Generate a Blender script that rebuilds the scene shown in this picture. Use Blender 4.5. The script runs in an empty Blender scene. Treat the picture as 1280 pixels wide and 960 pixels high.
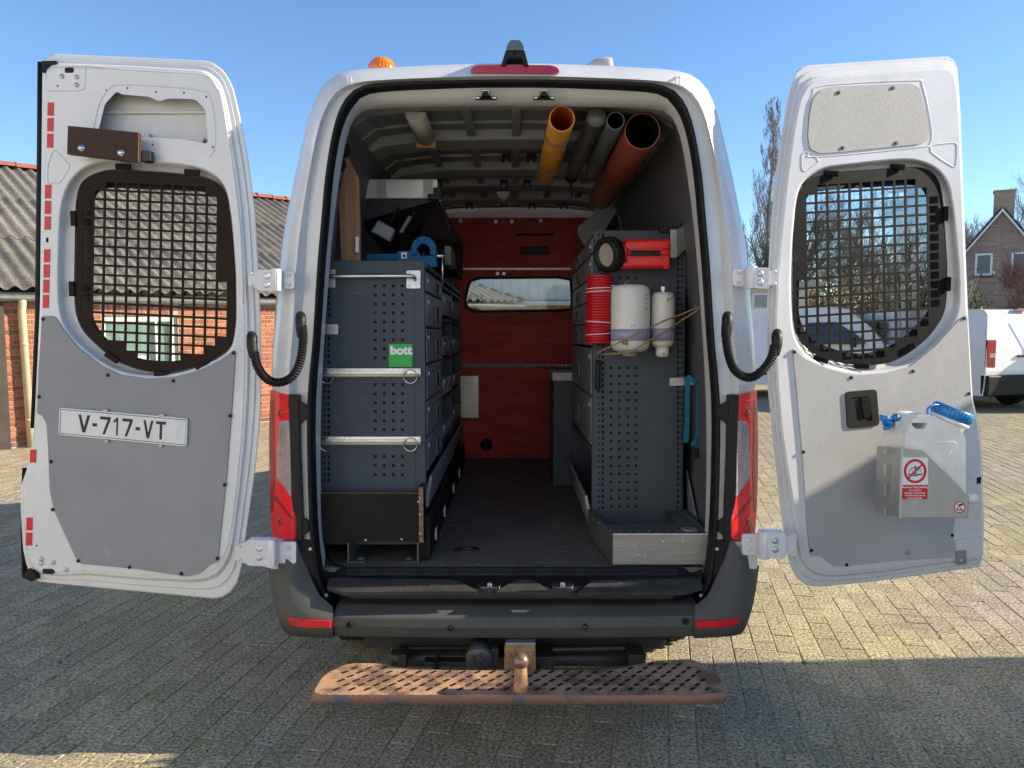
import bpy, math, random
from mathutils import Vector, Matrix
from mathutils.geometry import tessellate_polygon
random.seed(7)
SC = bpy.context.scene
COL = SC.collection
# ------------------------------------------------------------------ camera
F = 961.0                      # focal length in pixels of the 1280 px wide photograph
H = 1.68                       # eye height above the paving
PITCH_W = math.radians(4.76)   # camera looks slightly down
PITCH_V = math.radians(3.51)   # the van stands nose-down on its springs
cam_d = bpy.data.cameras.new("camera")
cam_d.sensor_width = 36.0
cam_d.lens = F / 1280 * 36.0
cam_d.clip_start = 0.05
cam_d.clip_end = 2000
cam = bpy.data.objects.new("camera", cam_d)
COL.objects.link(cam)
cam.location = (0, 0, H)
cam.rotation_euler = (math.radians(90) - PITCH_W, 0, 0)
SC.camera = cam
# ------------------------------------------------------------------ sky, sun, exposure
SUN_EL, SUN_AZ = 25.0, 87.4     # azimuth from +Y (straight ahead) clockwise: low sun from the right
w = bpy.data.worlds.new("World")
SC.world = w
w.use_nodes = True
nt = w.node_tree
bg = nt.nodes["Background"]
sky = nt.nodes.new("ShaderNodeTexSky")
sky.sky_type = 'NISHITA'
sky.sun_disc = False
sky.sun_elevation = math.radians(SUN_EL)
sky.sun_rotation = math.radians(SUN_AZ)
sky.air_density = 1.0
sky.dust_density = 0.0
sky.ozone_density = 5.6
nt.links.new(sky.outputs[0], bg.inputs[0])
bg.inputs[1].default_value = 0.115
sd = bpy.data.lights.new("sun", 'SUN')
sd.energy = 5.0
sd.angle = math.radians(0.5)
sd.color = (1.0, 0.87, 0.68)
sun = bpy.data.objects.new("sun", sd)
COL.objects.link(sun)
_e, _a = math.radians(SUN_EL), math.radians(SUN_AZ)
SUNV = Vector((math.sin(_a) * math.cos(_e), math.cos(_a) * math.cos(_e), math.sin(_e)))
sun.rotation_euler = SUNV.to_track_quat('Z', 'Y').to_euler()
sun.location = (20, -2, 12)
vs = SC.view_settings
vs.view_transform = 'Standard'
vs.look = 'None'
vs.gamma = 1.0
vs.exposure = 0.95
SC.cycles.max_bounces = 10
SC.cycles.diffuse_bounces = 6
SC.cycles.transparent_max_bounces = 16
SC.cycles.use_denoising = True
SC.cycles.sample_clamp_indirect = 6

# ------------------------------------------------------------------ frames of reference
VR = Matrix.Rotation(PITCH_V - PITCH_W, 3, 'X')
def van_to_world(v):
    return VR @ (Vector(v) - Vector((0, 0, 1.6))) + Vector((0, 0, H))
XF = None                      # active transform (van space or none)

def ray(px, py, van=True):
    p = PITCH_V if van else PITCH_W
    a = (px - 640) / F; b = -(py - 480) / F
    return Vector((a, math.cos(p) + b * math.sin(p), -math.sin(p) + b * math.cos(p)))
def P(px, py, Y):              # van space point at depth Y
    d = ray(px, py); t = Y / d.y
    return Vector((0, 0, 1.6)) + d * t
def PZ(px, py, Z):             # van space point at height Z
    d = ray(px, py); t = (Z - 1.6) / d.z
    return Vector((0, 0, 1.6)) + d * t
def W(px, py, Y):              # world point at depth Y
    d = ray(px, py, False); t = Y / d.y
    return Vector((0, 0, H)) + d * t
def G(px, py, Z=0.0):          # world point on the ground
    d = ray(px, py, False); t = (Z - H) / d.z
    return Vector((0, 0, H)) + d * t

class Plane:
    """flat reference plane; q(px,py,h) gives the point on it (h metres proud, towards the viewer)"""
    def __init__(s, o, u, v, van=True):
        s.o = Vector(o); s.u = Vector(u).normalized(); s.v = Vector(v)
        s.v = (s.v - s.u * s.v.dot(s.u)).normalized()
        s.n = s.u.cross(s.v).normalized()
        s.van = van
        e = Vector((0, 0, 1.6 if van else H))
        if (e - s.o).dot(s.n) < 0: s.n = -s.n
        s.e = e
    def q(s, px, py, h=0.0):
        d = ray(px, py, s.van)
        t = (s.o + s.n * h - s.e).dot(s.n) / d.dot(s.n)
        return s.e + d * t
    def at(s, a, b, h=0.0):
        return s.o + s.u * a + s.v * b + s.n * h

# ------------------------------------------------------------------ mesh builder
class MB:
    def __init__(s):
        s.v = []; s.f = []; s.m = []; s.s = []
    def add(s, vs, fs, mi=0, sm=False):
        o = len(s.v)
        s.v += [Vector(x) for x in vs]
        for f in fs:
            s.f.append([o + i for i in f]); s.m.append(mi); s.s.append(sm)
        return s
    def box(s, lo, hi, mi=0, R=None, piv=None):
        x0, y0, z0 = lo; x1, y1, z1 = hi
        vs = [Vector(p) for p in ((x0,y0,z0),(x1,y0,z0),(x1,y1,z0),(x0,y1,z0),(x0,y0,z1),(x1,y0,z1),(x1,y1,z1),(x0,y1,z1))]
        if R is not None:
            pv = Vector(piv) if piv is not None else (Vector(lo) + Vector(hi)) / 2
            vs = [R @ (p - pv) + pv for p in vs]
        return s.add(vs, [(0,3,2,1),(4,5,6,7),(0,1,5,4),(1,2,6,5),(2,3,7,6),(3,0,4,7)], mi)
    def hexa(s, b, t, mi=0):   # 4 bottom points, 4 top points
        return s.add(list(b) + list(t), [(3,2,1,0),(4,5,6,7),(0,1,5,4),(1,2,6,5),(2,3,7,6),(3,0,4,7)], mi)
    def cbox(s, c, size, mi=0, R=None):
        c = Vector(c); h = Vector(size) / 2
        return s.box(c - h, c + h, mi, R, c)
    def ring_loft(s, rings, closed=True, cap0=False, cap1=False, mi=0, sm=True):
        n = len(rings[0]); vs = []; fs = []
        for r in rings: vs += list(r)
        for i in range(len(rings) - 1):
            for j in range(n if closed else n - 1):
                k = (j + 1) % n
                fs.append((i*n+j, i*n+k, (i+1)*n+k, (i+1)*n+j))
        s.add(vs, fs, mi, sm)
        if cap0: s.poly(rings[0], mi)
        if cap1: s.poly(rings[-1], mi)
        return s
    def poly(s, pts, mi=0, holes=(), sm=False):
        loops = [[Vector(p) for p in pts]] + [[Vector(p) for p in h] for h in holes]
        flat = [p for l in loops for p in l]
        # project to 2D first for a stable tessellation
        nrm = Vector((0, 0, 0)); L = loops[0]
        for i in range(len(L)):
            a, b = L[i], L[(i + 1) % len(L)]
            nrm += a.cross(b) if False else Vector(((a.y-b.y)*(a.z+b.z), (a.z-b.z)*(a.x+b.x), (a.x-b.x)*(a.y+b.y)))
        nrm.normalize()
        u = nrm.orthogonal().normalized(); v = nrm.cross(u)
        l2 = [[Vector((p.dot(u), p.dot(v), 0)) for p in l] for l in loops]
        tris = tessellate_polygon(l2)
        return s.add(flat, [tuple(t) for t in tris], mi, sm)
    def plate(s, pts, vec, mi=0, holes=(), sm=False):
        """solid plate: outline pts (with holes) extruded by vec"""
        vec = Vector(vec)
        back = [Vector(p) + vec for p in pts]
        hb = [[Vector(p) + vec for p in h] for h in holes]
        s.poly(pts, mi, holes); s.poly(back, mi, hb)
        for l in [list(pts)] + [list(h) for h in holes]:
            n = len(l); b = [Vector(p) + vec for p in l]
            s.add([Vector(p) for p in l] + b, [(i, (i+1) % n, n + (i+1) % n, n + i) for i in range(n)], mi, sm)
        return s
    def tube(s, path, r, n=10, mi=0, caps=True, closed=False, sm=True):
        path = [Vector(p) for p in path]; m = len(path)
        rs = r if isinstance(r, (list, tuple)) else [r] * m
        rings = []; up = None
        for i in range(m):
            if closed: t = path[(i+1) % m] - path[i-1]
            else: t = path[min(i+1, m-1)] - path[max(i-1, 0)]
            if t.length < 1e-9: t = Vector((0, 0, 1))
            t.normalize()
            if up is None: up = t.orthogonal().normalized()
            up = up - t * up.dot(t)
            if up.length < 1e-6: up = t.orthogonal()
            up.normalize()
            w = t.cross(up)
            rings.append([path[i] + (up * math.cos(2*math.pi*k/n) + w * math.sin(2*math.pi*k/n)) * rs[i] for k in range(n)])
        if closed: rings.append(rings[0])
        s.ring_loft(rings, True, False, False, mi, sm)
        if caps and not closed:
            s.poly(rings[0], mi); s.poly(rings[-1], mi)
        return s
    def lathe(s, o, ax, prof, n=24, mi=0, sm=True, caps=True):
        """prof: list of (distance along axis, radius)"""
        o = Vector(o); ax = Vector(ax).normalized(); u = ax.orthogonal().normalized(); w = ax.cross(u)
        rings = [[o + ax*t + (u*math.cos(2*math.pi*k/n) + w*math.sin(2*math.pi*k/n)) * max(r, 1e-5) for k in range(n)] for t, r in prof]
        s.ring_loft(rings, True, False, False, mi, sm)
        if caps:
            if prof[0][1] > 1e-4: s.poly(rings[0], mi)
            if prof[-1][1] > 1e-4: s.poly(rings[-1], mi)
        return s
    def disc(s, o, ax, r, h, n=12, mi=0):
        return s.lathe(o, ax, [(0, r), (h * .8, r), (h, r * .8)], n, mi, False)

OBJS = {}
def depth_of(o):
    k = 0
    while o is not None: k += 1; o = o.parent
    return k
def _link(o, parent):
    COL.objects.link(o)
    if parent is not None: o.parent = parent
WLOC = {}
def props(o, label=None, cat=None, group=None, kind=None):
    if label: o['label'] = label
    if cat: o['category'] = cat
    if group: o['group'] = group
    if kind: o['kind'] = kind
    return o
def empty(name, loc, label=None, cat=None, group=None, kind=None, van=False, parent=None):
    o = bpy.data.objects.new(name, None)
    o.empty_display_size = .1
    L = van_to_world(loc) if van else Vector(loc)
    o.location = L - (WLOC[parent.name] if parent else Vector((0, 0, 0)))
    _link(o, parent); WLOC[o.name] = L
    return props(o, label, cat, group, kind)
def build(name, mb, mats, parent=None, label=None, cat=None, group=None, kind=None, bevel=0, seg=2, van=None, weld=0.0, smooth=False):
    while parent is not None and depth_of(parent) > 2: parent = parent.parent   # never deeper than thing > part > sub-part
    vanflag = XF if van is None else van
    V = [van_to_world(p) if vanflag else p for p in mb.v]
    xs = [p.x for p in V]; ys = [p.y for p in V]; zs = [p.z for p in V]
    c = Vector(((min(xs)+max(xs))/2, (min(ys)+max(ys))/2, min(zs) if parent is None else (min(zs)+max(zs))/2))
    me = bpy.data.meshes.new(name)
    me.from_pydata([tuple(p - c) for p in V], [], mb.f)
    for m in (mats if isinstance(mats, (list, tuple)) else [mats]): me.materials.append(m)
    me.polygons.foreach_set('material_index', mb.m)
    me.polygons.foreach_set('use_smooth', [bool(x) or smooth for x in mb.s])
    import bmesh
    bm = bmesh.new(); bm.from_mesh(me)
    bmesh.ops.remove_doubles(bm, verts=bm.verts, dist=weld if weld else 2e-5)
    bmesh.ops.recalc_face_normals(bm, faces=bm.faces)
    bm.to_mesh(me); bm.free()
    o = bpy.data.objects.new(name, me)
    o.location = c - (WLOC[parent.name] if parent else Vector((0, 0, 0)))
    _link(o, parent); WLOC[o.name] = c
    if bevel:
        b = o.modifiers.new('bevel', 'BEVEL'); b.width = bevel; b.segments = seg
        b.limit_method = 'ANGLE'; b.angle_limit = math.radians(40)
        b.harden_normals = False
    return props(o, label, cat, group, kind)
def build_each(name, mb, mats, parent=None, **kw):
    """like build(), but every separate piece of the mesh becomes an object of its own"""
    par = list(range(len(mb.v))); key = {}
    def find(a):
        while par[a] != a: par[a] = par[par[a]]; a = par[a]
        return a
    for i, p in enumerate(mb.v):
        k = (round(p.x, 5), round(p.y, 5), round(p.z, 5))
        if k in key: par[find(i)] = find(key[k])
        else: key[k] = i
    for f in mb.f:
        for a in f[1:]: par[find(a)] = find(f[0])
    groups = {}
    for fi, f in enumerate(mb.f): groups.setdefault(find(f[0]), []).append(fi)
    out = []
    for fl in groups.values():
        m = MB(); mp = {}
        for fi in fl:
            idx = []
            for a in mb.f[fi]:
                if a not in mp: mp[a] = len(m.v); m.v.append(mb.v[a])
                idx.append(mp[a])
            m.f.append(idx); m.m.append(mb.m[fi]); m.s.append(mb.s[fi])
        out.append(build(name, m, mats, parent, **kw))
    return out
def dup(o, parent=None, loc=None, name=None):
    c = o.copy(); COL.objects.link(c)
    if parent is not None: c.parent = parent
    if loc is not None: c.location = loc
    return c

# ------------------------------------------------------------------ 2D outline helpers
def rounded(pts, r, n=5):
    """round the corners of a closed list of 2D px points"""
    out = []; m = len(pts)
    for i in range(m):
        p = Vector(pts[i][:2]); a = Vector(pts[i-1][:2]); b = Vector(pts[(i+1) % m][:2])
        rr = pts[i][2] if len(pts[i]) > 2 else r
        d1 = (a - p); d2 = (b - p)
        k = min(rr, d1.length * .48, d2.length * .48)
        if k < .05: out.append((p.x, p.y)); continue
        s = p + d1.normalized() * k; e = p + d2.normalized() * k
        for j in range(n + 1):
            t = j / n
            q = s * (1-t)**2 + p * 2*t*(1-t) + e * t*t
            out.append((q.x, q.y))
    return out
def raycast_poly(pts, c, n):
    """n points on a closed outline at even angles round c"""
    out = []; m = len(pts)
    for k in range(n):
        a = 2*math.pi*k/n; d = (math.cos(a), math.sin(a)); best = None
        for i in range(m):
            x1, y1 = pts[i][0]-c[0], pts[i][1]-c[1]; x2, y2 = pts[(i+1) % m][0]-c[0], pts[(i+1) % m][1]-c[1]
            ex, ey = x2-x1, y2-y1; den = d[0]*ey - d[1]*ex
            if abs(den) < 1e-9: continue
            t = (x1*ey - y1*ex)/den; s = (x1*d[1] - y1*d[0])/den
            if t > 0 and -1e-6 <= s <= 1+1e-6 and (best is None or t > best): best = t
        out.append((c[0]+d[0]*best, c[1]+d[1]*best) if best else (c[0], c[1]))
    return out
def spline(pts, n=8):
    """Catmull-Rom through 3D points"""
    pts = [Vector(p) for p in pts]; out = []
    for i in range(len(pts)-1):
        p0 = pts[max(i-1, 0)]; p1 = pts[i]; p2 = pts[i+1]; p3 = pts[min(i+2, len(pts)-1)]
        for j in range(n):
            t = j/n
            out.append(.5*((2*p1)+(p2-p0)*t+(2*p0-5*p1+4*p2-p3)*t*t+(3*p1-p0-3*p2+p3)*t**3))
    out.append(pts[-1]); return out
def resample(pts, n):
    pts = [Vector(p) for p in pts]; d = [0]
    for i in range(1, len(pts)): d.append(d[-1] + (pts[i]-pts[i-1]).length)
    out = []; j = 0
    for k in range(n):
        t = d[-1]*k/(n-1)
        while j < len(pts)-2 and d[j+1] < t: j += 1
        s = (t-d[j])/max(d[j+1]-d[j], 1e-9)
        out.append(pts[j].lerp(pts[j+1], min(max(s, 0), 1)))
    return out
def text_mesh(txt, size, depth=0.0, bold=0.0, align='CENTER', sx=1.0):
    """letters as (verts, faces) in the XY plane"""
    cu = bpy.data.curves.new('lettering', 'FONT'); cu.body = txt; cu.size = size; cu.extrude = depth
    cu.offset = bold; cu.align_x = align; cu.align_y = 'CENTER'; cu.resolution_u = 4
    ob = bpy.data.objects.new('lettering', cu); COL.objects.link(ob)
    bpy.context.view_layer.update()
    me = ob.evaluated_get(bpy.context.evaluated_depsgraph_get()).to_mesh()
    vs = [(v.co.x*sx, v.co.y, v.co.z) for v in me.vertices]; fs = [tuple(p.vertices) for p in me.polygons]
    bpy.data.objects.remove(ob); bpy.data.curves.remove(cu)
    return vs, fs
# ------------------------------------------------------------------ materials
def M(name, col, rough=.5, metal=0.0, var=0.0, vscale=6.0, col2=None, bump=0.0, bscale=80.0, coat=0.0, stretch=(1,1,1),
      spec=.5, fine=0.0, fscale=300.0, rvar=0.0, rnd=0.0, scr=0.0, scol=(.3,.28,.26), scr_scale=9.0, trans=0.0, thr=(.35,.65), detail=6.0):
    m = bpy.data.materials.new(name); m.use_nodes = True
    N = m.node_tree.nodes; L = m.node_tree.links
    b = N['Principled BSDF']
    b.inputs['Roughness'].default_value = rough
    b.inputs['Metallic'].default_value = metal
    b.inputs['Specular IOR Level'].default_value = spec
    if coat:
        b.inputs['Coat Weight'].default_value = coat; b.inputs['Coat Roughness'].default_value = .06
    if trans: b.inputs['Transmission Weight'].default_value = trans
    c1 = (*col, 1)
    geo = N.new('ShaderNodeNewGeometry'); mp = N.new('ShaderNodeMapping')
    mp.inputs['Scale'].default_value = stretch
    L.new(geo.outputs['Position'], mp.inputs['Vector'])
    def noise(sc, det=detail, rg=.6):
        n = N.new('ShaderNodeTexNoise'); n.inputs['Scale'].default_value = sc; n.inputs['Detail'].default_value = det
        n.inputs['Roughness'].default_value = rg
        L.new(mp.outputs[0], n.inputs['Vector']); return n
    def mix(fac, a, bb):
        x = N.new('ShaderNodeMix'); x.data_type = 'RGBA'
        for val, sock in ((fac, x.inputs[0]), (a, x.inputs[6]), (bb, x.inputs[7])):
            if hasattr(val, 'is_linked') or hasattr(val, 'links'): L.new(val, sock)
            else: sock.default_value = val
        return x.outputs[2]
    cur = c1
    if var or col2:
        n = noise(vscale); r = N.new('ShaderNodeMapRange')
        r.inputs[1].default_value = thr[0]; r.inputs[2].default_value = thr[1]
        L.new(n.outputs[0], r.inputs[0])
        a = c1; bb = (*col2, 1) if col2 else (*[min(1, x*(1+var)) for x in col], 1)
        if not col2: a = (*[x*(1-var) for x in col], 1)
        cur = mix(r.outputs[0], a, bb)
    if fine:
        n = noise(fscale, 2.0); r = N.new('ShaderNodeMapRange')
        r.inputs[1].default_value = .3; r.inputs[2].default_value = .7
        r.inputs[3].default_value = 1-fine; r.inputs[4].default_value = 1+fine
        L.new(n.outputs[0], r.inputs[0])
        x = N.new('ShaderNodeMix'); x.data_type = 'RGBA'; x.blend_type = 'MULTIPLY'; x.inputs[0].default_value = 1
        if hasattr(cur, 'links'): L.new(cur, x.inputs[6])
        else: x.inputs[6].default_value = cur
        L.new(r.outputs[0], x.inputs[7]); cur = x.outputs[2]
    if rnd:
        oi = N.new('ShaderNodeObjectInfo'); at = N.new('ShaderNodeAttribute'); at.attribute_name = 'rnd'
        ad = N.new('ShaderNodeMath'); ad.operation = 'ADD'; L.new(oi.outputs['Random'], ad.inputs[0]); L.new(at.outputs['Fac'], ad.inputs[1])
        fr = N.new('ShaderNodeMath'); fr.operation = 'FRACT'; L.new(ad.outputs[0], fr.inputs[0])
        r = N.new('ShaderNodeMapRange'); r.inputs[3].default_value = 1-rnd; r.inputs[4].default_value = 1+rnd
        L.new(fr.outputs[0], r.inputs[0])
        x = N.new('ShaderNodeMix'); x.data_type = 'RGBA'; x.blend_type = 'MULTIPLY'; x.inputs[0].default_value = 1
        if hasattr(cur, 'links'): L.new(cur, x.inputs[6])
        else: x.inputs[6].default_value = cur
        L.new(r.outputs[0], x.inputs[7]); cur = x.outputs[2]
    if scr:   # scuffs and scratches: thin bands of a stretched noise
        mp2 = N.new('ShaderNodeMapping'); mp2.inputs['Rotation'].default_value = (.5, .9, .4); mp2.inputs['Scale'].default_value = (1, 9, 1.4)
        L.new(geo.outputs['Position'], mp2.inputs['Vector'])
        n = N.new('ShaderNodeTexNoise'); n.inputs['Scale'].default_value = scr_scale; n.inputs['Detail'].default_value = 8
        L.new(mp2.outputs[0], n.inputs['Vector'])
        n2 = noise(3.0, 3)
        mm = N.new('ShaderNodeMath'); mm.operation = 'MULTIPLY'; L.new(n.outputs[0], mm.inputs[0]); L.new(n2.outputs[0], mm.inputs[1])
        r = N.new('ShaderNodeMapRange'); r.inputs[1].default_value = .36; r.inputs[2].default_value = .44; r.inputs[4].default_value = scr
        L.new(mm.outputs[0], r.inputs[0])
        cur = mix(r.outputs[0], cur, (*scol, 1))
    if hasattr(cur, 'links'): L.new(cur, b.inputs['Base Color'])
    else: b.inputs['Base Color'].default_value = cur
    if rvar:
        n = noise(vscale*1.7, 5); r = N.new('ShaderNodeMapRange')
        r.inputs[1].default_value = .3; r.inputs[2].default_value = .7
        r.inputs[3].default_value = max(.02, rough-rvar); r.inputs[4].default_value = min(1, rough+rvar)
        L.new(n.outputs[0], r.inputs[0]); L.new(r.outputs[0], b.inputs['Roughness'])
    if bump:
        n = noise(bscale, 3); bp = N.new('ShaderNodeBump'); bp.inputs['Strength'].default_value = bump
        bp.inputs['Distance'].default_value = .004
        L.new(n.outputs[0], bp.inputs['Height']); L.new(bp.outputs[0], b.inputs['Normal'])
    return m
def glass(name, tint=(.85,.92,.9), refl=.12):
    m = bpy.data.materials.new(name); m.use_nodes = True
    N = m.node_tree.nodes; L = m.node_tree.links; N.remove(N['Principled BSDF'])
    t = N.new('ShaderNodeBsdfTransparent'); t.inputs[0].default_value = (*tint, 1)
    g = N.new('ShaderNodeBsdfGlossy'); g.inputs['Roughness'].default_value = .02
    fr = N.new('ShaderNodeFresnel'); fr.inputs[0].default_value = 1.5
    ad = N.new('ShaderNodeMath'); ad.operation = 'MULTIPLY_ADD'; ad.inputs[1].default_value = .6; ad.inputs[2].default_value = refl * .3
    ad.use_clamp = True
    L.new(fr.outputs[0], ad.inputs[0])
    mx = N.new('ShaderNodeMixShader'); L.new(ad.outputs[0], mx.inputs[0]); L.new(t.outputs[0], mx.inputs[1]); L.new(g.outputs[0], mx.inputs[2])
    L.new(mx.outputs[0], N['Material Output'].inputs[0]); return m

WHITE = M('white_paint', (.64,.65,.665), .26, var=.05, vscale=2.5, coat=.6, scr=.18, scol=(.45,.43,.4), rvar=.06)
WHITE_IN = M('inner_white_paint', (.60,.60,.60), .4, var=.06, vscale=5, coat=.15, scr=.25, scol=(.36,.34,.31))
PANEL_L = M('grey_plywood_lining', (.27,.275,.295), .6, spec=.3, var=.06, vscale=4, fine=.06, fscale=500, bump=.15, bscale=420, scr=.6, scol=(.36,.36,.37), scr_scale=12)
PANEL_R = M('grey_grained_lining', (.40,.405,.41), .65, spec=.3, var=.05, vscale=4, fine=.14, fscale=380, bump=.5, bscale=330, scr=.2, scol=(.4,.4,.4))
PANEL_DARK = M('dark_lining', (.10,.10,.11), .6, var=.1, bump=.2, bscale=300)
BLACKP = M('black_plastic', (.012,.012,.012), .5, spec=.28, var=.15, vscale=9, bump=.15, bscale=300)
RUBBER = M('black_rubber', (.010,.010,.010), .6, spec=.25, var=.2, vscale=10)
BUMPER = M('grey_bumper_plastic', (.085,.084,.077), .58, spec=.3, var=.10, vscale=5, bump=.25, bscale=600, scr=.18, scol=(.2,.2,.19), scr_scale=12)
SILL = M('sill_plastic', (.050,.049,.046), .6, spec=.2, var=.2, vscale=7, bump=.3, bscale=400, scr=.9, scol=(.2,.18,.14), scr_scale=6)
GRILLE_L = M('brown_black_grille', (.026,.016,.013), .6, spec=.08, var=.12, bump=.1, bscale=200)
GRILLE_R = M('black_grille', (.009,.009,.009), .55, spec=.1, var=.15, vscale=12, scr=.4, scol=(.06,.06,.06))
DGLASS = glass('door_glass', (.93,.99,.96), .0)
WGLASS = glass('window_glass', (.7,.75,.75), .3)
CABGLASS = glass('cab_glass', (.82,.88,.86))
RED_LENS = M('red_lens', (.85,.012,.010), .12, coat=1.0, var=.12, vscale=14)
RED_LENS_D = M('red_lens_dark', (.30,.004,.006), .15, coat=1.0)
CLEAR_LENS = M('clear_lens', (.46,.38,.385), .14, metal=.25, coat=1.0, var=.15, vscale=60)
CRIMSON = M('brake_lens', (.42,.004,.03), .15, coat=.8)
REFL_RED = M('red_reflector', (.62,.012,.02), .35, fine=.2, fscale=300)
ORANGE = M('amber_lens', (.85,.20,.004), .15, coat=.6, var=.15, vscale=25)
ALU = M('aluminium', (.58,.58,.57), .36, metal=.9, var=.12, vscale=5, rvar=.1, scr=.35, scol=(.8,.8,.8), stretch=(1,1,4))
ALU_DARK = M('tread_plate', (.44,.44,.43), .42, metal=.7, var=.09, vscale=16, stretch=(1,1,.3), rvar=.1, scr=.3, scol=(.6,.6,.6), bump=.1, bscale=160)
STEEL = M('bright_steel', (.62,.62,.62), .25, metal=1.0, var=.12, vscale=14)
ZINC = M('zinc_steel', (.55,.57,.60), .4, metal=.7, var=.15, vscale=16)
BOTT = M('slate_grey_powder_coat', (.058,.071,.088), .5, spec=.25, var=.08, vscale=5, bump=.12, bscale=450, scr=.35, scol=(.14,.15,.16), scr_scale=8)
BOTT_L = M('mid_grey_drawer', (.18,.187,.195), .42, var=.08, vscale=6)
BOTT_P = M('pale_bin_front', (.30,.31,.31), .5, var=.1)
HOLE = M('hole_dark', (.006,.006,.007), .8)
GREEN = M('green_sticker', (.006,.40,.045), .4)
STICKW = M('white_sticker', (.78,.79,.80), .35, var=.04)
STICKR = M('red_sticker', (.55,.01,.02), .35)
INK = M('black_ink', (.012,.012,.013), .5, fine=.3, fscale=200)
PLATE = M('plate_white', (.66,.68,.70), .3, var=.06, vscale=9, scr=.5, scol=(.42,.38,.33), scr_scale=6)
RED_PLY = M('red_plywood', (.40,.056,.048), .5, spec=.12, var=.25, vscale=2.4, stretch=(1,1,6), scr=.12, scol=(.3,.06,.04))
FLOOR = M('brown_floor_plate', (.185,.14,.115), .5, spec=.2, col2=(.105,.08,.068), vscale=3, bump=.3, bscale=180, scr=1.0, scol=(.32,.26,.20), scr_scale=8, thr=(.3,.7))
PLYBLK = M('black_film_plywood', (.016,.013,.012), .5, spec=.15, var=.2, vscale=4, scr=.6, scol=(.10,.06,.04))
PLYEDGE = M('plywood_edge', (.62,.33,.12), .6, var=.2, vscale=120, stretch=(1,1,.2))
BROWNPLY = M('brown_film_plywood', (.052,.026,.019), .55, spec=.2, var=.08, vscale=8)
WOOD = M('pine_board', (.42,.20,.085), .55, col2=(.22,.095,.04), vscale=5, stretch=(9,9,.5), thr=(.3,.7), bump=.15, bscale=30)
CEIL = M('bare_roof_steel', (.27,.285,.30), .5, var=.1, vscale=4, coat=.1)
RIB = M('roof_rib_paint', (.38,.40,.41), .45, var=.08, vscale=5)
YPIPE = M('yellow_pvc', (.60,.25,.035), .35, var=.12, vscale=12, scr=.25, scol=(.7,.45,.15))
YPIPE_IN = M('orange_pipe_inside', (.55,.11,.02), .5)
GPIPE = M('grey_pvc', (.11,.12,.13), .3, var=.2, vscale=16, scr=.5, scol=(.3,.3,.3))
BPIPE = M('brown_pvc', (.25,.062,.036), .33, var=.12, vscale=9, scr=.2, scol=(.35,.16,.12))
LAMPRED = M('lamp_red', (.72,.016,.014), .38, var=.08, vscale=30)
REDHOSE = M('red_hose', (.50,.008,.014), .32)
TANKW = M('white_tank_plastic', (.68,.67,.62), .4, var=.06, vscale=12, bump=.08, bscale=150)
TANKBAND = M('violet_band', (.30,.31,.44), .45, var=.1, vscale=40)
CANW = M('milky_jerrycan', (.82,.81,.76), .42, var=.08, vscale=10, bump=.1, bscale=40)
CANW.node_tree.nodes['Principled BSDF'].inputs['Subsurface Weight'].default_value = .10
CANW.node_tree.nodes['Principled BSDF'].inputs['Subsurface Radius'].default_value = (.05,.045,.03)
CANBLUE = M('blue_cap_plastic', (.008,.21,.52), .35, coat=.2)
VICEBLUE = M('blue_enamel', (.004,.12,.27), .5, spec=.2, var=.1)
STRAPBLUE = M('blue_webbing', (.004,.15,.25), .8, fine=.25, fscale=500)
ROPE = M('hemp_twine', (.34,.21,.09), .9, fine=.3, fscale=700)
NAVY = M('navy_cabinet', (.012,.014,.024), .55, var=.15)
RUST = M('rusty_step_paint', (.45,.275,.165), .75, spec=.15, col2=(.19,.115,.082), vscale=11, thr=(.44,.60), scr=.5, scol=(.12,.11,.11), scr_scale=6, bump=.35, bscale=130, fine=.25, fscale=160)
RUST_EDGE = M('worn_step_edge', (.25,.135,.095), .6, col2=(.10,.115,.13), vscale=7.5, thr=(.54,.6), bump=.4, bscale=120, fine=.2, fscale=120)
TOW = M('ochre_tow_paint', (.42,.24,.10), .55, col2=(.20,.10,.05), vscale=22, thr=(.5,.75), bump=.3, bscale=140)
BALL = M('worn_ball_steel', (.26,.17,.12), .35, metal=.5, var=.2, vscale=30)
TYRE = M('tyre_rubber', (.018,.018,.018), .8, var=.2, bump=.3, bscale=200)
RIM = M('rim_steel', (.3,.3,.31), .4, metal=.8)
CHASSIS = M('chassis_black', (.030,.028,.026), .42, var=.3, vscale=12, scr=.3, scol=(.06,.05,.04))
TUBFOAM = M('seat_fabric', (.02,.02,.024), .9)
# ================================================================== the van
XF = True
van = empty('cargo_van', (0, 6.0, 0), 'white high-roof cargo van seen from behind with both rear doors wide open', 'van', van=True)
CXP = 642
def half(lst, Y, n=121, ext=None):
    """mirror a traced left half (px height above centre line) into a full arch of points at depth Y"""
    L = [P(CXP - h, y, Y) for y, h in lst]; R = [P(CXP + h, y, Y) for y, h in reversed(lst[:-1])]
    return resample(spline(L + R, 6), n)
OUT = [(714,308),(708,308),(680,304),(580,305),(490,304),(413,300),(337,293),(300,289),(247,279),(197,267),(150,255),(117,242),(100,227),(92.5,207),(88.5,165),(84,60),(83,0)]
COR = [(714,271),(708,272),(620,278),(490,281),(413,276),(337,272),(273,265),(207,254),(150,241),(120,226),(106,206),(100,165),(95.5,55),(95,0)]
CRI = [(714,265),(708,266),(620,270),(490,271),(413,266),(337,260),(273,257),(200,250),(150,238),(121,219),(109,201),(103,165),(98.5,55),(98,0)]
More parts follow.
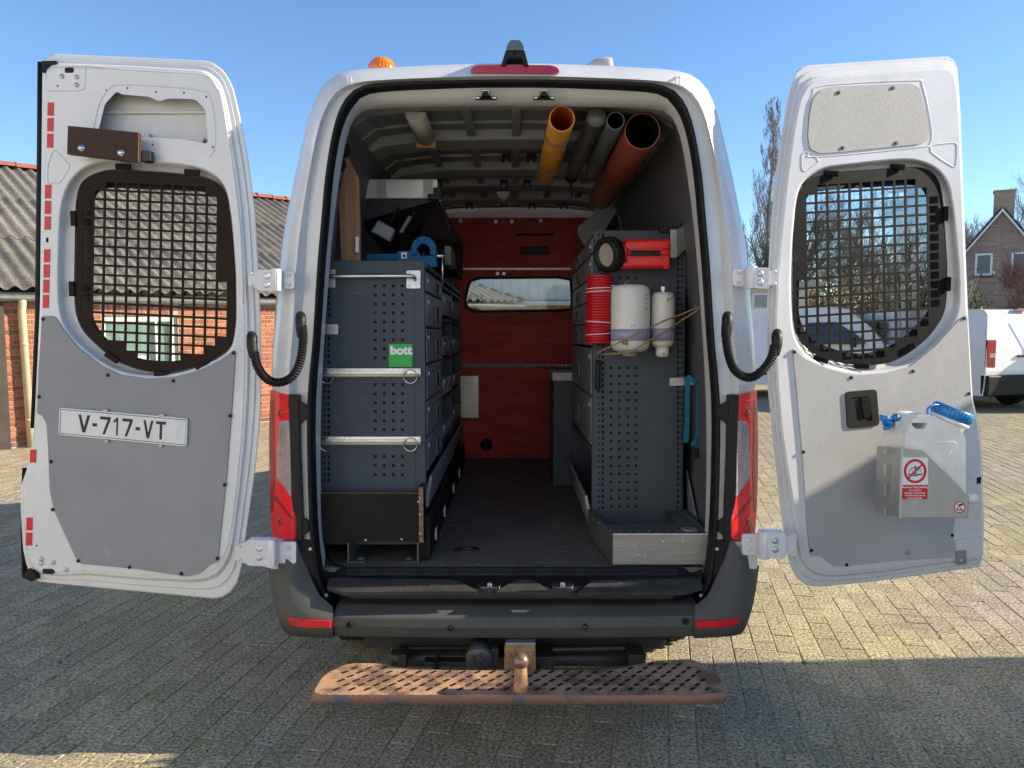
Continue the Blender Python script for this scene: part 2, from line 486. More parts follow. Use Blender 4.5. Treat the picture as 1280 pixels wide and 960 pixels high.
SEO = [(748,235),(736,243),(720,248),(663,254),(580,257),(500,257),(420,250),(337,245),(273,239.5),(223,235),(173,227),(140,218),(120,206),(108.5,188),(104,155),(101,60),(100.5,0)]
SEI = [(742,230),(730,236),(715,240),(663,246),(580,249),(500,249),(420,243),(337,237.5),(273,232),(223,227.5),(180,221),(150,213),(131,203),(119,190),(113,160),(108.5,60),(108,0)]
INN = [(735,226),(722,236),(700,239),(663,243),(581,245),(500,244),(420,240),(337,234),(273,228),(223,221.5),(183,215),(153,207),(138,197),(132,179),(129.5,122),(128,0)]
N_ = 121
r_out = half(OUT, 3.21); r_cor = half(COR, 3.05); r_cri = half(CRI, 3.085); r_seo = half(SEO, 3.075)
r_sei = half(SEI, 3.085); r_inn = half(INN, 3.15)
def fw(r, Y, zt=None, xs=1.0, zb=.5):
    out = []
    for p in r:
        z = p.z
        if zt is not None: z = zb + (p.z - zb) * (zt - zb) / (2.70 - zb)
        out.append(Vector((p.x * xs, Y, z)))
    return out
r_mid = [a.lerp(b, .45) + Vector((0, -.045, 0)) + (Vector((a.x, 0, a.z - 1.5)).normalized() * .012) for a, b in zip(r_out, r_cor)]
ztl = P(640, 489, 3.1).z
for rr_, dd in ((r_mid, .085), (r_out, .05), (r_cor, .035)):
    for p in rr_:
        if p.z < ztl: p.y += dd
body = MB()
secs = [fw(r_out, 3.5, 2.71), fw(r_out, 6.15, 2.74), fw(r_out, 6.55, 2.58, .985), fw(r_out, 6.95, 2.12, .975), fw(r_out, 7.45, 1.60, .965)]
hood = [fw(r_out, 8.3, 1.2, .95), fw(r_out, 8.75, 1.0, .9), fw(r_out, 8.92, .82, .82)]
body.ring_loft([r_cor, r_mid, r_out] + secs[:3], closed=False)
# windscreen gap: sides only between the roof edge and the bonnet
def side_strip(rings, lo, hi):
    for a, b in ((0, lo), (hi, N_)):
        body.ring_loft([r[a:b] for r in rings], closed=False)
iz = [i for i, p in enumerate(r_out) if p.z > 2.35]
lo, hi = iz[0] + 4, iz[-1] - 3
side_strip(secs[2:5], lo + 1, hi)
body.ring_loft([secs[4]] + hood, closed=False, cap1=True)
build('body', body, WHITE, van)
pe = MB(); pe.ring_loft([r_cri, r_cor], closed=False); build('rear_frame_edge', pe, WHITE, van)
for s in (-1, 1):
    for k in (0, 4.5):
        pj = MB(); pj.tube([P(CXP + s * (210 - k), 92.5, 3.14), P(CXP + s * (208 - k), 97, 3.05), P(CXP + s * (206.5 - k), 106, 3.045)], .0022, 6); build('roof_joint', pj, WHITE, van)
ws = MB(); ws.ring_loft([r[lo:hi + 1] for r in secs[2:5]], closed=False)
build('windscreen', ws, CABGLASS, van)
fl = MB(); fl.box((-.97, 3.3, .42), (.97, 8.7, .5))
build('underbody', fl, CHASSIS, van)
# rear frame between cream strip and seal, seal, inner frame
jm = MB(); jm.ring_loft([r_cri, r_seo], closed=False); build('door_jamb', jm, WHITE, van)
inn = MB(); inn.ring_loft([half(SEI, 3.10), [p.lerp(q, .5) + Vector((0, -.01, 0)) for p, q in zip(half(SEI, 3.11), r_inn)], r_inn, fw(r_inn, 3.2)], closed=False)
build('inner_frame', inn, WHITE_IN, van)
sl = MB()
mid_ = [a.lerp(b, .5) + Vector((0, -.032, 0)) for a, b in zip(r_seo, r_sei)]
q1 = [a.lerp(b, .12) + Vector((0, -.022, 0)) for a, b in zip(r_seo, r_sei)]; q2 = [a.lerp(b, .88) + Vector((0, -.022, 0)) for a, b in zip(r_seo, r_sei)]
sl.ring_loft([[p + Vector((0,.03,0)) for p in r_seo], q1, mid_, q2, [p + Vector((0,.03,0)) for p in r_sei]], closed=False)
build('door_seal', sl, RUBBER, van)
# latches on the header
for px in (607.5, 680):
    b = MB(); c = P(px, 122, 3.09)
    b.cbox(c + Vector((0, .01, 0)), (.085, .012, .012)); b.cbox(c + Vector((0, -.008, .010)), (.034, .03, .02))
    o = build('header_latch', b, BLACKP, van, bevel=.002)
    s = MB(); s.tube([c + Vector((-.012, -.024, .0)), c + Vector((-.012, -.03, .018)), c + Vector((.012, -.03, .018)), c + Vector((.012, -.024, .0))], .003, 6)
    s.cbox(c + Vector((-.033, .002, -.002)), (.014, .012, .005)); s.cbox(c + Vector((.033, .002, -.002)), (.014, .012, .005))
    build('striker', s, STEEL, o)
# ------------------------------------------------------------------ interior
def zat(py, Y): return P(640, py, Y).z
FZ = .645; BY = 6.03
f = MB(); f.box((-.89, 3.135, FZ - .03), (.89, BY, FZ)); build('cargo_floor', f, FLOOR, van)
# side linings: follow the frame outline to the bulkhead
li = MB()
hl = [i for i, p in enumerate(r_inn) if p.z > 2.47]
a0, a1 = hl[0], hl[-1]
near = [p + Vector((math.copysign(.035, p.x), .04, 0)) for p in r_inn]
def wall_ring(Y, k): return [Vector((p.x * (1 + .012 * k), Y, p.z)) for p in near]
li.ring_loft([wall_ring(3.19, 0)[:a0 + 1], wall_ring(3.5, 1)[:a0 + 1], wall_ring(BY, 1)[:a0 + 1]], closed=False)
build('side_lining', li, PANEL_DARK, van)
li = MB(); li.ring_loft([wall_ring(3.19, 0)[a1:], wall_ring(3.5, 1)[a1:], wall_ring(BY, 1)[a1:]], closed=False)
build('side_lining', li, PANEL_DARK, van)
ce = MB()
zc = 2.615
xs_ = [-.76, -.64, -.4, 0, .4, .64, .76]; zz = [2.50, 2.588, 2.615, 2.622, 2.615, 2.588, 2.50]
rg = []
Y = 3.16
while Y < BY + .02:
    for dy, dz in ((0, 0), (.10, 0), (.104, -.012), (.116, -.012), (.12, 0)):
        rg.append([Vector((x, min(Y + dy, BY + .05), z + dz)) for x, z in zip(xs_, zz)])
    Y += .22
ce.ring_loft(rg, closed=False, sm=False)
build('ceiling_skin', ce, CEIL, van)
def rib(y0, y1, drop):
    b = MB(); rr = []
    for yy, d in ((y0, 0), (y0 + .03, drop), (y1 - .03, drop), (y1, 0)):
        rr.append([Vector((x, yy, z - (d if abs(x) < .7 else d * .15))) for x, z in zip(xs_, zz)])
    b.ring_loft(rr, closed=False, sm=False)
    build('roof_rib', b, RIB, van, bevel=.006)
for y0, y1 in ((3.20, 3.42), (3.86, 4.12), (4.55, 4.80), (5.02, 5.24), (5.52, 5.80)): rib(y0, y1, .042)
# short lengthwise stiffeners between the ribs
st = MB()
for x in (-.62, -.42, -.2, .02, .24, .46):
    for y0, y1 in ((3.42, 3.86), (4.12, 4.55), (4.80, 5.02), (5.24, 5.52)):
        st.box((x - .02, y0, 2.585), (x + .02, y1, 2.600))
build_each('ceiling_stiffener', st, CEIL, van, bevel=.004)
# ceiling lamps
def ceil_lamp(px, py, Y, L, w):
    c = P(px, py, Y); b = MB()
    rr = []
    for k in range(9):
        a = math.pi * k / 8
        rr.append([Vector((c.x - w / 2 * math.cos(a), c.y - L / 2, c.z + .03 - .045 * math.sin(a))), Vector((c.x - w / 2 * math.cos(a), c.y + L / 2, c.z + .03 - .045 * math.sin(a)))])
    b.ring_loft(rr, closed=False); b.poly([r[0] for r in rr]); b.poly([r[1] for r in rr])
    o = build('ceiling_lamp', b, WHITE_IN, van)
    e = MB(); e.box((c.x - w / 2, c.y + L / 2, c.z - .02), (c.x + w / 2, c.y + L / 2 + .03, c.z + .03)); build('lamp_end', e, PLYEDGE, o)
ceil_lamp(526, 165, 3.62, .42, .092)
ceil_lamp(629, 250, 5.3, .3, .085)
for px, py, Y in ((633, 195, 4.28), (664, 195, 4.28), (630, 227, 4.9), (659, 227, 4.9), (548, 226, 4.9), (587, 255, 5.4), (665, 255, 5.4), (705, 255, 5.4)):
    bk = MB(); c = P(px, py, Y); bk.cbox(c, (.05, .03, .02)); bk.cbox(c + Vector((-.018, 0, -.02)), (.012, .03, .03)); bk.cbox(c + Vector((.018, 0, -.02)), (.012, .03, .03))
    build('roof_bracket', bk, BLACKP, van)
cb = MB(); cb.tube(spline([P(x, y, 5.42) for x, y in ((552, 257), (575, 259), (590, 255), (620, 258), (650, 256), (666, 255), (690, 259), (706, 255), (730, 258), (742, 262))], 5), .004, 6)
build('ceiling_cable', cb, BLACKP, van)
# bulkhead
BP = Plane((0, BY, 1.6), (1, 0, 0), (0, 0, 1))
win = rounded([(582, 380), (587, 356), (591, 349), (712, 348), (714, 386), (590, 388)], 5)
b = MB(); outl = [BP.q(*p) for p in ((540, 272), (760, 272), (760, 573), (540, 573))]
b.plate(outl, (0, .02, 0), holes=[[BP.q(*p) for p in win]])
bh = build('bulkhead', b, RED_PLY, van)
b = MB(); wo = rounded([(579, 383), (584, 353), (589, 346), (716, 345), (718, 390), (586, 391)], 5)
n = 48; cw = (648, 368)
ra = [BP.q(*p, .0) for p in raycast_poly(wo, cw, n)]; rb = [BP.q(*p, .012) for p in raycast_poly(wo, cw, n)]; rc = [BP.q(*p, .012) for p in raycast_poly(win, cw, n)]; rd = [BP.q(*p, -.03) for p in raycast_poly(win, cw, n)]
b.ring_loft([ra, rb, rc, rd], sm=False); build('window_gasket', b, RUBBER, bh)
b = MB(); b.poly([BP.q(*p, -.01) for p in win]); build('pane', b, CABGLASS, bh)
b = MB()
for y0, y1 in ((455, 460),):
    rr = []
    for k in range(60):
        px = 572 + k * 2.4; c = BP.q(px, 457.5, .02); tw = .004 * (k % 2)
        rr.append([c + Vector((0, -.012 - tw, -.014)), c + Vector((0, -.016 - tw, 0)), c + Vector((0, -.012 - tw, .014)), c + Vector((0, .015, .014)), c + Vector((0, .015, -.014))])
    b.ring_loft(rr, sm=False)
build('lashing_rail', b, ALU, bh)
b = MB(); b.plate([BP.q(*p, .006) for p in ((566, 470), (598, 470), (598, 522), (566, 522))], (0, .004, 0)); build('steel_cover_plate', b, ALU_DARK, bh)
b = MB(); b.lathe(BP.q(608, 556, .002), (0, -1, 0), [(0, .05), (.012, .048), (.014, .032), (.004, .028), (.004, 0)], 20); build('round_grommet', b, BLACKP, bh)
b = MB(); b.box(tuple(BP.q(560, 337.5) + Vector((0, -.012, 0))), tuple(BP.q(714, 335) + Vector((0, 0, 0)))); build('panel_joint', b, ALU_DARK, bh)
b = MB(); b.cbox(BP.q(668, 313, .01), (.22, .02, .06)); b.cbox(BP.q(668, 293, .015), (.3, .02, .02)); build('grab_handle', b, BLACKP, bh, bevel=.006)
b = MB()
for px, py in ((576, 276), (620, 277), (640, 277), (676, 276), (622, 342), (630, 342)): b.disc(BP.q(px, py, 0), (0, -1, 0), .016, .006, 10)
build_each('bulkhead_screw', b, ZINC, bh)
# gusset and dark opening at the right of the bulkhead
b = MB(); gp = [(748, 270), (790, 235), (800, 300), (740, 340), (716, 285)]
b.plate([P(px, py, 5.3) for px, py in ((722, 283), (768, 248), (786, 268), (788, 300), (742, 330), (722, 292))], (0, .03, 0), holes=[[P(px, py, 5.3) for px, py in ((748, 302), (772, 262), (778, 300))]])
build('roof_gusset', b, CEIL, van, bevel=.004)
# floor rings
for px, py in ((583, 687), (595, 592), (655, 592)):
    c = PZ(px, py, FZ); rr = .045
    b = MB(); b.tube([c + Vector((math.cos(t) * .052, math.sin(t) * .04, .002)) for t in [k * math.pi / 8 for k in range(16)]], .007, 6, closed=True)
    b.lathe(c + Vector((0, 0, .001)), (0, 0, 1), [(0, .04), (.002, .04)], 16); b.cbox(c + Vector((0, 0, .006)), (.045, .02, .008))
    build('floor_ring', b, CHASSIS, van)
# scuffs, scratches and sawdust flecks worn into the floor
random.seed(11); m = MB()
for k in range(420):
    x = random.uniform(-.36, .36); Y = 3.16 + 2.7 * random.random() ** 1.6; L = random.choice((.004, .006, .01, .03, .07)) * random.uniform(.5, 1.5); wd_ = random.uniform(.0008, .0026) if L > .015 else L * .6
    a = random.uniform(0, 3.14); u_ = Vector((math.cos(a), math.sin(a), 0)); v_ = Vector((-u_.y, u_.x, 0)); c = Vector((x, Y, FZ + .0008 + k * 1e-6))
    bend = v_ * random.uniform(-.2, .2) * L
    m.add([c - u_ * L, c - v_ * wd_ + bend, c + u_ * L, c + v_ * wd_ + bend], [(0, 1, 2, 3)])
build('floor_scuff', m, M('pale_scuff', (.30, .25, .20), .8, rnd=.3), van, kind='stuff')
# ------------------------------------------------------------------ sill step
def zq(py, Y): return P(640, py, Y).z
zA, zB, zC, zD = zq(714, 3.125), zq(741, 2.985), zq(749, 2.975), zq(757, 3.03)
b = MB()
rows = []
for Yv, zv, k in ((3.2, FZ - .02, .80), (3.134, FZ - .02, .80), (3.134, FZ + .004, .80), (3.118, FZ + .005, .80), (3.10, zA - .004, .80), (3.10, zq(719, 3.1), .80), (3.0, zB + .01, .775), (2.985, zB, .76), (2.98, zC, .745), (3.03, zC - .01, .75), (3.05, .47, .78)):
    rows.append([Vector((x * k, Yv + .09 * max(0, abs(x) - .86) / .14, zv + .03 * (max(0, abs(x) - .9) / .1) ** 2)) for x in [-1 + 2 * i / 40 for i in range(41)]])
b.ring_loft(rows, closed=False, sm=False)
sill = build('entry_sill', b, BLACKP, van, bevel=.004)
SP = Plane(Vector((0, 3.1, zq(719, 3.1))), (1, 0, 0), Vector((0, 3.0 - 3.1, zB + .01 - zq(719, 3.1))))
for poly in ([(412, 722), (566, 724), (576, 727), (598, 739), (430, 740), (408, 733)], [(640, 727.5), (646, 724.5), (664, 724.5), (671, 727.5), (690, 740), (618, 740)], [(735, 730), (742, 725.5), (872, 723), (880, 732), (858, 739), (722, 740)]):
    m = MB(); m.plate([SP.q(px, py, .014) for px, py in rounded(poly, 3, 3)], SP.n * -.018); build('sill_tread', m, SILL, sill, bevel=.003)
m = MB()
for k in range(7):
    x0 = 444 + k * 15
    m.plate([SP.q(px, py, .0165) for px, py in ((x0, 733), (x0 + 18, 725.5), (x0 + 21, 725.5), (x0 + 3, 733))], SP.n * -.004)
for k in range(5):
    x0 = 760 + k * 20
    m.plate([SP.q(px, py, .0165) for px, py in ((x0, 733), (x0 + 18, 726), (x0 + 21, 726), (x0 + 3, 733))], SP.n * -.004)
build_each('sill_rib', m, SILL, sill)
for px in (612, 703):
    m = MB(); c = SP.q(px, 730.5, .012)
    m.plate([SP.q(x, y, .006) for x, y in rounded([(px - 15, 727), (px + 15, 727), (px + 13, 734), (px - 13, 734)], 3, 3)], SP.n * -.01)
    o = build('sill_latch', m, STEEL, sill, bevel=.002)
    m = MB(); m.cbox(SP.q(px, 730.5, .010), (.018, .02, .012)); build('striker', m, ALU_DARK, o, bevel=.002)
# ------------------------------------------------------------------ bumper
b = MB()
prof = [(3.10, zq(757, 3.0)), (3.0, zq(757.5, 3.0)), (2.93, zq(772.5, 2.93)), (2.925, zq(785, 2.925)), (2.95, zq(798, 2.95)), (3.2, zq(801, 3.0))]
xl, xr = P(414, 775, 2.93).x, P(880, 775, 2.93).x
rr = []
for k in range(25):
    t = -1 + 2 * k / 24; x = (xl + xr) / 2 + (xr - xl) / 2 * t
    rr.append([Vector((x, y + .02 * t * t, z)) for y, z in prof])
b.ring_loft(rr, closed=False, sm=False); b.poly(rr[0]); b.poly(rr[-1])
bum = build('bumper', b, BUMPER, van, bevel=.007, seg=3)
for s in (-1, 1):
    def X(h, y, Y): return P(CXP + s * (CXP - h), y, Y)
    r0 = resample([X(374, 668, 3.07), X(380, 700, 3.06), X(386, 716, 3.05), X(399, 744, 3.0), X(416, 758, 2.985)], 16)
    r1 = resample(spline([X(356, 690, 3.03), X(362, 725, 2.98), X(374, 757, 2.945), X(392, 767, 2.936), X(416, 772, 2.932)], 5), 16)
    r2 = resample(spline([X(335, 708, 3.13), X(341, 748, 3.05), X(350, 772, 2.975), X(380, 781, 2.938), X(416, 784, 2.928)], 5), 16)
    r3 = resample(spline([X(336, 712, 3.22), X(344, 758, 3.16), X(353, 787, 3.06), X(368, 795, 2.99), X(416, 798, 2.955)], 5), 16)
    r4 = [Vector((p.x, p.y + .5 * (1 - k / 15) + .1, p.z)) for k, p in enumerate(r3)]
    m = MB(); m.ring_loft([r0, r1, r2, r3, r4], closed=False)
    c = build('bumper_corner', m, BUMPER, bum)
    m = MB()
    pl = [X(356, 771.5, 2.958), X(385, 775.5, 2.926), X(413, 777, 2.918), X(413, 785.5, 2.918), X(385, 785, 2.928), X(365, 782, 2.955)]
    m.plate(pl, (0, .03, 0)); build('bumper_reflector', m, REFL_RED if s < 0 else REFL_RED, c, bevel=.002)
for px, py in ((437, 781), (563, 785), (731, 783), (857, 777)):
    m = MB(); m.lathe(P(px, py, 2.932), (0, -1, 0), [(0, .013), (.006, .012), (.007, .009), (.003, .008), (.004, 0)], 14); build('parking_sensor', m, BLACKP, bum)
# ------------------------------------------------------------------ tail lights, hinge strips, brackets
for s in (-1, 1):
    def T(px): return px if s < 0 else 2 * CXP - px
    pa = P(T(337), 580, 3.17); pb = P(T(367), 580, 3.055)
    TP = Plane(pb, pa - pb, (0, 0, 1))
    m = MB(); tl = rounded([(338, 487, 2), (360, 494, 2), (362, 568), (363.5, 620), (367.5, 650), (367.5, 675, 3), (341, 676, 4), (338, 640), (336.5, 595), (336, 541)], 6)
    m.plate([TP.q(T(px), py, .012) for px, py in tl], TP.n * -.05); t = build('tail_light', m, RED_LENS, van, bevel=.006, seg=3)
    m = MB(); m.plate([TP.q(T(px), py, .0155) for px, py in rounded([(349, 527, 4), (361, 525, 3), (362.5, 570), (363.5, 621, 2), (346, 597, 5), (347, 560)], 4)], TP.n * -.01); cl = build('clear_lens', m, CLEAR_LENS, t, bevel=.002)
    m = MB()
    for d in (2.2, 4.6, 7.0):
        m.tube([TP.q(T(px), py, .0165) for px, py in ((361.5, 525 + d), (349 + d, 528 + d), (347.3 + d, 560), (346.2 + d, 595 - d), (362.8, 619 - d * 1.6))], .0016, 5)
    m.tube([TP.q(T(px), py, .0165) for px, py in ((347, 568), (362.5, 568))], .003, 5)
    build_each('lens_rib', m, ALU_DARK, cl)
    m = MB()
    for py in (517, 652): m.lathe(TP.q(T(350), py, .0122), TP.n, [(0, .017), (.003, .015), (.003, .008), (.001, .0)], 14)
    m.plate([TP.q(T(px), py, .0135) for px, py in ((341, 622), (344, 620), (366, 648), (366, 652))], TP.n * -.004)
    m.plate([TP.q(T(px), py, .0135) for px, py in ((338.5, 500), (342, 501), (342.5, 560), (343, 600), (341, 640), (338.5, 640), (337.5, 560))], TP.n * -.004)
    build('lens_detail', m, RED_LENS_D, t)
    m = MB()
    for k in range(34):
        yy = 502 + k * 3.6; xo = 337.5 + (1.2 if yy > 600 else .5); m.tube([TP.q(T(xo), yy, .0128), TP.q(T(xo + 4.5), yy + .4, .0128)], .0011, 4)
    for k in range(5): m.tube([TP.q(T(346), 500 + k * 4.5, .0125), TP.q(T(358.5), 501.5 + k * 4.5, .0125)], .0010, 4)
    m.plate([TP.q(T(px), py, .0138) for px, py in ((343.5, 658), (347, 652), (361, 655), (363, 668), (346, 669))], TP.n * -.002)
    build('lens_flute', m, RED_LENS, t, kind='stuff')
    m = MB(); Yb = 3.045
    m.plate([P(T(px), py, Yb) for px, py in ((360.5, 493), (373, 494), (374, 560), (377.5, 650), (378, 676), (368, 676), (368, 650), (364, 620), (362.5, 560))], (0, .05, 0))
    for yy in (513, 657):
        m.plate([P(T(px), py, Yb + .005) for px, py in ((372, yy - 12), (386, yy - 4), (386, yy + 8), (373, yy + 18))], (0, .03, 0))
    build('hinge_channel', m, BLACKP, van, bevel=.003)
    m = MB(); m.plate([P(T(px), py, 3.055) for px, py in ((377, 676), (372, 676), (380, 716), (398, 745), (414, 752), (404, 735), (396, 715), (390, 676))], (0, .05, 0)); build('lower_jamb_trim', m, RUBBER, van)
    m = MB(); m.disc(P(T(388), 686, 3.05), (0, -1, 0), .007, .005, 10); m.disc(P(T(408), 744, 3.03), (0, -1, 0), .007, .005, 10); build_each('trim_bolt', m, ZINC, van)
    # painted corner below the light that carries the hinge
    m = MB(); m.plate([P(T(px), py, 3.06) for px, py in ((336, 678), (371, 677), (373, 700), (368, 712), (337, 712))], (0, .08, 0)); build('corner_panel', m, WHITE, van, bevel=.006)
# ------------------------------------------------------------------ roof parts
m = MB(); bl = rounded([(587, 90), (591, 83), (600, 81.3), (687, 81.3), (697, 84), (700, 91)], 3)
m.plate([P(px, py, 3.04) for px, py in bl], (0, .06, 0)); brk = build('brake_light', m, CRIMSON, van, bevel=.006, seg=3)
def camring(sc, Y):
    return [P(644 + (px - 644) * sc, 82 + (py - 82) * sc, Y) for px, py in rounded([(626, 82), (632, 65), (635, 54), (640, 50), (648, 50), (653, 54), (656, 65), (661, 82)], 4, 3)]
m = MB(); m.ring_loft([camring(.97, 3.03), camring(1, 3.06), camring(1, 3.2), camring(.7, 3.36)], cap1=True, sm=False)
o1 = rounded([(626, 82), (632, 65), (635, 54), (640, 50), (648, 50), (653, 54), (656, 65), (661, 82)], 4, 3)
m = MB()
m.plate([P(px, py, 3.03) for px, py in ((626, 82), (632, 63), (636, 60.5), (652, 60.5), (656, 63), (661, 82), (654.5, 82), (653, 73), (634, 73), (632.5, 82))], (0, .14, 0))
ch = build('reversing_camera', m, BLACKP, van, bevel=.003)
m = MB(); m.plate([P(px, py, 3.025) for px, py in rounded([(632, 62.5), (634.5, 55), (638, 50), (650, 50), (653.5, 55), (656, 62.5)], 4)], (0, .16, 0)); build('camera_hood', m, M('camera_hood_grey', (.10, .13, .14), .35), ch, bevel=.008, seg=3)
m = MB(); m.lathe(P(643.5, 66.5, 3.03), (0, -1, 0), [(0, .007), (.004, .006), (.004, 0)], 12); build('camera_lens', m, GRILLE_R, ch)
m = MB(); m.plate([P(px, py, 3.1) for px, py in ((612, 82), (613, 79.5), (673, 79.5), (675, 82))], (0, .1, 0)); build('camera_base', m, BLACKP, ch)
m = MB(); c = P(478, 90, 3.34)
R = 16.5 / F * 3.34
m.lathe(c, (0, 0, 1), [(-.02, R * .97), (.0, R), (.012, R), (.025, R * .96), (.042, R * .84), (.052, R * .6), (.056, 0)], 28)
be = build('amber_beacon', m, ORANGE, van)
m = MB()
for k in range(28):
    a = 2 * math.pi * k / 28; m.tube([c + Vector((math.cos(a) * R * 1.003, math.sin(a) * R * 1.003, .0)), c + Vector((math.cos(a) * R * .97, math.sin(a) * R * .97, .026))], .0022, 5)
build('lens_flute', m, ORANGE, be, kind='stuff')
m = MB(); m.lathe(c + Vector((0, 0, -.05)), (0, 0, 1), [(0, R * 1.05), (.03, R * 1.03)], 28); build('beacon_base', m, BLACKP, be)
m = MB(); c = P(749, 86, 3.5)
rr = []
for t, hh, ww in ((-.07, .0, .02), (-.05, .018, .035), (-.02, .034, .05), (.03, .040, .055), (.052, .036, .055), (.056, .0, .05)):
    rr.append([c + Vector((t, -ww, -.03)), c + Vector((t, -ww, hh * .6)), c + Vector((t, -ww * .6, hh)), c + Vector((t, ww * .6, hh)), c + Vector((t, ww, hh * .6)), c + Vector((t, ww, -.03))])
m.ring_loft(rr, cap0=True, cap1=True); build('roof_vent', m, M('roof_vent_grey', (.42, .42, .41), .5, var=.1), van)
# ------------------------------------------------------------------ wheels
def wheel(x, Y):
    c = van_to_world((x, Y, 0)); r = .345; s = 1 if x > 0 else -1
    m = MB(); m.lathe((c.x - .12, c.y, r), (1, 0, 0), [(0, .22), (.0, .30), (.02, .335), (.045, .345), (.195, .345), (.22, .335), (.24, .30), (.24, .22)], 40)
    for k in range(44):
        a = 2 * math.pi * k / 44
        for j in range(4):
            Rm = Matrix.Rotation(a, 3, 'X'); m.box((c.x - .085 + j * .046, c.y - .014, r + .343), (c.x - .052 + j * .046, c.y + .014, r + .351), 0, Rm, (c.x, c.y, r))
    o = build('wheel', m, TYRE, van, van=False)
    m = MB(); m.lathe((c.x + s * .02, c.y, r), (s, 0, 0), [(0, .22), (.08, .215), (.07, .12), (.09, .06), (.09, 0)], 24); build('rim', m, RIM, o, van=False)
for x in (-.80, .80):
    for Y in (4.05, 7.75): wheel(x, Y)
# ------------------------------------------------------------------ tow bar and step
tb = MB()
tb.tube([P(490, 822, 3.1), P(800, 822, 3.1)], .035, 12); tb.box(tuple(P(530, 832, 3.02)), tuple(P(600, 820, 3.08)))
tb.box(tuple(P(497, 836, 2.98)), tuple(P(512, 806, 3.08))); tb.box(tuple(P(786, 836, 2.98)), tuple(P(802, 806, 3.08)))
tb.box(tuple(P(612, 836, 2.98)), tuple(P(690, 804, 3.12)))
tb.tube([P(690, 812, 3.0), P(780, 810, 3.0)], .012, 8)
tbo = build('tow_bar', tb, CHASSIS, van, bevel=.003)
m = MB(); PT = Plane(P(650, 825, 2.93), (1, 0, 0), (0, 0, 1))
m.plate([PT.q(px, py) for px, py in rounded([(631, 806, 3), (669, 806, 3), (670, 838), (662, 845), (660, 842), (640, 842), (638, 845), (630, 838)], 3)], (0, .03, 0)); tp = build('tow_plate', m, TOW, tbo, bevel=.003)
m = MB(); m.box(tuple(PT.q(632, 804, .005)), tuple(PT.q(669, 799.5, -.05))); build('tow_plate_top', m, ALU_DARK, tp, bevel=.002)
m = MB()
for px, py in ((636, 818), (664, 817), (636, 838), (665, 838)): m.lathe(PT.q(px, py), (0, -1, 0), [(0, .010), (.012, .010), (.014, .006), (.022, .006)], 6, sm=False)
build_each('tow_bolt', m, TOW, tp)
YB = 2.60; c = P(651, 826.5, YB); m = MB()
m.tube([P(651, 861, YB), P(651, 855, YB), P(651, 843, YB), c + Vector((0, 0, -.02)), c], [.025, .0245, .0225, .021, .020], 8)
m.tube([PT.q(651, 842, 0), P(651, 846, 2.85), P(651, 853, 2.72), P(651, 859, YB + .01)], [.030, .026, .024, .022], 14)
m.lathe(P(651, 864, YB), (0, 0, 1), [(0, .022), (.006, .027), (.030, .027), (.036, .023)], 18)
tbb = build('tow_neck', m, TOW, tp)
m = MB(); m.lathe(c, (0, 0, 1), [(k * 1.12, r * 1.12) for k, r in ((-.025, 0.001), (-.0235, .0085), (-.0177, .0177), (-.008, .0237), (0, .025), (.008, .0237), (.0177, .0177), (.0235, .0085), (.025, .001))], 22); build('tow_ball', m, BALL, tbb)
m = MB(); c = P(599, 819, 2.93)
m.lathe(c, (0, -1, -.1), [(-.08, .040), (0, .048), (.012, .052), (.035, .052), (.042, .046), (.042, .0)], 24); so = build('tow_socket', m, M('socket_grey', (.06,.06,.06), .35), tbo)
m = MB()
for k in range(5):
    a = k * 2 * math.pi / 5; m.cbox(c + Vector((math.cos(a) * .022, -.045, math.sin(a) * .022)), (.010, .006, .016))
m.cbox(c + Vector((.06, .01, 0)), (.03, .05, .06)); build('socket_lid', m, CHASSIS, so, bevel=.002)
# step board
SZ = P(650, 845, 2.72).z
def S(px, py, dz=0): 
    p = PZ(px, py, SZ); p.z += dz; return p
stp = rounded([(388, 866, 6), (402, 843, 10), (432, 829, 12), (470, 829, 10), (500, 835, 8), (560, 838), (740, 838), (772, 836, 8), (820, 826, 10), (868, 823, 14), (897, 838, 8), (909, 858, 6), (908, 866, 5), (860, 869, 3), (402, 869, 5)], 6)
top = [S(*p) for p in stp]
m = MB(); m.ring_loft([[p + Vector((0, 0, -.034)) for p in top], [p + Vector((0, 0, -.008)) for p in top]], sm=True)
m.ring_loft([[p + Vector((0, 0, -.008)) for p in top], [p.lerp(sum(top, Vector()) / len(top), .012) for p in top]], mi=0)
m.poly([p + Vector((0, 0, -.034)) for p in top])
stepo = build('rear_step', m, RUST_EDGE, van)
tp2 = [p.lerp(sum(top, Vector()) / len(top), .012) + Vector((0, 0, .0005)) for p in top]
holes = []; studs = []
import itertools
xs0, xs1 = min(p.x for p in top), max(p.x for p in top)
def inside(pt, poly):
    c = False; j = len(poly) - 1
    for i in range(len(poly)):
        if (poly[i].y > pt[1]) != (poly[j].y > pt[1]) and pt[0] < (poly[j].x - poly[i].x) * (pt[1] - poly[i].y) / (poly[j].y - poly[i].y) + poly[i].x: c = not c
        j = i
    return c
inner = [p.lerp(sum(top, Vector()) / len(top), .05) for p in top]
ymin, ymax = min(p.y for p in top), max(p.y for p in top)
m = MB()
row = 0; yy = ymin + .045
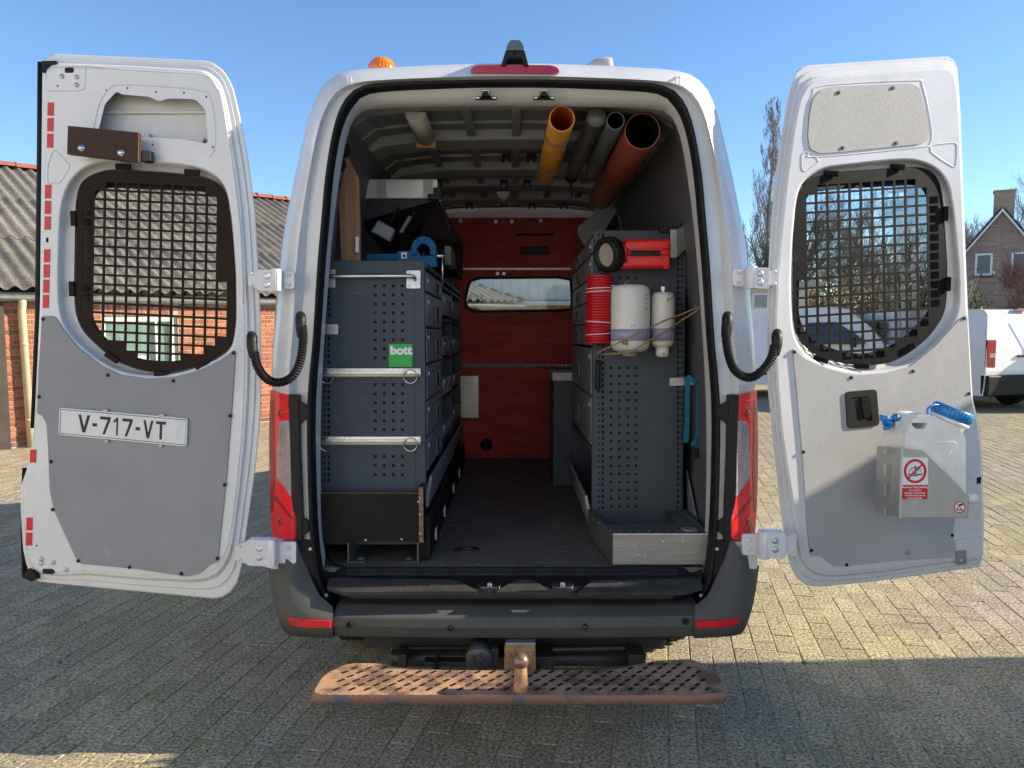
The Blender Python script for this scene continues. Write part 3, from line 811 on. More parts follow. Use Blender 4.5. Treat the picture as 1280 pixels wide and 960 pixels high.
while yy < ymax:
    xx = xs0 + .03 + (.027 if row % 2 else 0)
    while xx < xs1:
        if all(inside((xx + a, yy + bb), inner) for a, bb in ((.02, .012), (-.02, -.012), (.02, -.012), (-.02, .012))):
            h = [Vector((xx + a, yy + bb, SZ + .0005)) for a, bb in ((-.012, -.012), (-.004, -.013), (.006, -.004), (.013, .006), (.012, .012), (.004, .013), (-.006, .004), (-.013, -.006))]
            holes.append(h)
        xx += .054
    yy += .034; row += 1
m.poly(tp2, 0)
for h in holes:
    m.add([p + Vector((0, 0, .0008)) for p in h], [tuple(range(8))], 1)
build('tread_surface', m, [RUST, HOLE], stepo)
m = MB()
for px in (545, 640, 668, 795): m.box(tuple(P(px - 5, 842, 2.9)), tuple(P(px + 5, 833, 3.1)))
build_each('step_arm', m, CHASSIS, stepo)
# rear underside: cross member seen under the bumper
m = MB(); m.box((-.62, 3.15, .30), (.62, 3.3, .40)); m.box((-.5, 3.3, .28), (-.42, 4.6, .36)); m.box((.42, 3.3, .28), (.5, 4.6, .36)); m.tube([(-.8, 4.05, .30), (.8, 4.05, .30)], .05, 10)
build('rear_axle', m, CHASSIS, van)
# ================================================================== the rear doors
NR = 220
def make_door(s, D):
    """s = -1 left door, +1 right door; D holds its traced outlines"""
    hinge = P(D['hinge_px'], 480, 3.03)
    PL = Plane(hinge, (s, .10 if s < 0 else .27, 0), (0, 0, 1))
    q = PL.q
    c = D['centre']
    door = empty('rear_door', PL.q(D['foot'][0], D['foot'][1]), van=True, parent=van)
    door['label'] = D['label']
    Do = raycast_poly(rounded(D['outer'], 7, 3), c, NR); Di = raycast_poly(rounded(D['inner'], 9, 3), c, NR)
    Wr = raycast_poly(rounded(D['recess'], 14, 4), c, NR); Gf = raycast_poly(rounded(D['grille'], 16, 4), c, NR)
    mid = [((a[0]*.35+b[0]*.65), (a[1]*.35+b[1]*.65)) for a, b in zip(Do, Di)]
    m = MB()
    def off(t): return [((a[0]*(1-t)+b[0]*t), (a[1]*(1-t)+b[1]*t)) for a, b in zip(Do, Di)]
    m.ring_loft([[q(*p, h) for p in off(t)] for t, h in ((0, -.075), (0, -.036), (.06, -.032), (.36, -.032), (.40, -.024), (.70, -.022), (.84, -.006), (1, -.003))], sm=False)
    build('door_edge', m, WHITE, door, bevel=.0025, seg=2)
    # inner face with the window recess and any upper opening
    m = MB()
    Di2 = [(a[0] + (c[0]-a[0]) * .006, a[1] + (c[1]-a[1]) * .006) for a in Di]
    m.ring_loft([[q(*p, -.003) for p in Di], [q(*p, 0) for p in Di2]])
    Wr2 = [(a[0] + (a[0]-c[0]) * .02, a[1] + (a[1]-c[1]) * .015) for a in Wr]
    hl = [[q(*p, 0) for p in Wr2]]
    if 'aperture' in D: hl.append([q(*p, 0) for p in D['aperture']])
    m.poly([q(*p, 0) for p in Di2], 0, hl)
    G0 = [(a[0]*.9+b[0]*.1, a[1]*.9+b[1]*.1) for a, b in zip(Gf, Wr)]
    m.ring_loft([[q(*p, 0) for p in Wr2], [q(a[0], a[1], -.006) for a in Wr], [q(a[0]*.75+b[0]*.25, a[1]*.75+b[1]*.25, -.03) for a, b in zip(Wr, G0)], [q(a[0]*.35+b[0]*.65, a[1]*.35+b[1]*.65, -.047) for a, b in zip(Wr, G0)], [q(*p, -.052) for p in G0]])
    if 'aperture' in D:
        ap = D['aperture']; m.add([q(*p, 0) for p in ap] + [q(*p, -.02) for p in ap], [(i, (i+1) % len(ap), len(ap)+(i+1) % len(ap), len(ap)+i) for i in range(len(ap))])
    build('inner_panel', m, WHITE, door)
    # outer skin (seen through openings) with the glass opening
    gl = rounded(D['glass'], 18, 5)
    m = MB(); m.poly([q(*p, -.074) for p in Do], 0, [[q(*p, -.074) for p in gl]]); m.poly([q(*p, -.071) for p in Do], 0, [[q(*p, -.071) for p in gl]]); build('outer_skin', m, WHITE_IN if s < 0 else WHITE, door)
    m = MB(); gb = [((p[0]-c[0])*.965+c[0], (p[1]-D['gc'])*.965+D['gc']) for p in gl]; m.ring_loft([[q(*p, -.070) for p in gl], [q(*p, -.055) for p in gl]]);  build('glass_gasket', m, RUBBER, door)
    m = MB(); m.poly([q(*p, -.066) for p in gl]); build('window_pane', m, DGLASS, door)
    # black border between glass and grille
    m = MB(); G1 = [(a[0]*1.0, a[1]*1.0) for a in raycast_poly(rounded(D['grille'], 16, 4), c, 120)]; Gl = raycast_poly(gl, c, 120)
    m.ring_loft([[q(*p, -.0535) for p in G1], [q(*p, -.0535) for p in Gl]], sm=False); build('window_surround', m, BLACKP, door)
    # grille: cut sheet, square holes on a grid that follows the traced pitch
    x0, y0, cx, cy, rows = D['grid']
    sk = D['skew']
    m = MB()
    gm = D['gmat']
    cols = max(len(r) for r in rows)
    def gp(i, j, di=0, dj=0, h=0):
        u = (i + di) * cx; v = (j + dj) * cy
        return q(x0 + u + v * sk[0], y0 + v + u * sk[1], h)
    bw = .2; bh_ = .24
    hls = []
    for j, r in enumerate(rows):
        for i, ch in enumerate(r):
            if ch == '#':
                hls.append([gp(i, j, a, b, -.012) for a, b in ((bw/2, bh_/2), (1-bw/2, bh_/2), (1-bw/2, 1-bh_/2), (bw/2, 1-bh_/2))])
    m.plate([q(*p, -.012) for p in rounded(D['grille'], 16, 4)], PL.n * -.004, 0, hls)
    gr = build('window_grille', m, gm, door)
    m = MB()
    for px, py, a in D['tabs']:
        b0 = q(px, py, -.008); R = Matrix.Rotation(a * -s if False else a, 3, 'Y')
        m.cbox(b0, (.060, .014, .022), 0, R)
    build_each('grille_tab', m, gm, gr, bevel=.003)
    # lining boards
    for nm, poly, mt in D['linings']:
        m = MB(); m.plate([q(*p, .006) for p in rounded(poly, 3, 3)], PL.n * -.0055); build(nm, m, mt, door, bevel=.0012)
    m = MB()
    for px, py in D['screws']: m.disc(q(px, py, .006), PL.n, .0075, .004, 10)
    build_each('panel_screw', m, BLACKP, door)
    # pressed creases of the sheet metal
    m = MB()
    for cr in D['creases']: m.tube(spline([q(*p, -.0005) for p in cr], 5), .0032, 6)
    build_each('pressed_crease', m, WHITE, door)
    return door, PL

GROWS = ['..#########..', '.###########.', '############.', '############.', '############.', '############.', '############.', '############.', '############.', '############.', '#############', '#############', '#############', '#############', '.############', '.############', '..##########.', '....#######..', '.....####....']
LD = dict(hinge_px=325, centre=(185, 345), gc=345, foot=(170, 740),
  label='open rear door with brown window grille and number plate', gmat=GRILLE_L,
  outer=[(53,76),(64,67),(262,76),(279,87),(291,107),(300,145),(311,201),(319,265),(323,332),(326,400),(327,463),(326,517),(319,588),(312,638),(307,672),(302,713),(294,736),(275,749),(160,738),(44,727),(36,718),(29,690),(26,640),(25,613),(30,590),(38,575),(43,530),(50,380),(51.5,227)],
  inner=[(57,92),(66,83),(161,86),(255,92),(274,107),(281,140),(289,190),(297,250),(302,320),(306,400),(306,470),(303,540),(297,600),(290,660),(284,690),(270,712),(246,721),(180,719),(108,713),(75,717),(50,714),(40,705),(34,690),(30,640),(29,613),(34,592),(41,575),(45,530),(52,380),(53.5,227)],
  recess=[(73,351),(74,302),(76,260),(85,230),(103,210),(131,200),(225,205),(255,211),(275,223),(284,239),(290,275),(295,340),(296,400),(291,434),(276,447),(250,459),(217,468),(183,470),(152,465),(127,453),(98,430),(81,409),(74,385)],
  grille=[(95.5,302),(96,250),(101,229),(116,218),(139,212),(210,216),(259,222),(276,231),(284,246),(291,302),(294,355),(294,410),(288,434),(271,447),(250,457),(208,466),(175,463),(146,451),(125,434),(104,413),(96,392),(94.5,360)],
  glass=[(116,256),(122,240),(134,234.5),(262,240),(272,247),(275,290),(283,340),(285,420),(272,438),(225,452),(178,450),(150,437),(127,418),(115,395)],
  aperture=rounded([(122,168),(131,130),(146,114),(152,118),(187,121),(199,127),(210,123),(244,124),(257,137),(260,180),(228,174),(190,172)], 5, 3),
  grid=(102.7, 224.2, 14.17, 11.78, GROWS),
  skew=(-.015, .052),
  tabs=[(154, 208.5, .05), (240, 215.5, .05), (92, 273, 1.57), (90, 361, 1.57), (140, 447, .6), (202, 467, .05), (254, 457, -.3)],
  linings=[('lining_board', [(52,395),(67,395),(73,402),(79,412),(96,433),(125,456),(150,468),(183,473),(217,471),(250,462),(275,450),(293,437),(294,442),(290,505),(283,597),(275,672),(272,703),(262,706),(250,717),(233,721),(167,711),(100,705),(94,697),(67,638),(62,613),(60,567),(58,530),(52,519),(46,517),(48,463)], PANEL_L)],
  screws=[(54,399),(49,496),(135,469),(217,476),(292,441),(64,577),(66,637),(98,701),(162,709),(227,717),(272,698),(281,606),(288,520)],
  creases=[[(60,206),(66,190),(71,190),(86,206),(84,214),(74,229),(68,228),(60,228),(60,206)], [(116,168),(124,130),(138,110),(150,106),(200,108),(250,113),(263,122),(269,160),(268,186),(262,196)], [(58,113),(70,114),(100,113),(106,106),(107,86)], [(66,84.5),(108,82.5),(161,87.5),(240,92),(262,97),(272,112)], [(291,210),(295,240),(301,300),(304,380)]])
RD = dict(hinge_px=958, centre=(1095, 345), gc=345, foot=(1110, 730),
  label='open rear door with black window grille and jerrycan holder', gmat=GRILLE_R,
  outer=[(1229,708),(1098,726),(1019,734),(999,728),(989,712),(983,689),(975,633),(965,538),(959,479),(957,420),(962,302),(968,227),(977,164),(985,119),(994,90),(1004,82),(1140,73),(1186,70),(1196,78),(1199,111),(1201,152),(1205,265),(1210,392),(1216,499),(1224,530),(1228,570),(1230,657)],
  inner=[(1228,697),(1180,700),(1100,712),(1040,717),(1017,712),(1004,697),(997,655),(987,600),(978,540),(972,470),(970,400),(975,320),(983,240),(992,170),(1001,122),(1012,103),(1030,97),(1140,88),(1186,85),(1194,92),(1197.5,130),(1199,152),(1203,265),(1208,392),(1214,499),(1222,530),(1226,570),(1228,657)],
  recess=[(990,404),(988,360),(990,302),(995,250),(1002,227),(1026,210),(1105,201),(1142,199),(1170,209),(1186,229),(1192,265),(1199,340),(1199,385),(1190,408),(1168,431),(1138,455),(1110,463),(1074,466),(1036,458),(1008,446),(994,424)],
  grille=[(991,388),(992,302),(996,250),(1002,233),(1015,222),(1052,215),(1150,209),(1165,214),(1174,227),(1178,250),(1183,340),(1181,380),(1177,396),(1161,420),(1138,439),(1114,453),(1078,457),(1039,451),(1011,439),(995,420)],
  glass=[(1007,250),(1012,241),(1030,238),(1140,231),(1152,234),(1158,246),(1161,330),(1163,385),(1150,402),(1120,430),(1080,444),(1040,437),(1008,420),(998,395),(999,350)],
  grid=(992.3, 231.9, 13.95, 11.75, [r[::-1] for r in GROWS]),
  skew=(.015, -.065),
  tabs=[(1039, 217, .05), (1122, 208.5, .05), (1182, 267, 1.57), (1185, 355, 1.57), (1136, 436, -.6), (1077, 457.5, .05), (1026, 449, .3)],
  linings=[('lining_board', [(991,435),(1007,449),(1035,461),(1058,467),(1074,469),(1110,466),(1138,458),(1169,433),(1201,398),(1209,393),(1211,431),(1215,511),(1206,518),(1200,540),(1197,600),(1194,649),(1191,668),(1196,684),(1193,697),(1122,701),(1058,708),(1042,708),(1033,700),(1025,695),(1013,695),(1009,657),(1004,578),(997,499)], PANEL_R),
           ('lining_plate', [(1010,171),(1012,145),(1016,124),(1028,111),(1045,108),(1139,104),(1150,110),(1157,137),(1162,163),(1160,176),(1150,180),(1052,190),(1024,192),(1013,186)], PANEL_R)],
  screws=[(993,440),(1064,472),(1141,464),(1205,398),(1211,492),(1004,565),(1014,688),(1190,669),(1058,706),(1048,116),(1116,110),(1053,185),(1120,179)],
  creases=[[(1163,184),(1168,181),(1192,179),(1196,184),(1195,205),(1190,208),(1166,192),(1163,184)], [(1002,194),(1008,190),(1022,199),(1020,205),(1004,214),(1002,194)], [(1008,168),(1010,140),(1016,118),(1030,107),(1140,101),(1153,107),(1164,160),(1162,180),(1150,184),(1024,196),(1010,190),(1008,168)], [(1192,640),(1200,630),(1226,628)], [(1191,700),(1192,680),(1200,672),(1226,670)], [(1214,598),(1206,600),(1205,628),(1226,628)]])
ldoor, LP = make_door(-1, LD)
rdoor, RP = make_door(1, RD)
# ---- left door fittings
q = LP.q
m = MB()
m.tube([q(51, 78, -.04), q(50, 200, -.05), q(47.5, 400, -.05), q(42, 535, -.05)], .012, 8)
m.tube([q(31, 585, -.05), q(29, 660, -.05), q(31, 722, -.04)], .010, 8)
m.plate([q(*p, -.01) for p in ((52, 76), (70, 76), (72, 82), (62, 84), (56, 90), (52, 90))], LP.n * -.03)
m.plate([q(*p, .0) for p in ((27, 722), (33, 712), (44, 717), (46, 724), (40, 727))], LP.n * -.05)
build_each('edge_seal', m, RUBBER, ldoor)
m = MB()
for y0, y1, xa in ((128, 144.5, 59.5), (147.5, 164, 59.2), (167, 184.5, 58.8), (231, 248, 56.3), (251, 267.5, 56), (270.5, 287, 55.7), (311.5, 328, 55), (330.5, 347, 54.5), (349.5, 366, 54), (368.5, 385, 53.5), (562, 578.5, 37.5), (647, 663, 33), (666, 682, 32.5)):
    m.plate([q(*p, .0022) for p in ((xa, y0), (xa + 7.6, y0), (xa + 7.2, y1), (xa - .4, y1))], LP.n * -.002)
build_each('reflective_strip', m, REFL_RED, ldoor)
m = MB()
m.plate([q(*p, .001) for p in rounded([(81, 84.5), (92, 84.5), (92, 91), (81, 91)], 2, 3)], LP.n * -.001)
m.plate([q(*p, .001) for p in rounded([(53, 711), (66, 711), (69, 715), (66, 718), (53, 717)], 2, 3)], LP.n * -.001)
m.plate([q(*p, .001) for p in ((57.5, 297), (60.5, 297), (60.5, 303), (57.5, 303))], LP.n * -.001)
for px, py in ((72, 107.5), (133, 113), (195, 115), (159.5, 110), (230, 116), (258, 121), (266, 184), (191, 181), (46, 682)): m.disc(q(px, py, 0), LP.n, .004, .001, 8)
build('panel_hole', m, HOLE, ldoor, kind='stuff')
m = MB()
for px, py in ((77.5, 95.5), (96, 96.5), (96, 106.5), (52, 704), (67, 703), (83, 712), (52, 699)): m.lathe(q(px, py, 0), LP.n, [(0, .009), (.004, .009), (.004, .006), (.007, .005), (.007, 0)], 10)
build_each('panel_bolt', m, ZINC, ldoor)
m = MB(); m.plate([q(*p, -.06) for p in ((120, 138), (262, 138), (262, 142), (120, 142))], LP.n * -.008); m.plate([q(*p, -.045) for p in ((176, 165), (186, 166), (186, 172), (176, 171))], LP.n * -.02); m.plate([q(*p, -.045) for p in ((222, 169), (255, 172), (253, 181), (222, 178))], LP.n * -.02)
build_each('skin_stiffener', m, WHITE_IN, ldoor, bevel=.003)
m = MB(); bp = [(84.5, 157), (173, 165.5), (172.5, 203), (83.5, 192.5)]
m.plate([q(*p, .075) for p in bp], LP.n * -.021)
bd = build('wooden_block', m, BROWNPLY, ldoor, bevel=.0015)
m = MB(); e0 = [q(173.0, 165.6, .0748), q(173.0, 165.6, .0545), q(172.5, 202.9, .0545), q(172.5, 202.9, .0748)]
m.plate(e0, LP.u * -.0022); m.v = [v for v in m.v]; build('block_end', m, PLYEDGE, bd)
m = MB()
for px, py in ((102, 185), (151.5, 191)): m.lathe(q(px, py, .075), LP.n, [(0, .014), (.003, .014), (.003, .009), (.009, .008), (.009, 0)], 14)
build_each('block_bolt', m, STEEL, bd)
m = MB()
for px, py in ((102, 185), (151.5, 191)): m.tube([q(px, py, .0), q(px, py, .06)], .01, 8)
m.box(tuple(q(176, 203, .02)), tuple(q(187, 188, .05))); m.cbox(q(184, 197, .03), (.03, .05, .035))
build_each('block_bracket', m, CHASSIS, bd)
# number plate
m = MB(); pl = [(74, 509.5), (234.5, 523), (233, 558.5), (73, 543.5)]
m.plate([q(*p, .016) for p in rounded(pl, 3.5, 4)], LP.n * -.006)
npz = build('number_plate', m, PLATE, ldoor, bevel=.0015)
def platept(a, b, h=.0166):
    """a along the plate 0..1, b up from 0 to 1"""
    tl, tr, br, bl = [Vector(p) for p in pl]
    p = bl.lerp(br, a).lerp(tl.lerp(tr, a), b); return q(p.x, p.y, h)
G_ = {'V': [[(0,1),(.24,1),(.5,.30),(.76,1),(1,1),(.62,0),(.38,0)]], '7': [[(0,1),(1,1),(1,.84),(.50,0),(.26,0),(.72,.83),(0,.83)]], '1': [[(.0,.80),(.5,1),(.75,1),(.75,0),(.48,0),(.48,.80),(.1,.68)]],
      'T': [[(0,1),(1,1),(1,.84),(.63,.84),(.63,0),(.37,0),(.37,.84),(0,.84)]], '-': [[(0,.58),(1,.58),(1,.40),(0,.40)]]}
m = MB(); lay = [('V', .150, .243), ('-', .262, .299), ('7', .320, .402), ('1', .424, .474), ('7', .494, .574), ('-', .598, .634), ('V', .657, .736), ('T', .757, .835)]
for ch, a0_, a1_ in lay:
    for pol in G_[ch]: m.plate([platept(a0_ + (a1_ - a0_) * x, .17 + .64 * y) for x, y in pol], LP.n * -.0012)
build('plate_lettering', m, INK, npz)
m = MB(); m.tube([platept(a, b, .0165) for a, b in ((.012, .06), (.988, .06), (.988, .94), (.012, .94), (.012, .06))], .0012, 5); build('plate_rim', m, INK, npz)
m = MB()
for a, b in ((.36, 1.03), (.80, 1.03)): m.cbox(platept(a, b, .015), (.022, .010, .010))
for a, b in ((.38, -.06), (.80, -.05)): m.cbox(platept(a, b, .012), (.014, .010, .012))
build_each('plate_clip', m, ALU_DARK, npz, bevel=.0015)
# ---- right door fittings
q = RP.q
m = MB(); fo = rounded([(1057, 490), (1096, 486.5), (1099.5, 532), (1060, 536)], 5, 4); fi = rounded([(1064, 497), (1087, 494.5), (1091, 526), (1068, 530)], 4, 4)
m.plate([q(*p, .012) for p in fo], RP.n * -.011, 0, [[q(*p, .012) for p in fi]])
m.plate([q(*p, .0068) for p in fi], RP.n * -.0005)
hd = build('door_handle', m, BLACKP, rdoor, bevel=.003)
m = MB(); m.plate([q(*p, .013) for p in rounded([(1076, 497), (1087, 496), (1090, 521), (1080, 523)], 3, 3)], RP.n * -.006)
build('handle_lever', m, GRILLE_R, hd, bevel=.003)
m = MB(); m.plate([q(*p, .001) for p in ((1221, 597), (1227, 596), (1226, 604), (1221, 605))], RP.n * -.001); build('latch_slot', m, HOLE, rdoor)
m = MB(); m.plate([q(*p, .004) for p in rounded([(1194, 689), (1208, 687.5), (1208.5, 705), (1197, 707)], 2, 3)], RP.n * -.004); m.lathe(q(1202, 700.5, .004), RP.n, [(0, .013), (.006, .012), (.006, 0)], 14)
m.disc(q(1134, 690, .006), RP.n, .012, .006, 8); build('stop_bracket', m, ALU_DARK, rdoor)
# jerrycan holder
YF = 2.835
m = MB()
lb, rb_ = [P(1096, 557, 3.045), P(1093, 640, 3.04)], None
A = P(1126, 561, YF); B = P(1153, 562.5, YF); C = P(1211, 620, YF); Dd = P(1210, 647.5, YF); E = P(1123.5, 647.5, YF)
back = RP.q(1126, 600, .002)
m.plate([A, B, C, Dd, E], (0, .002, 0))
Lb0 = P(1096.5, 557, 3.03); Lb1 = P(1093.5, 640, 3.03)
m.plate([A, E, Lb1, Lb0], (.002, 0, 0))
m.plate([E, Dd, Dd + Vector((0, .19, 0)), Lb1], (0, 0, .002)); m.plate([Dd, C, C + Vector((0, .19, 0)), Dd + Vector((0, .19, 0))], (-.002, 0, 0))
ho = build('jerrycan_holder', m, ALU_DARK, rdoor)
m = MB()
for yy, hh in ((563, 5), (587, 7), (612, 8), (638, 5)):
    c0 = P(1110, yy, 2.93); m.cbox(c0 + Vector((-.012, 0, 0)), (.004, .012, hh * .006))
m.plate([E + Vector((0, -.002, 0)), E + Vector((.008, -.002, 0)), A + Vector((.008, -.002, 0)), A + Vector((0, -.002, 0))], (0, .002, 0))
build_each('weld_seam', m, ALU, ho)
FP = Plane(A, (1, 0, 0), (0, 0, 1)); fq = FP.q
m = MB(); m.plate([fq(*p, .0015) for p in ((1128, 571.5), (1160, 572), (1160, 606), (1128, 606))], (0, .001, 0)); stk = build('warning_sticker', m, STICKW, ho)
cx_, cy_ = 1144, 589
# (text and ring of the sticker share one mesh with two inks)
m = MB()
ringo = [fq(cx_ + 14.2 * math.cos(t), cy_ + 15.2 * math.sin(t), .0022) for t in [2*math.pi*k/40 for k in range(40)]]; ringi = [fq(cx_ + 11 * math.cos(t), cy_ + 12 * math.sin(t), .0022) for t in [2*math.pi*k/40 for k in range(40)]]
m.plate(ringo, (0, .0007, 0), 0, [ringi])
m.plate([fq(*p, .0022) for p in ((1136, 598.5), (1134.5, 597), (1152.2, 579.6), (1153.8, 581.2))], (0, .0007, 0), 0)
m.plate([fq(*p, .0022) for p in ((1128, 606.5), (1159.5, 606.5), (1159.3, 624), (1128, 624))], (0, .0015, 0), 0)
for pts in ([(1143.4, 582), (1144.8, 582), (1145, 594), (1143.2, 594)], [(1140.5, 594.2), (1147.5, 594.2), (1147.5, 595.4), (1140.5, 595.4)], [(1138.5, 585.2), (1144, 583.6), (1149.5, 584.2), (1149.5, 585), (1144, 584.6), (1138.7, 586)]):
    m.plate([fq(*p, .0020) for p in pts], (0, .0003, 0), 1)
for xx in (1139, 1149.3):
    yy = 592.3
    m.plate([fq(*p, .0020) for p in ((xx - 4, yy), (xx + 4, yy), (xx + 2.6, yy + 1.6), (xx - 2.6, yy + 1.6))], (0, .0003, 0), 1)
    for sg in (-1, 1): m.plate([fq(*p, .0020) for p in ((xx - .2, 585), (xx + .2, 585), (xx + sg * 3.5 + .25, yy), (xx + sg * 3.5 - .25, yy))], (0, .0003, 0), 1)
for i, t in enumerate(["!! Maximaal 25kg belading !!", "De maximale", "belading is 25 kg zwaar", "inclusief vulling van de", "jerrycan/houder"]):
    vs_, fs_ = text_mesh(t, .0105 if i == 0 else .0085, 0, .0002)
    o_ = fq(1143.8, 609 + i * 3.3 + (.4 if i else 0), .0026); m.add([o_ + Vector((v[0], 0, v[1])) for v in vs_], fs_, 2)
build('sticker_print', m, [STICKR, INK, STICKW], stk)
m = MB(); m.plate([fq(1199.5 + 7.4 * math.cos(t), 634 + 7.8 * math.sin(t), .0012) for t in [2*math.pi*k/28 for k in range(28)]], (0, .001, 0)); rs = build('round_sticker', m, STICKW, ho)
m = MB()
ro = [fq(1199.5 + 7.2 * math.cos(t), 634 + 7.6 * math.sin(t), .0019) for t in [2*math.pi*k/28 for k in range(28)]]; ri = [fq(1199.5 + 5.9 * math.cos(t), 634 + 6.2 * math.sin(t), .0019) for t in [2*math.pi*k/28 for k in range(28)]]
m.plate(ro, (0, .0006, 0), 0, [ri]); m.plate([fq(*p, .0019) for p in ((1195.2, 629.2), (1196, 628.6), (1204.3, 638.2), (1203.4, 639))], (0, .0006, 0), 0)
m.plate([fq(*p, .0017) for p in ((1199, 630), (1204, 629.4), (1204, 631.4), (1201, 632), (1200, 634), (1198.6, 632))], (0, .0003, 0), 1); m.plate([fq(*p, .0017) for p in ((1195.5, 634.5), (1197, 634.5), (1197.5, 636.8), (1200.5, 636.8), (1200.8, 635), (1202, 635), (1201.4, 638), (1196.4, 638))], (0, .0003, 0), 1)
build('round_sticker_print', m, [STICKR, INK], rs)
# ---- hinges
def hinge(px0, px1, py, pxd, s, up):
    Yv, Yd = 3.03, 3.0
    h = 13 if up else 16
    o = MB()
    body_ = [(px0, py - h), (px0 + s * (pxd - px0) * 0 , py - h)]
    # van leaf
    a0_, a1_ = sorted((px0, px0 + (px1 - px0) * .42))
    o.plate([P(*p, Yv - .012) for p in rounded([(a0_, py - h * .8), (a1_, py - h * .85), (a1_, py + h * .85), (a0_, py + h * .8)], 3, 3)], (0, .016, 0))
    b0_, b1_ = sorted((px0 + (px1 - px0) * .36, px0 + (px1 - px0) * .80))
    o.plate([P(*p, Yv - .055) for p in rounded([(b0_, py - h), (b1_, py - h * .95), (b1_, py + h * 1.1), (b0_, py + h)], 3, 3)], (0, .05, 0))
    c0_, c1_ = sorted((px0 + (px1 - px0) * .74, px1))
    o.plate([P(*p, Yv - .035) for p in rounded([(c0_, py - h * .55), (c1_, py - h * .9), (c1_, py + h * .95), (c0_, py + h * .6)], 3, 3)], (0, .045, 0))
    kx = px0 + (px1 - px0) * .40
    o.tube([P(kx, py - h * 1.05, Yv - .035), P(kx, py + h * 1.05, Yv - .035)], .022, 14)
    hg = build('hinge', o, WHITE, van, bevel=.004)
    o = MB()
    for dy in (-5, 6): o.lathe(P(px0 + (px1 - px0) * .60, py + dy, Yv - .0555), (0, -1, 0), [(0, .0125), (.004, .012), (.004, .007), (.006, .0)], 12)
    build_each('hinge_bolt', o, ZINC, hg)
    o = MB()
    for dy in (-6, 6): o.lathe(P(px0 + (px1 - px0) * .12, py + dy, Yv - .012), (0, -1, 0), [(0, .008), (.005, .007), (.005, 0)], 10)
    for dy in (-7, 7): o.lathe(P(px1 - (px1 - px0) * .08, py + dy * 1.1, Yv - .035), (0, -1, 0), [(0, .007), (.004, .006), (.004, 0)], 10)
    build_each('hinge_rivet', o, WHITE, hg)
hinge(368, 310, 350, 300, -1, True)
hinge(370, 293, 691, 293, -1, False)
hinge(916, 973, 347, 980, 1, True)
hinge(928, 996, 681, 996, 1, False)
# ---- door check straps
def strap(pts, f0, f1):
    o = MB(); pp = spline([P(x, y, Y) for x, y, Y in pts], 14); pp = resample(pp, 90)
    o.tube(pp, [.0145 + (.0035 if i % 2 else 0) for i in range(90)], 12, sm=False)
    for f_, i0 in ((f0, 0), (f1, -1)):
        pass
    ob = build('check_strap', o, RUBBER, van)
    for (x, y, Y, dx) in (f0, f1):
        o = MB(); o.tube(spline([P(x - dx * .3, y - 15, Y + .03), P(x, y - 10, Y), P(x, y, Y - .01), P(x + dx, y + 14, Y - .01)], 4), [.014, .017, .019, .020, .021, .021, .021, .020, .020, .020, .019, .019, .017], 12)
        build('strap_fitting', o, BLACKP, ob)
strap([(318, 440, 2.93), (322, 458, 2.91), (334, 474, 2.90), (350, 478, 2.90), (366, 470, 2.90), (375, 452, 2.91), (379, 425, 2.93), (378, 408, 2.95)], (315, 433, 2.94, 3), (376, 408, 2.96, 2))
strap([(968, 432, 2.93), (964, 448, 2.91), (951, 465, 2.90), (935, 472, 2.90), (918, 462, 2.90), (910, 440, 2.91), (907, 415, 2.93), (908, 405, 2.95)], (971, 430, 2.94, -3), (909, 408, 2.96, -2))
# ================================================================== things inside the van
def sheet(m, o, u, v, wd, ht, n, holes, hw, hh, depth=.008, mi=0, mh=1):
    """rectangular sheet with rectangular pits; o corner, u,v axes, n outward"""
    o, u, v, n = Vector(o), Vector(u), Vector(v), Vector(n)
    ub = {0.0, wd}; vb = {0.0, ht}; hs = []
    for a, b, *sz in holes:
        w2, h2 = (sz if sz else (hw, hh))
        a0, a1, b0, b1 = round(a - w2/2, 5), round(a + w2/2, 5), round(b - h2/2, 5), round(b + h2/2, 5)
        hs.append((a0, a1, b0, b1))
    # one row of strips per hole column keeps the mesh light: tessellate with holes
    pts = [o, o + u*wd, o + u*wd + v*ht, o + v*ht]
    hp = [[o + u*a + v*b for a, b in ((h[0], h[2]), (h[1], h[2]), (h[1], h[3]), (h[0], h[3]))] for h in hs]
    m.poly(pts, mi, hp)
    for h in hp:
        k = [p - n*depth for p in h]
        m.add(h + k, [(i, (i+1) % 4, 4 + (i+1) % 4, 4+i) for i in range(4)], mh); m.add(k, [(0,1,2,3)], mh)
# ---- left rack
RY = 3.27
rk = empty('shelving_rack', (-.6, 4.4, FZ), 'slate-grey workshop rack with green sticker, handle bar and two lashing rails', 'shelving rack', van=True)
EP = Plane(P(529, 480, RY), (1, 0, 0), (0, 0, 1))
eA = EP.q(402, 620); eB = EP.q(529, 328)
def ecoord(px, py): p = EP.q(px, py); return (p.x - eA.x, p.z - eA.z)
holes = []
for j in range(0, 22):
    y = 357.5 + j * 11.22
    if 454 < y < 475 or 542 < y < 563: continue
    for i in range(4):
        x = 469 + i * 11.4
        if 486 < x < 516 and 428 < y < 462: continue
        holes.append((*ecoord(x, y), .0125, .0125))
for j in range(0, 33):
    y = 364 + j * 7.4
    if 400 < y < 420 or 454 < y < 475 or 542 < y < 563 or y > 612: continue
    holes.append((*ecoord(405.5, y), .009, .009)); holes.append((*ecoord(411, y), .011, .015))
m = MB(); sheet(m, eA, (1,0,0), (0,0,1), eB.x - eA.x, eB.z - eA.z, (0,-1,0), holes, .0125, .0125)
m.box((eA.x, RY + .0085, eA.z), (eB.x, RY + .03, eB.z)); m.box((eB.x - .0, RY + .001, eA.z), (eB.x + .004, RY + .05, eB.z))
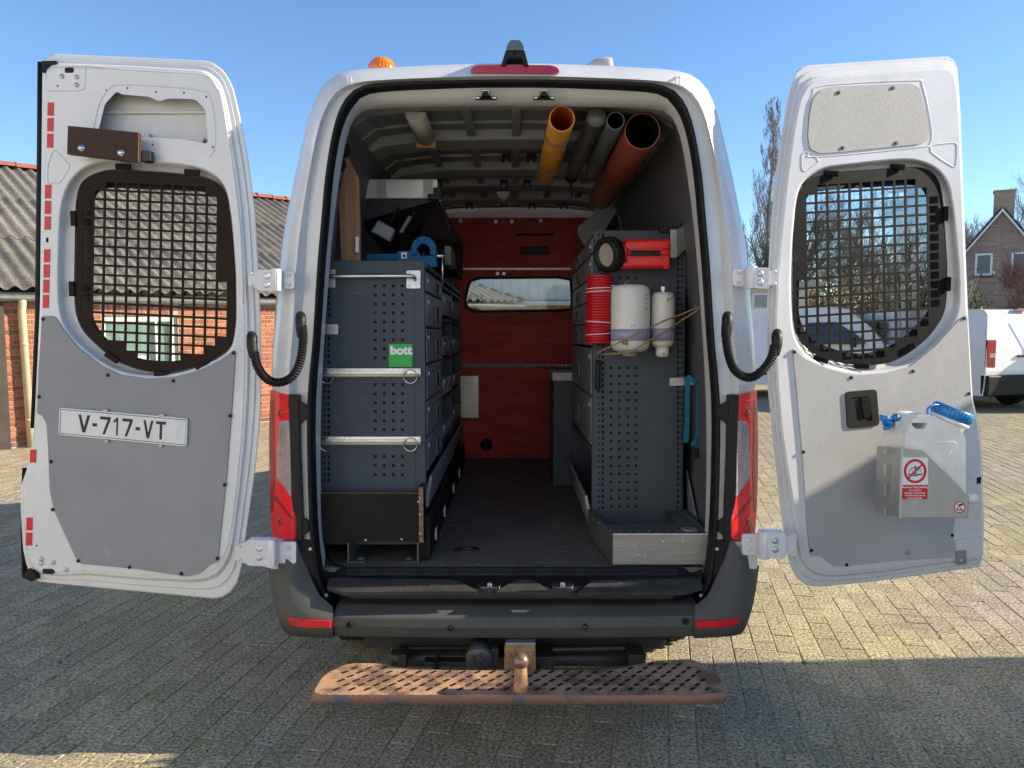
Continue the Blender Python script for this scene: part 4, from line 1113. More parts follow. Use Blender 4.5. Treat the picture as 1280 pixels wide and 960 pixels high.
m.tube([eB + Vector((-.038, -.0005, 0)), Vector((eB.x - .038, RY - .0005, eA.z))], .0012, 4)
ep = build('end_panel', m, [BOTT, HOLE], rk)
m = MB(); m.box(tuple(EP.q(402, 328.2)) , tuple(EP.q(529, 325.5) + Vector((0, .2, 0)))); build('top_edge', m, BOTT, rk, bevel=.003)
random.seed(4); m = MB()
for px, py, L, a in ((428, 432, 9, 1.1), (431, 437, 6, .4), (433, 441, 5, 2.2), (436, 428, 4, 1.9), (447, 366, 14, .05), (470, 392, 7, .1), (452, 500, 8, 2.6), (520, 598, 4, 1.2), (519, 605, 3, .8), (438, 585, 11, .2), (500, 380, 5, 1.4), (420, 520, 6, .3), (475, 610, 9, .05), (445, 470, 7, 2.9)):
    u_ = (math.cos(a) * L * .5, math.sin(a) * L * .5); v_ = (-math.sin(a) * .35, math.cos(a) * .35)
    m.add([EP.q(px - u_[0], py - u_[1], .0008), EP.q(px + v_[0], py + v_[1], .0008), EP.q(px + u_[0], py + u_[1], .0008), EP.q(px - v_[0], py - v_[1], .0008)], [(0, 1, 2, 3)])
build('panel_scratch', m, M('scratch_grey', (.17,.18,.19), .6), rk, kind='stuff')
# handle bar
m = MB(); m.tube(spline([EP.q(404, 345.5, .03), EP.q(420, 345.3, .035), EP.q(470, 345, .035), EP.q(505, 345, .035), EP.q(516, 346, .03), EP.q(519, 350, .0)], 6), .0085, 12); hb = build('handle_bar', m, STEEL, rk)
m = MB(); m.plate([EP.q(*p, .004) for p in rounded([(508, 338), (525.5, 338), (525.5, 360.5), (508, 360.5)], 1.5, 3)], (0, .003, 0)); m.plate([EP.q(*p, .004) for p in ((403, 337), (419, 337), (419, 359.5), (403, 359.5))], (0, .003, 0))
for px, py in ((511, 341), (511, 357), (415.5, 339.5), (415.5, 356)): m.disc(EP.q(px, py, .004), (0,-1,0), .006, .003, 8)
build_each('bar_bracket', m, ZINC, hb, bevel=.001)
m = MB(); m.plate([EP.q(*p, .012) for p in rounded([(395, 405), (422.5, 405.5), (422.5, 418), (395, 417.5)], 1, 2)], (0, .003, 0)); m.disc(EP.q(417, 411.5, .012), (0,-1,0), .007, .003, 10); build('wall_bracket', m, ZINC, rk, bevel=.001)
m = MB(); m.plate([EP.q(*p, .0012) for p in ((486, 430), (515, 430), (515, 458.5), (486, 458.5))], (0, .001, 0)); gs = build('green_sticker', m, GREEN, rk)
m = MB(); vs_, fs_ = text_mesh('bott', .056, 0, .0028, sx=1.0)
ws_ = max(v[0] for v in vs_) - min(v[0] for v in vs_); tw = (EP.q(515, 440).x - EP.q(487.5, 440).x); o_ = EP.q(501.3, 438.3, .0016)
m.add([o_ + Vector((v[0] * tw / ws_, 0, v[1] * tw / ws_ * .92)) for v in vs_], fs_); build('sticker_lettering', m, STICKW, gs)
for y in (465.5, 550.5):
    m = MB(); rr = []
    for k in range(76):
        px = 401.5 + k * 1.66; c = EP.q(px, y, .004); tw = .0022 * (1 if k % 4 < 2 else 0)
        rr.append([c + Vector((0, -.001, -.017)), c + Vector((0, -.010, -.017)), c + Vector((0, -.012, -.008 + tw)), c + Vector((0, -.0075, -.006 + tw)), c + Vector((0, -.0075, .006 - tw)), c + Vector((0, -.012, .008 - tw)), c + Vector((0, -.010, .017)), c + Vector((0, -.001, .017))])
    m.ring_loft(rr, sm=False, cap0=True, cap1=True)
    rl = build('lashing_rail', m, ALU, rk)
    for px in (408, 513):
        m = MB(); c = EP.q(px, y + 4, .016); Rr = .029
        m.tube([c + Vector((math.cos(t) * Rr, -.003 - .006 * math.sin(t), math.sin(t) * Rr - .004)) for t in [2*math.pi*k/20 for k in range(20)]], .0035, 7, closed=True)
        m.cbox(EP.q(px + 3, y - .5, .014), (.045, .008, .012)); build('lashing_ring', m, STEEL, rl)
# side face of the rack (faces the aisle)
XR = eB.x
ys = [3.31, 4.10, 4.82, 5.55]
for yy in ys:
    m = MB()
    hl_ = [(.022, .1 + k * .055, .009, .02) for k in range(22)]
    m.box((XR - .42, yy, FZ + .05), (XR - .001, yy + .02, eB.z - .02))
    sheet(m, (XR, yy, FZ + .05), (0,1,0), (0,0,1), .045, eB.z - .07 - FZ, (1,0,0), hl_, .01, .02)
    build('rack_post', m, [BOTT, HOLE], rk)
def drawer(y0, y1, z0, z1, mat, x=XR, hand=True, sgn=1, parent=rk):
    m = MB(); m.box((min(x - sgn * .35, x + sgn * .004), y0, z0), (max(x - sgn * .35, x + sgn * .004), y1, z1)); d = build('drawer', m, mat, parent, bevel=.004)
    m = MB(); yc = y0 + (y1 - y0) * .60; hw = min(.075, (y1 - y0) * .2); zc_ = z0 + (z1 - z0) * .42; hh = min(.042, (z1 - z0) * .32)
    xo = x + sgn * .0045
    m.box((min(xo - sgn * .002, xo + sgn * .003), yc - hw, zc_ - hh), (max(xo - sgn * .002, xo + sgn * .003), yc + hw, zc_ + hh), 1)
    m.tube([(xo + sgn * .004, yc - hw, zc_ + hh), (xo + sgn * .004, yc + hw, zc_ + hh), (xo + sgn * .004, yc + hw, zc_ - hh), (xo + sgn * .004, yc - hw, zc_ - hh), (xo + sgn * .004, yc - hw, zc_ + hh)], .004, 5, 0)
    build('drawer_handle', m, [mat, HOLE, STICKW], d)
    m = MB(); m.box((min(xo, xo + sgn * .003), y0 + .04, z1 - .045), (max(xo, xo + sgn * .003), y0 + .07, z1 - .03)); build('drawer_label', m, STICKW, d)
zt = eB.z - .03
for z0, z1 in ((1.80, zt), (1.645, 1.79), (1.485, 1.635), (1.325, 1.475), (1.165, 1.315), (1.01, 1.155)): drawer(3.36, 4.08, z0, z1, BOTT_L)
for z0, z1 in ((1.72, 1.84), (1.50, 1.60)): drawer(4.15, 4.78, z0, z1, BOTT_L)
m = MB()
for z in (1.02, 1.26, 1.48, 1.70, zt): m.box((XR - .42, 4.13, z - .015), (XR - .003, 5.57, z))
m.box((XR - .42, 3.3, zt + .01), (XR + .012, 5.6, zt + .03)); m.box((XR - .44, 3.31, FZ + .05), (XR - .42, 5.57, zt))
build_each('rack_shelf', m, BOTT, rk)
m = MB()
for y0, y1, z0, z1 in ((4.16, 4.44, 1.27, 1.37), (4.48, 4.76, 1.27, 1.37), (4.86, 5.16, 1.49, 1.58), (5.2, 5.5, 1.49, 1.58), (4.86, 5.16, 1.03, 1.14), (5.2, 5.5, 1.03, 1.14), (4.16, 4.76, 1.03, 1.12), (4.86, 5.5, 1.27, 1.36), (4.86, 5.5, 1.72, 1.82)):
    m.hexa([Vector((XR - .3, y0, z0)), Vector((XR - .01, y0, z0)), Vector((XR - .01, y1, z0)), Vector((XR - .3, y1, z0))], [Vector((XR - .3, y0, z1)), Vector((XR + .015, y0, z1)), Vector((XR + .015, y1, z1)), Vector((XR - .3, y1, z1))])
build_each('open_bin', m, BOTT_P, rk, bevel=.004)
# sloped bin lips and floor rail along the aisle
m = MB(); m.hexa([Vector((XR - .02, 3.3, .86)), Vector((XR + .01, 3.3, .86)), Vector((XR + .01, 4.78, .86)), Vector((XR - .02, 4.78, .86))], [Vector((XR + .018, 3.3, 1.0)), Vector((XR + .03, 3.3, 1.0)), Vector((XR + .03, 4.78, 1.0)), Vector((XR + .018, 4.78, 1.0))])
m.hexa([Vector((XR - .02, 4.84, .88)), Vector((XR + .01, 4.84, .88)), Vector((XR + .01, 5.5, .88)), Vector((XR - .02, 5.5, .88))], [Vector((XR + .018, 4.84, 1.0)), Vector((XR + .03, 4.84, 1.0)), Vector((XR + .03, 5.5, 1.0)), Vector((XR + .018, 5.5, 1.0))])
build_each('bin_lip', m, BOTT_L, rk, bevel=.004)
m = MB(); m.box((XR - .02, 3.24, FZ + .005), (XR + .025, 5.6, .84)); m.box((XR + .025, 3.3, .74), (XR + .032, 5.6, .76)); build('base_board', m, PLYBLK, rk, bevel=.002)
m = MB()
for yy in (3.45, 3.9, 4.5, 5.0): m.cbox((XR + .029, yy, .71), (.01, .03, .06))
build_each('base_bracket', m, ZINC, rk, bevel=.002)
# ---- plywood tray in front of the left rack with its steel foot
tr = empty('plywood_tray', PZ(465, 690, FZ), 'black plywood box with scuffed edges below the rack with the green sticker', 'storage box', van=True)
TY = 3.19
q_ = lambda px, py, Y=TY: P(px, py, Y)
m = MB(); m.box((q_(398, 678).x, TY, q_(398, 677).z), (q_(528, 616).x, TY + .018, q_(528, 617).z)); fp = build('front_board', m, PLYBLK, tr, bevel=.002)
m = MB(); za, zb_ = q_(528, 678).z, q_(528, 617).z
m.box((q_(528, 600).x - .016, TY - .002, za), (q_(528, 600).x + .002, TY + .72, zb_ + .03)); build('side_board', m, PLYBLK, tr, bevel=.002)
m = MB(); m.box((q_(398, 678).x, TY + .018, za), (q_(527, 600).x - .017, TY + .7, za + .015)); build('bottom_board', m, PLYBLK, tr)
m = MB(); m.box((q_(398, 616).x, TY - .0005, zb_ + .0005), (q_(527, 616).x, TY + .017, zb_ + .002)); m.box((q_(529, 616).x - .018, TY - .0025, za), (q_(529, 616).x + .0, TY - .0021, zb_ + .028)); build_each('bare_edge', m, M('bare_plywood_edge', (.20, .12, .075), .7, var=.5, vscale=60), tr)
m = MB()
for px, py in ((525, 622), (525, 643), (525, 667), (523, 627), (457, 675), (502, 674)): m.disc(q_(px, py, TY - .0021), (0,-1,0), .005, .002, 8)
build_each('board_screw', m, ALU_DARK, tr)
m = MB(); x0_, x1_, x2_ = q_(434.5, 690).x, q_(523, 690).x, q_(400, 690).x
zf = FZ + .003
m.box((x0_, TY, zf), (x0_ + .005, TY + .5, za - .001)); m.box((x1_ - .005, TY, zf), (x1_, TY + .5, za - .001)); m.box((x0_ + .005, TY, zf), (x0_ + .07, TY + .5, zf + .004)); m.box((x1_ - .07, TY, zf), (x1_ - .005, TY + .5, zf + .004)); m.box((x2_, TY + .3, zf), (x0_, TY + .31, za - .001))
for xx in (x0_ + .045, x1_ - .045): m.lathe((xx, TY + .05, zf + .004), (0,0,1), [(0, .018), (.006, .016), (.008, 0)], 12)
build('steel_foot', m, M('dull_steel', (.13,.13,.13), .5, metal=.3, var=.15), tr)
# ---- right rack
QY = 3.60
rr_ = empty('shelving_rack', (.6, 4.2, FZ), 'slate-grey rack whose perforated end panel carries the lamp, bottles and red hose', 'shelving rack', van=True)
QP = Plane(P(742, 480, QY), (1, 0, 0), (0, 0, 1))
fA = Vector((P(741, 640, QY).x, QY, FZ + .01)); fB = QP.q(857, 290)
def qc(px, py): p = QP.q(px, py); return (p.x - fA.x, p.z - fA.z)
holes = []
for j in range(0, 32):
    y = 347.5 + j * 10.2
    if 352 < y < 450 or y > 640: continue
    for i in range(4): holes.append((*qc(764 + i * 10.35, y), .0125, .0125))
for j in range(0, 48):
    y = 294 + j * 7.25
    if y > 640: break
    holes.append((*qc(847.5, y), .011, .016)); holes.append((*qc(852.5, y), .009, .009)); holes.append((*qc(748.5, y), .009, .009)); holes.append((*qc(753.5, y), .011, .016))
m = MB(); sheet(m, fA, (1,0,0), (0,0,1), fB.x - fA.x, fB.z - fA.z, (0,-1,0), holes, .0125, .0125)
m.box((fA.x, QY + .0085, fA.z), (fB.x, QY + .03, fB.z)); m.box((fA.x - .004, QY + .001, fA.z), (fA.x, QY + .05, fB.z)); m.box((fB.x, QY + .001, fA.z), (fB.x + .003, QY + .05, fB.z)); m.box((fA.x, QY - .004, fB.z), (fB.x, QY + .05, fB.z + .006))
build('end_panel', m, [BOTT, HOLE], rr_)
XL = fA.x - .004; Y1 = 4.80
m = MB(); m.box((XL, QY + .03, fB.z - .02), (XL + .42, Y1, fB.z - .005)); m.box((XL + .4, QY + .03, FZ), (XL + .42, Y1, fB.z - .02))
m.box((XL, QY + .03, 1.055), (XL + .4, Y1, 1.072)); m.box((XL, Y1, FZ + .05), (XL + .42, Y1 + .02, fB.z - .02)); m.box((XL - .004, QY + .03, 1.04), (XL, Y1, 1.075))
build('rack_frame', m, BOTT, rr_, bevel=.002)
for z0, z1 in ((1.995, 2.065), (1.885, 1.985), (1.775, 1.877), (1.668, 1.768), (1.558, 1.660)): drawer(QY + .05, Y1 - .01, z0, z1, BOTT_L, XL, sgn=-1, parent=rr_)
for z0, z1 in ((1.322, 1.545), (1.085, 1.312)): drawer(QY + .05, Y1 - .01, z0, z1, BOTT_L, XL, sgn=-1, parent=rr_)
m = MB(); m.hexa([Vector((XL - .0, QY + .02, FZ + .02)), Vector((XL + .02, QY + .02, FZ + .02)), Vector((XL + .02, Y1, FZ + .02)), Vector((XL, Y1, FZ + .02))], [Vector((XL - .035, QY + .02, FZ + .2)), Vector((XL - .02, QY + .02, FZ + .2)), Vector((XL - .02, Y1, FZ + .2)), Vector((XL - .035, Y1, FZ + .2))])
build_each('bin_lip', m, BOTT_P, rr_, bevel=.004)
m = MB()
for xx in (XL + .15, XL + .3):
    pass
m.tube(spline([QP.q(748, 450, .02), QP.q(747, 480, .025), QP.q(748, 486, .02)], 4), .012, 8); build('strap_end', m, BLACKP, rr_)
# steel bracket top right with black brace to the van wall
m = MB(); m.plate([QP.q(*p, .05) for p in ((838, 287), (846, 287), (846, 322), (838, 322))], (0, .004, 0)); m.plate([QP.q(846, 287, .05), QP.q(861, 278, .03), QP.q(860, 308, .03), QP.q(846, 322, .05)], (0, .004, 0))
for py in (299, 317): m.disc(QP.q(842, py, .05), (0,-1,0), .006, .003, 8)
bk_ = build('wall_brace', m, ALU_DARK, rr_)
m = MB(); m.plate([QP.q(*p, .02) for p in ((846, 290), (866, 248), (868, 275), (861, 306), (850, 320))], (0, .006, 0)); m.box(tuple(QP.q(825, 290, .03)), tuple(QP.q(846, 284, .0))); build('brace_plate', m, BLACKP, bk_)
m = MB(); m.plate([QP.q(*p, .016) for p in rounded([(837, 472.5), (886, 471), (886, 481), (837, 482.5)], 1, 2)], (0, .003, 0)); m.disc(QP.q(841, 477, .016), (0,-1,0), .008, .004, 10); build('wall_bracket', m, ZINC, rr_, bevel=.001)
# ---- grey cabinet deeper in
m = MB(); m.box((.26, 4.86, FZ + .002), (.40, 5.3, 1.335)); cbn = empty('floor_cabinet', (.33, 5.0, FZ), 'narrow dark floor cabinet with pale top near the red bulkhead', 'cabinet', van=True)
m2 = MB(); m2.box((.262, 4.862, FZ + .002), (.40, 5.3, 1.32)); build('cabinet_body', m2, BOTT, cbn, bevel=.006)
m2 = MB(); m2.box((.255, 4.85, 1.322), (.40, 5.3, 1.375)); build('cabinet_top', m2, M('pale_laminate', (.45,.45,.46), .5), cbn, bevel=.004)
# ---- red hand lamp
la = empty('hand_lamp', QP.q(800, 337, .06), 'red rechargeable hand lamp with black bezel above the red hose', 'lamp', van=True)
m = MB()
c0 = QP.q(776, 318.5, .07)
rngs = []
for px, y0, y1, d in ((774, 301, 336, .045), (780, 302, 337, .05), (784, 300.5, 337, .052), (833, 299.5, 336.5, .05), (835, 302, 335, .045)):
    a = QP.q(px, y1, .06); b_ = QP.q(px, y0, .06); hh = (b_.z - a.z) / 2; cc = (a + b_) / 2
    rngs.append([cc + Vector((0, -d * x_, hh * z_)) for x_, z_ in ((-.9, -.9), (.75, -1), (1, -.8), (1, -.15), (.86, -.05), (.86, .25), (1, .35), (1, .8), (.75, 1), (-.9, .9))])
m.ring_loft(rngs, cap0=True, cap1=True, sm=False); build('lamp_body', m, LAMPRED, la, bevel=.004, seg=3)
m = MB(); m.box(tuple(QP.q(788, 320.5, .112)), tuple(QP.q(825, 313.5, .100))); m.box(tuple(QP.q(771, 318.5, .115)), tuple(QP.q(783, 315, .10))); m.box(tuple(QP.q(772.5, 309.5, .117)), tuple(QP.q(781, 303, .1))); m.plate([QP.q(*p, .1125) for p in ((780, 324), (786, 324), (782.5, 329.5))], (0, .003, 0)); build('lamp_grip', m, BLACKP, la, bevel=.003)
m = MB(); m.box(tuple(QP.q(786, 322.5, .116)), tuple(QP.q(829, 320.8, .10))); m.box(tuple(QP.q(786, 313, .116)), tuple(QP.q(829, 311, .10))); m.box(tuple(QP.q(830, 305, .105)), tuple(QP.q(835, 301, .07))); m.box(tuple(QP.q(830, 336, .105)), tuple(QP.q(835, 331, .07))); build('lamp_rib', m, LAMPRED, la, bevel=.002)
ax = Vector((-.85, -.62, -.16)).normalized(); hc = QP.q(763, 318, .09)
m = MB(); m.lathe(hc, ax, [(-.075, .052), (-.05, .064), (-.03, .066)], 28); build('lamp_collar', m, LAMPRED, la)
m = MB(); m.lathe(hc, ax, [(-.032, .064), (-.02, .075), (.03, .077), (.036, .070), (.036, .056), (.02, .052)], 32)
for k in range(24):
    a = 2*math.pi*k/24; u_ = ax.orthogonal().normalized(); w_ = ax.cross(u_); rd_ = u_ * math.cos(a) + w_ * math.sin(a)
    m.tube([hc + rd_ * .077 - ax * .015, hc + rd_ * .0785 + ax * .028], .0035, 5)
build('lamp_bezel', m, BLACKP, la)
m = MB(); m.lathe(hc, ax, [(-.03, .005), (-.01, .03), (.012, .05), (.021, .053)], 28); build('lamp_reflector', m, M('lamp_reflector', (.55, .50, .42), .3, metal=.4), la)
m = MB(); m.lathe(hc, ax, [(-.028, .012), (-.012, .012), (-.006, 0)], 14); build('lamp_bulb', m, STICKW, la)
# ---- coil of red hose
m = MB()
hx, hr = QP.q(748.5, 386, .06), 14.4 / F * 3.5
n = 25
for k in range(n):
    z = QP.q(748, 427.5, .06).z + (QP.q(748, 346, .06).z - QP.q(748, 427.5, .06).z) * k / (n - 1)
    m.tube([Vector((hx.x - .0 + math.cos(t) * hr + .010 * (k / n - .5) * .8, hx.y + math.sin(t) * hr, z)) for t in [2*math.pi*j/22 for j in range(22)]], .0068, 7, closed=True)
hs = empty('hose_coil', hx + Vector((0, 0, -.16)), 'coil of bright red hose strapped to the rack panel', 'hose', van=True)
build('coiled_hose', m, REDHOSE, hs)
m = MB()
for y0, y1 in ((361, 359), (365, 363), (401, 404), (419, 416)):
    m.tube([Vector((hx.x + math.cos(t) * (hr + .008), hx.y + math.sin(t) * (hr + .008), QP.q(748, y0, .1).z + (QP.q(748, y1, .1).z - QP.q(748, y0, .1).z) * (t - math.pi) / math.pi)) for t in [math.pi + math.pi * j / 12 for j in range(13)]], .0022, 5)
m.tube([QP.q(764, 357, .1), QP.q(778, 358, .08), QP.q(786, 350, .05)], .002, 5)
build_each('cable_tie', m, STICKW, hs)
# ---- bottles
def bottle(name, label, cpx, y0, y1, rpx, dep, capdn, fit):
    e = empty(name, QP.q(cpx, y1, dep), label, 'bottle', van=True)
    c = QP.q(cpx, y1, dep); R_ = rpx / F * (QY - dep); zb2, zt2 = QP.q(cpx, y1, dep).z, QP.q(cpx, y0, dep).z
    hgt = zt2 - zb2
    m = MB(); m.lathe(Vector((c.x, c.y, zb2)), (0,0,1), [(0, R_ * .55), (.006, R_ * .8), (.02, R_ * .95), (.04, R_), (hgt * .15, R_), (hgt * .155, R_ * 1.0), (hgt - .03, R_), (hgt - .012, R_ * .93), (hgt - .003, R_ * .75), (hgt, R_ * .5), (hgt, 0)], 36)
    build('bottle_body', m, TANKW, e)
    za_, zc_ = QP.q(cpx, fit[0], dep).z, QP.q(cpx, fit[1], dep).z
    m = MB(); m.lathe(Vector((c.x, c.y, 0)), (0,0,1), [(za_, R_ * 1.002), (za_, R_ * 1.004), (zc_, R_ * 1.004), (zc_, R_ * 1.002)], 36, caps=False); build('bottle_band', m, TANKBAND, e)
    return e, c, zb2, zt2, R_
e, c, zb2, zt2, R_ = bottle('tank_bottle', 'wide white plastic bottle with violet band beside the red hose', 787.5, 356, 440, 24.3, .095, 0, (426, 411.5))
m = MB(); m.lathe(Vector((c.x, c.y, zb2 - .022)), (0,0,1), [(0, .02), (.006, .034), (.022, .036)], 20); build('bottle_cap', m, M('bottle_cap_grey', (.28,.28,.27), .5), e)
m = MB()
for k, (px, py) in enumerate(((805, 370), (805.3, 374), (805, 380), (805, 386), (804.6, 388), (789, 407), (786, 408))): m.disc(Vector((QP.q(px, py, .1).x, c.y - math.sqrt(max(R_**2 - (QP.q(px, py, .1).x - c.x)**2, 0)), QP.q(px, py, .1).z)), (0,-1,0), .003, .001, 6)
build('dirt_speck', m, CHASSIS, e, kind='stuff')
e, c, zb2, zt2, R_ = bottle('tank_bottle', 'slim white plastic bottle with metal fitting on top', 828, 365, 434, 14.8, .075, 1, (424, 410.5))
m = MB(); m.lathe(Vector((c.x, c.y, zb2 - .045)), (0,0,1), [(0, .022), (.01, .030), (.047, .031)], 20); m.lathe(Vector((c.x, c.y - .03, zb2 - .028)), (0,-1,0), [(0, .006), (.004, 0)], 8); build('bottle_cap', m, TANKW, e)
m = MB(); m.lathe(Vector((c.x, c.y, zt2)), (0,0,1), [(0, .010), (.008, .010), (.008, .016), (.024, .016), (.026, .006)], 6, sm=False); build('valve_nut', m, ZINC, e)
m = MB(); random.seed(3)
for k in range(9):
    px, py = 836 + random.uniform(-4, 4), 372 + random.uniform(-4, 5)
    m.disc(Vector((QP.q(px, py, .1).x, c.y - math.sqrt(max(R_**2 - (QP.q(px, py, .1).x - c.x)**2, .0001)), QP.q(px, py, .1).z)), (0,-1,0), random.uniform(.002, .004), .001, 6)
build('dirt_speck', m, M('grease_spot', (.16, .11, .07), .7), e, kind='stuff')
# ---- twine across the bottles
m = MB()
pts = [P(745.5, 441.5, 3.46), P(770, 430, 3.395), P(790, 420.5, 3.385), P(812, 410, 3.385), P(828, 402, 3.43), P(850, 393.5, 3.49), P(870, 385, 3.42), P(884, 379, 3.3)]
for off in (0, 1):
    pp = resample(spline(pts, 6), 70); m.tube([p + Vector((.0, .002 * math.sin(i * 1.4 + off * 3.1), .002 * math.cos(i * 1.4 + off * 3.1))) for i, p in enumerate(pp)], .0026, 5)
pts2 = [P(754, 442.8, 3.46), P(775, 441.5, 3.395), P(790, 439, 3.385), P(806, 429, 3.385), P(828, 416.5, 3.43), P(850, 402, 3.48), P(870, 389, 3.42), P(885, 379.5, 3.3)]
for off in (0, 1):
    pp = resample(spline(pts2, 6), 70); m.tube([p + Vector((.0, .002 * math.sin(i * 1.4 + off * 3.1), .002 * math.cos(i * 1.4 + off * 3.1))) for i, p in enumerate(pp)], .0026, 5)
for px, py, Y in ((781, 428, 3.41), (871, 384, 3.40), (790, 440.5, 3.41)):
    c = P(px, py, Y); m.tube([c + Vector((math.cos(t) * .010, math.sin(t * 2) * .006, math.sin(t) * .008)) for t in [2*math.pi*j/14 for j in range(14)]], .0036, 5, closed=True)
    m.tube([c, c + Vector((.012, -.004, -.012))], .003, 5)
o = build('twine', m, ROPE, None, 'brown twine tied across the two white bottles', 'rope')
# ---- blue straps
st_ = empty('ratchet_strap', P(866, 560, 3.5), 'blue webbing strap with black buckle hanging from a flat bracket', 'strap', van=True)
m = MB()
def web(pts, wd, th=.003):
    pp = resample(spline(pts, 6), 30); rr = []
    for p in pp: rr.append([p + Vector((-wd/2, -th, 0)), p + Vector((wd/2, -th, 0)), p + Vector((wd/2, th, 0)), p + Vector((-wd/2, th, 0))])
    m.ring_loft(rr, cap0=True, cap1=True, sm=False)
web([P(859.5, 472, 3.55), P(859.5, 474, 3.535), P(859, 500, 3.53), P(858.5, 530, 3.53), P(857.3, 553, 3.53)], .023)
web([P(873.5, 472, 3.55), P(873.3, 474, 3.53), P(873, 500, 3.53), P(872.5, 530, 3.53), P(872.5, 560, 3.53)], .020)
web([P(871, 546, 3.525), P(868, 552, 3.51), P(865.5, 557, 3.505)], .019)
m.tube(spline([P(857, 474, 3.55), P(862, 471, 3.53), P(868, 477, 3.52), P(873, 471.5, 3.53), P(880, 478, 3.52), P(884, 474, 3.53)], 5), .010, 6)
build('webbing', m, STRAPBLUE, st_)
m = MB(); m.cbox(P(873, 566, 3.53), (.032, .03, .042)); m.cbox(P(870, 569, 3.515), (.02, .02, .03)); m.tube([P(882, 484, 3.53), P(886, 470, 3.53)], .012, 8); build_each('buckle', m, BLACKP, st_, bevel=.003)
# ---- steel box on the floor, right
z_t = zat(668, 3.14)
a0_, a1_, b0_, b1_ = P(766, 700, 3.14).x, P(887, 700, 3.14).x, PZ(735, 636, z_t), PZ(856, 640, z_t)
sb = empty('steel_box', (.6, 3.3, FZ), 'low steel box with riveted bright front on the van floor', 'box', van=True)
yb = b0_.y
m = MB()
z0 = FZ + .012
m.add([Vector(p) for p in ((a0_, 3.14, z0), (a1_, 3.14, z0), (a1_, 3.14, z_t), (a0_, 3.14, z_t))], [(0,1,2,3)])
m.plate([Vector(p) for p in ((a0_, 3.14, z0), (a1_, 3.14, z0), (a1_, 3.14, z_t), (a0_, 3.14, z_t))], (0, .004, 0))
m.tube([Vector((a0_, 3.139, (z0 + z_t) / 2)), Vector((a1_, 3.139, (z0 + z_t) / 2))], .0012, 4)
m.plate([Vector((a0_, 3.1385, z_t - .001)), Vector((a1_, 3.1385, z_t - .001)), Vector((a1_, 3.1385, z_t + .004)), Vector((a0_, 3.1385, z_t + .004))], (0, .004, 0))
build('box_front', m, M('brushed_steel', (.62,.60,.56), .42, metal=.6, var=.10, vscale=9, stretch=(.4,1,6), scr=.3, scol=(.75,.75,.74)), sb)
m = MB(); tp_ = [Vector((a0_, 3.1445, z_t)), Vector((a1_, 3.1445, z_t)), Vector((b1_.x + .03, yb, z_t)), Vector((b0_.x, yb, z_t))]
hl_ = [PZ(x, y, z_t) for x, y in ((757, 655), (846, 655), (829, 637), (742, 637))]
m.plate(tp_, (0, 0, -.003), 0, [hl_]); m.plate([p + Vector((0, 0, -.09)) for p in hl_], (0, 0, -.003))
m.plate([Vector((a0_, 3.1445, z_t)), Vector((b0_.x, yb, z_t)), Vector((b0_.x, yb, z0)), Vector((a0_, 3.1445, z0))], (.004, 0, 0))
m.plate([Vector((a1_, 3.1445, z_t)), Vector((b1_.x + .03, yb, z_t)), Vector((b1_.x + .03, yb, z0)), Vector((a1_, 3.1445, z0))], (-.004, 0, 0))
build('box_top', m, M('box_top_steel', (.10, .105, .11), .45, metal=.3, var=.2, vscale=9, scr=.4, scol=(.3,.3,.3)), sb)
m = MB()
for px, py in ((770, 684), (794, 684), (829, 677), (854, 677), (798, 694), (806, 694), (882, 694)): m.disc(P(px, py, 3.139), (0,-1,0), .005, .002, 8)
for k in range(9): c = PZ(775 + k * 12, 664, z_t); m.disc(c, (0,0,1), .004, .002, 8)
for k in range(8): c = PZ(849 + k * 4.6, 637 + k * 3.6, z_t); m.disc(c, (0,0,1), .004, .002, 8)
for k in range(4): c = PZ(742 + k * 7, 648 + k * 5, z_t); m.disc(c, (0,0,1), .004, .002, 8)
build('rivet', m, ZINC, sb, kind='stuff')
m = MB(); c = PZ(861, 662, z_t); m.lathe(c, (0,0,1), [(0, .034), (.004, .032), (.004, .02), (.002, 0)], 18); build('plug_cap', m, ALU_DARK, sb)
# wedge of pale side panel behind the box
m = MB(); m.plate([P(858, 588, 3.66), P(872, 655, 3.45), P(874, 662, 3.4), P(860, 660, 3.6)], (.004, .0, 0)); build('wall_gusset', m, ZINC, van)
# ---- pipes under the roof
def pipe(name, label, f_, b_, r, mats, wall=.005, closed=False, ties=()):
    m = MB(); ax = (b_ - f_); L = ax.length
    if closed: prof = [(0, 0.0), (0, r * .92), (.01, r), (.02, r), (L, r)]
    else: prof = [(L, r), (.0, r), (-.001, r - wall * .4), (0, r - wall)]
    e = empty(name, (f_ + b_) / 2, label, 'pipe', 'pipes under the van roof', van=True)
    m.lathe(f_, ax, prof if closed else prof[::-1], 32, caps=False)
    m.lathe(f_ + ax * .9995, ax, [(0, r), (.0, 0)], 32, caps=False)
    build('pipe_wall', m, mats[0], e)
    if closed:
        m = MB(); m.lathe(f_, -ax, [(-.03, r * 1.06), (.0, r * 1.06), (.008, r * .98), (.010, 0)], 32, caps=False); build('end_cap', m, mats[1], e)
    if not closed:
        m = MB(); m.lathe(f_, ax, [(0.001, r - wall), (L * .98, r - wall)], 32, caps=False); build('pipe_bore', m, mats[1], e)
    if ties:
        m = MB()
        for t, tl in ties:
            axn = ax.normalized(); u_ = axn.orthogonal().normalized(); w_ = axn.cross(u_); c = f_ + ax * t
            m.tube([c + (u_ * math.cos(a) + w_ * math.sin(a)) * (r + .003) + axn * tl * math.cos(a + 1) for a in [2*math.pi*j/28 for j in range(28)]], .0042, 6, closed=True)
        build_each('pipe_clip', m, GPIPE, e)
    return e
def PT_(px, py, Y): return P(px, py, Y)
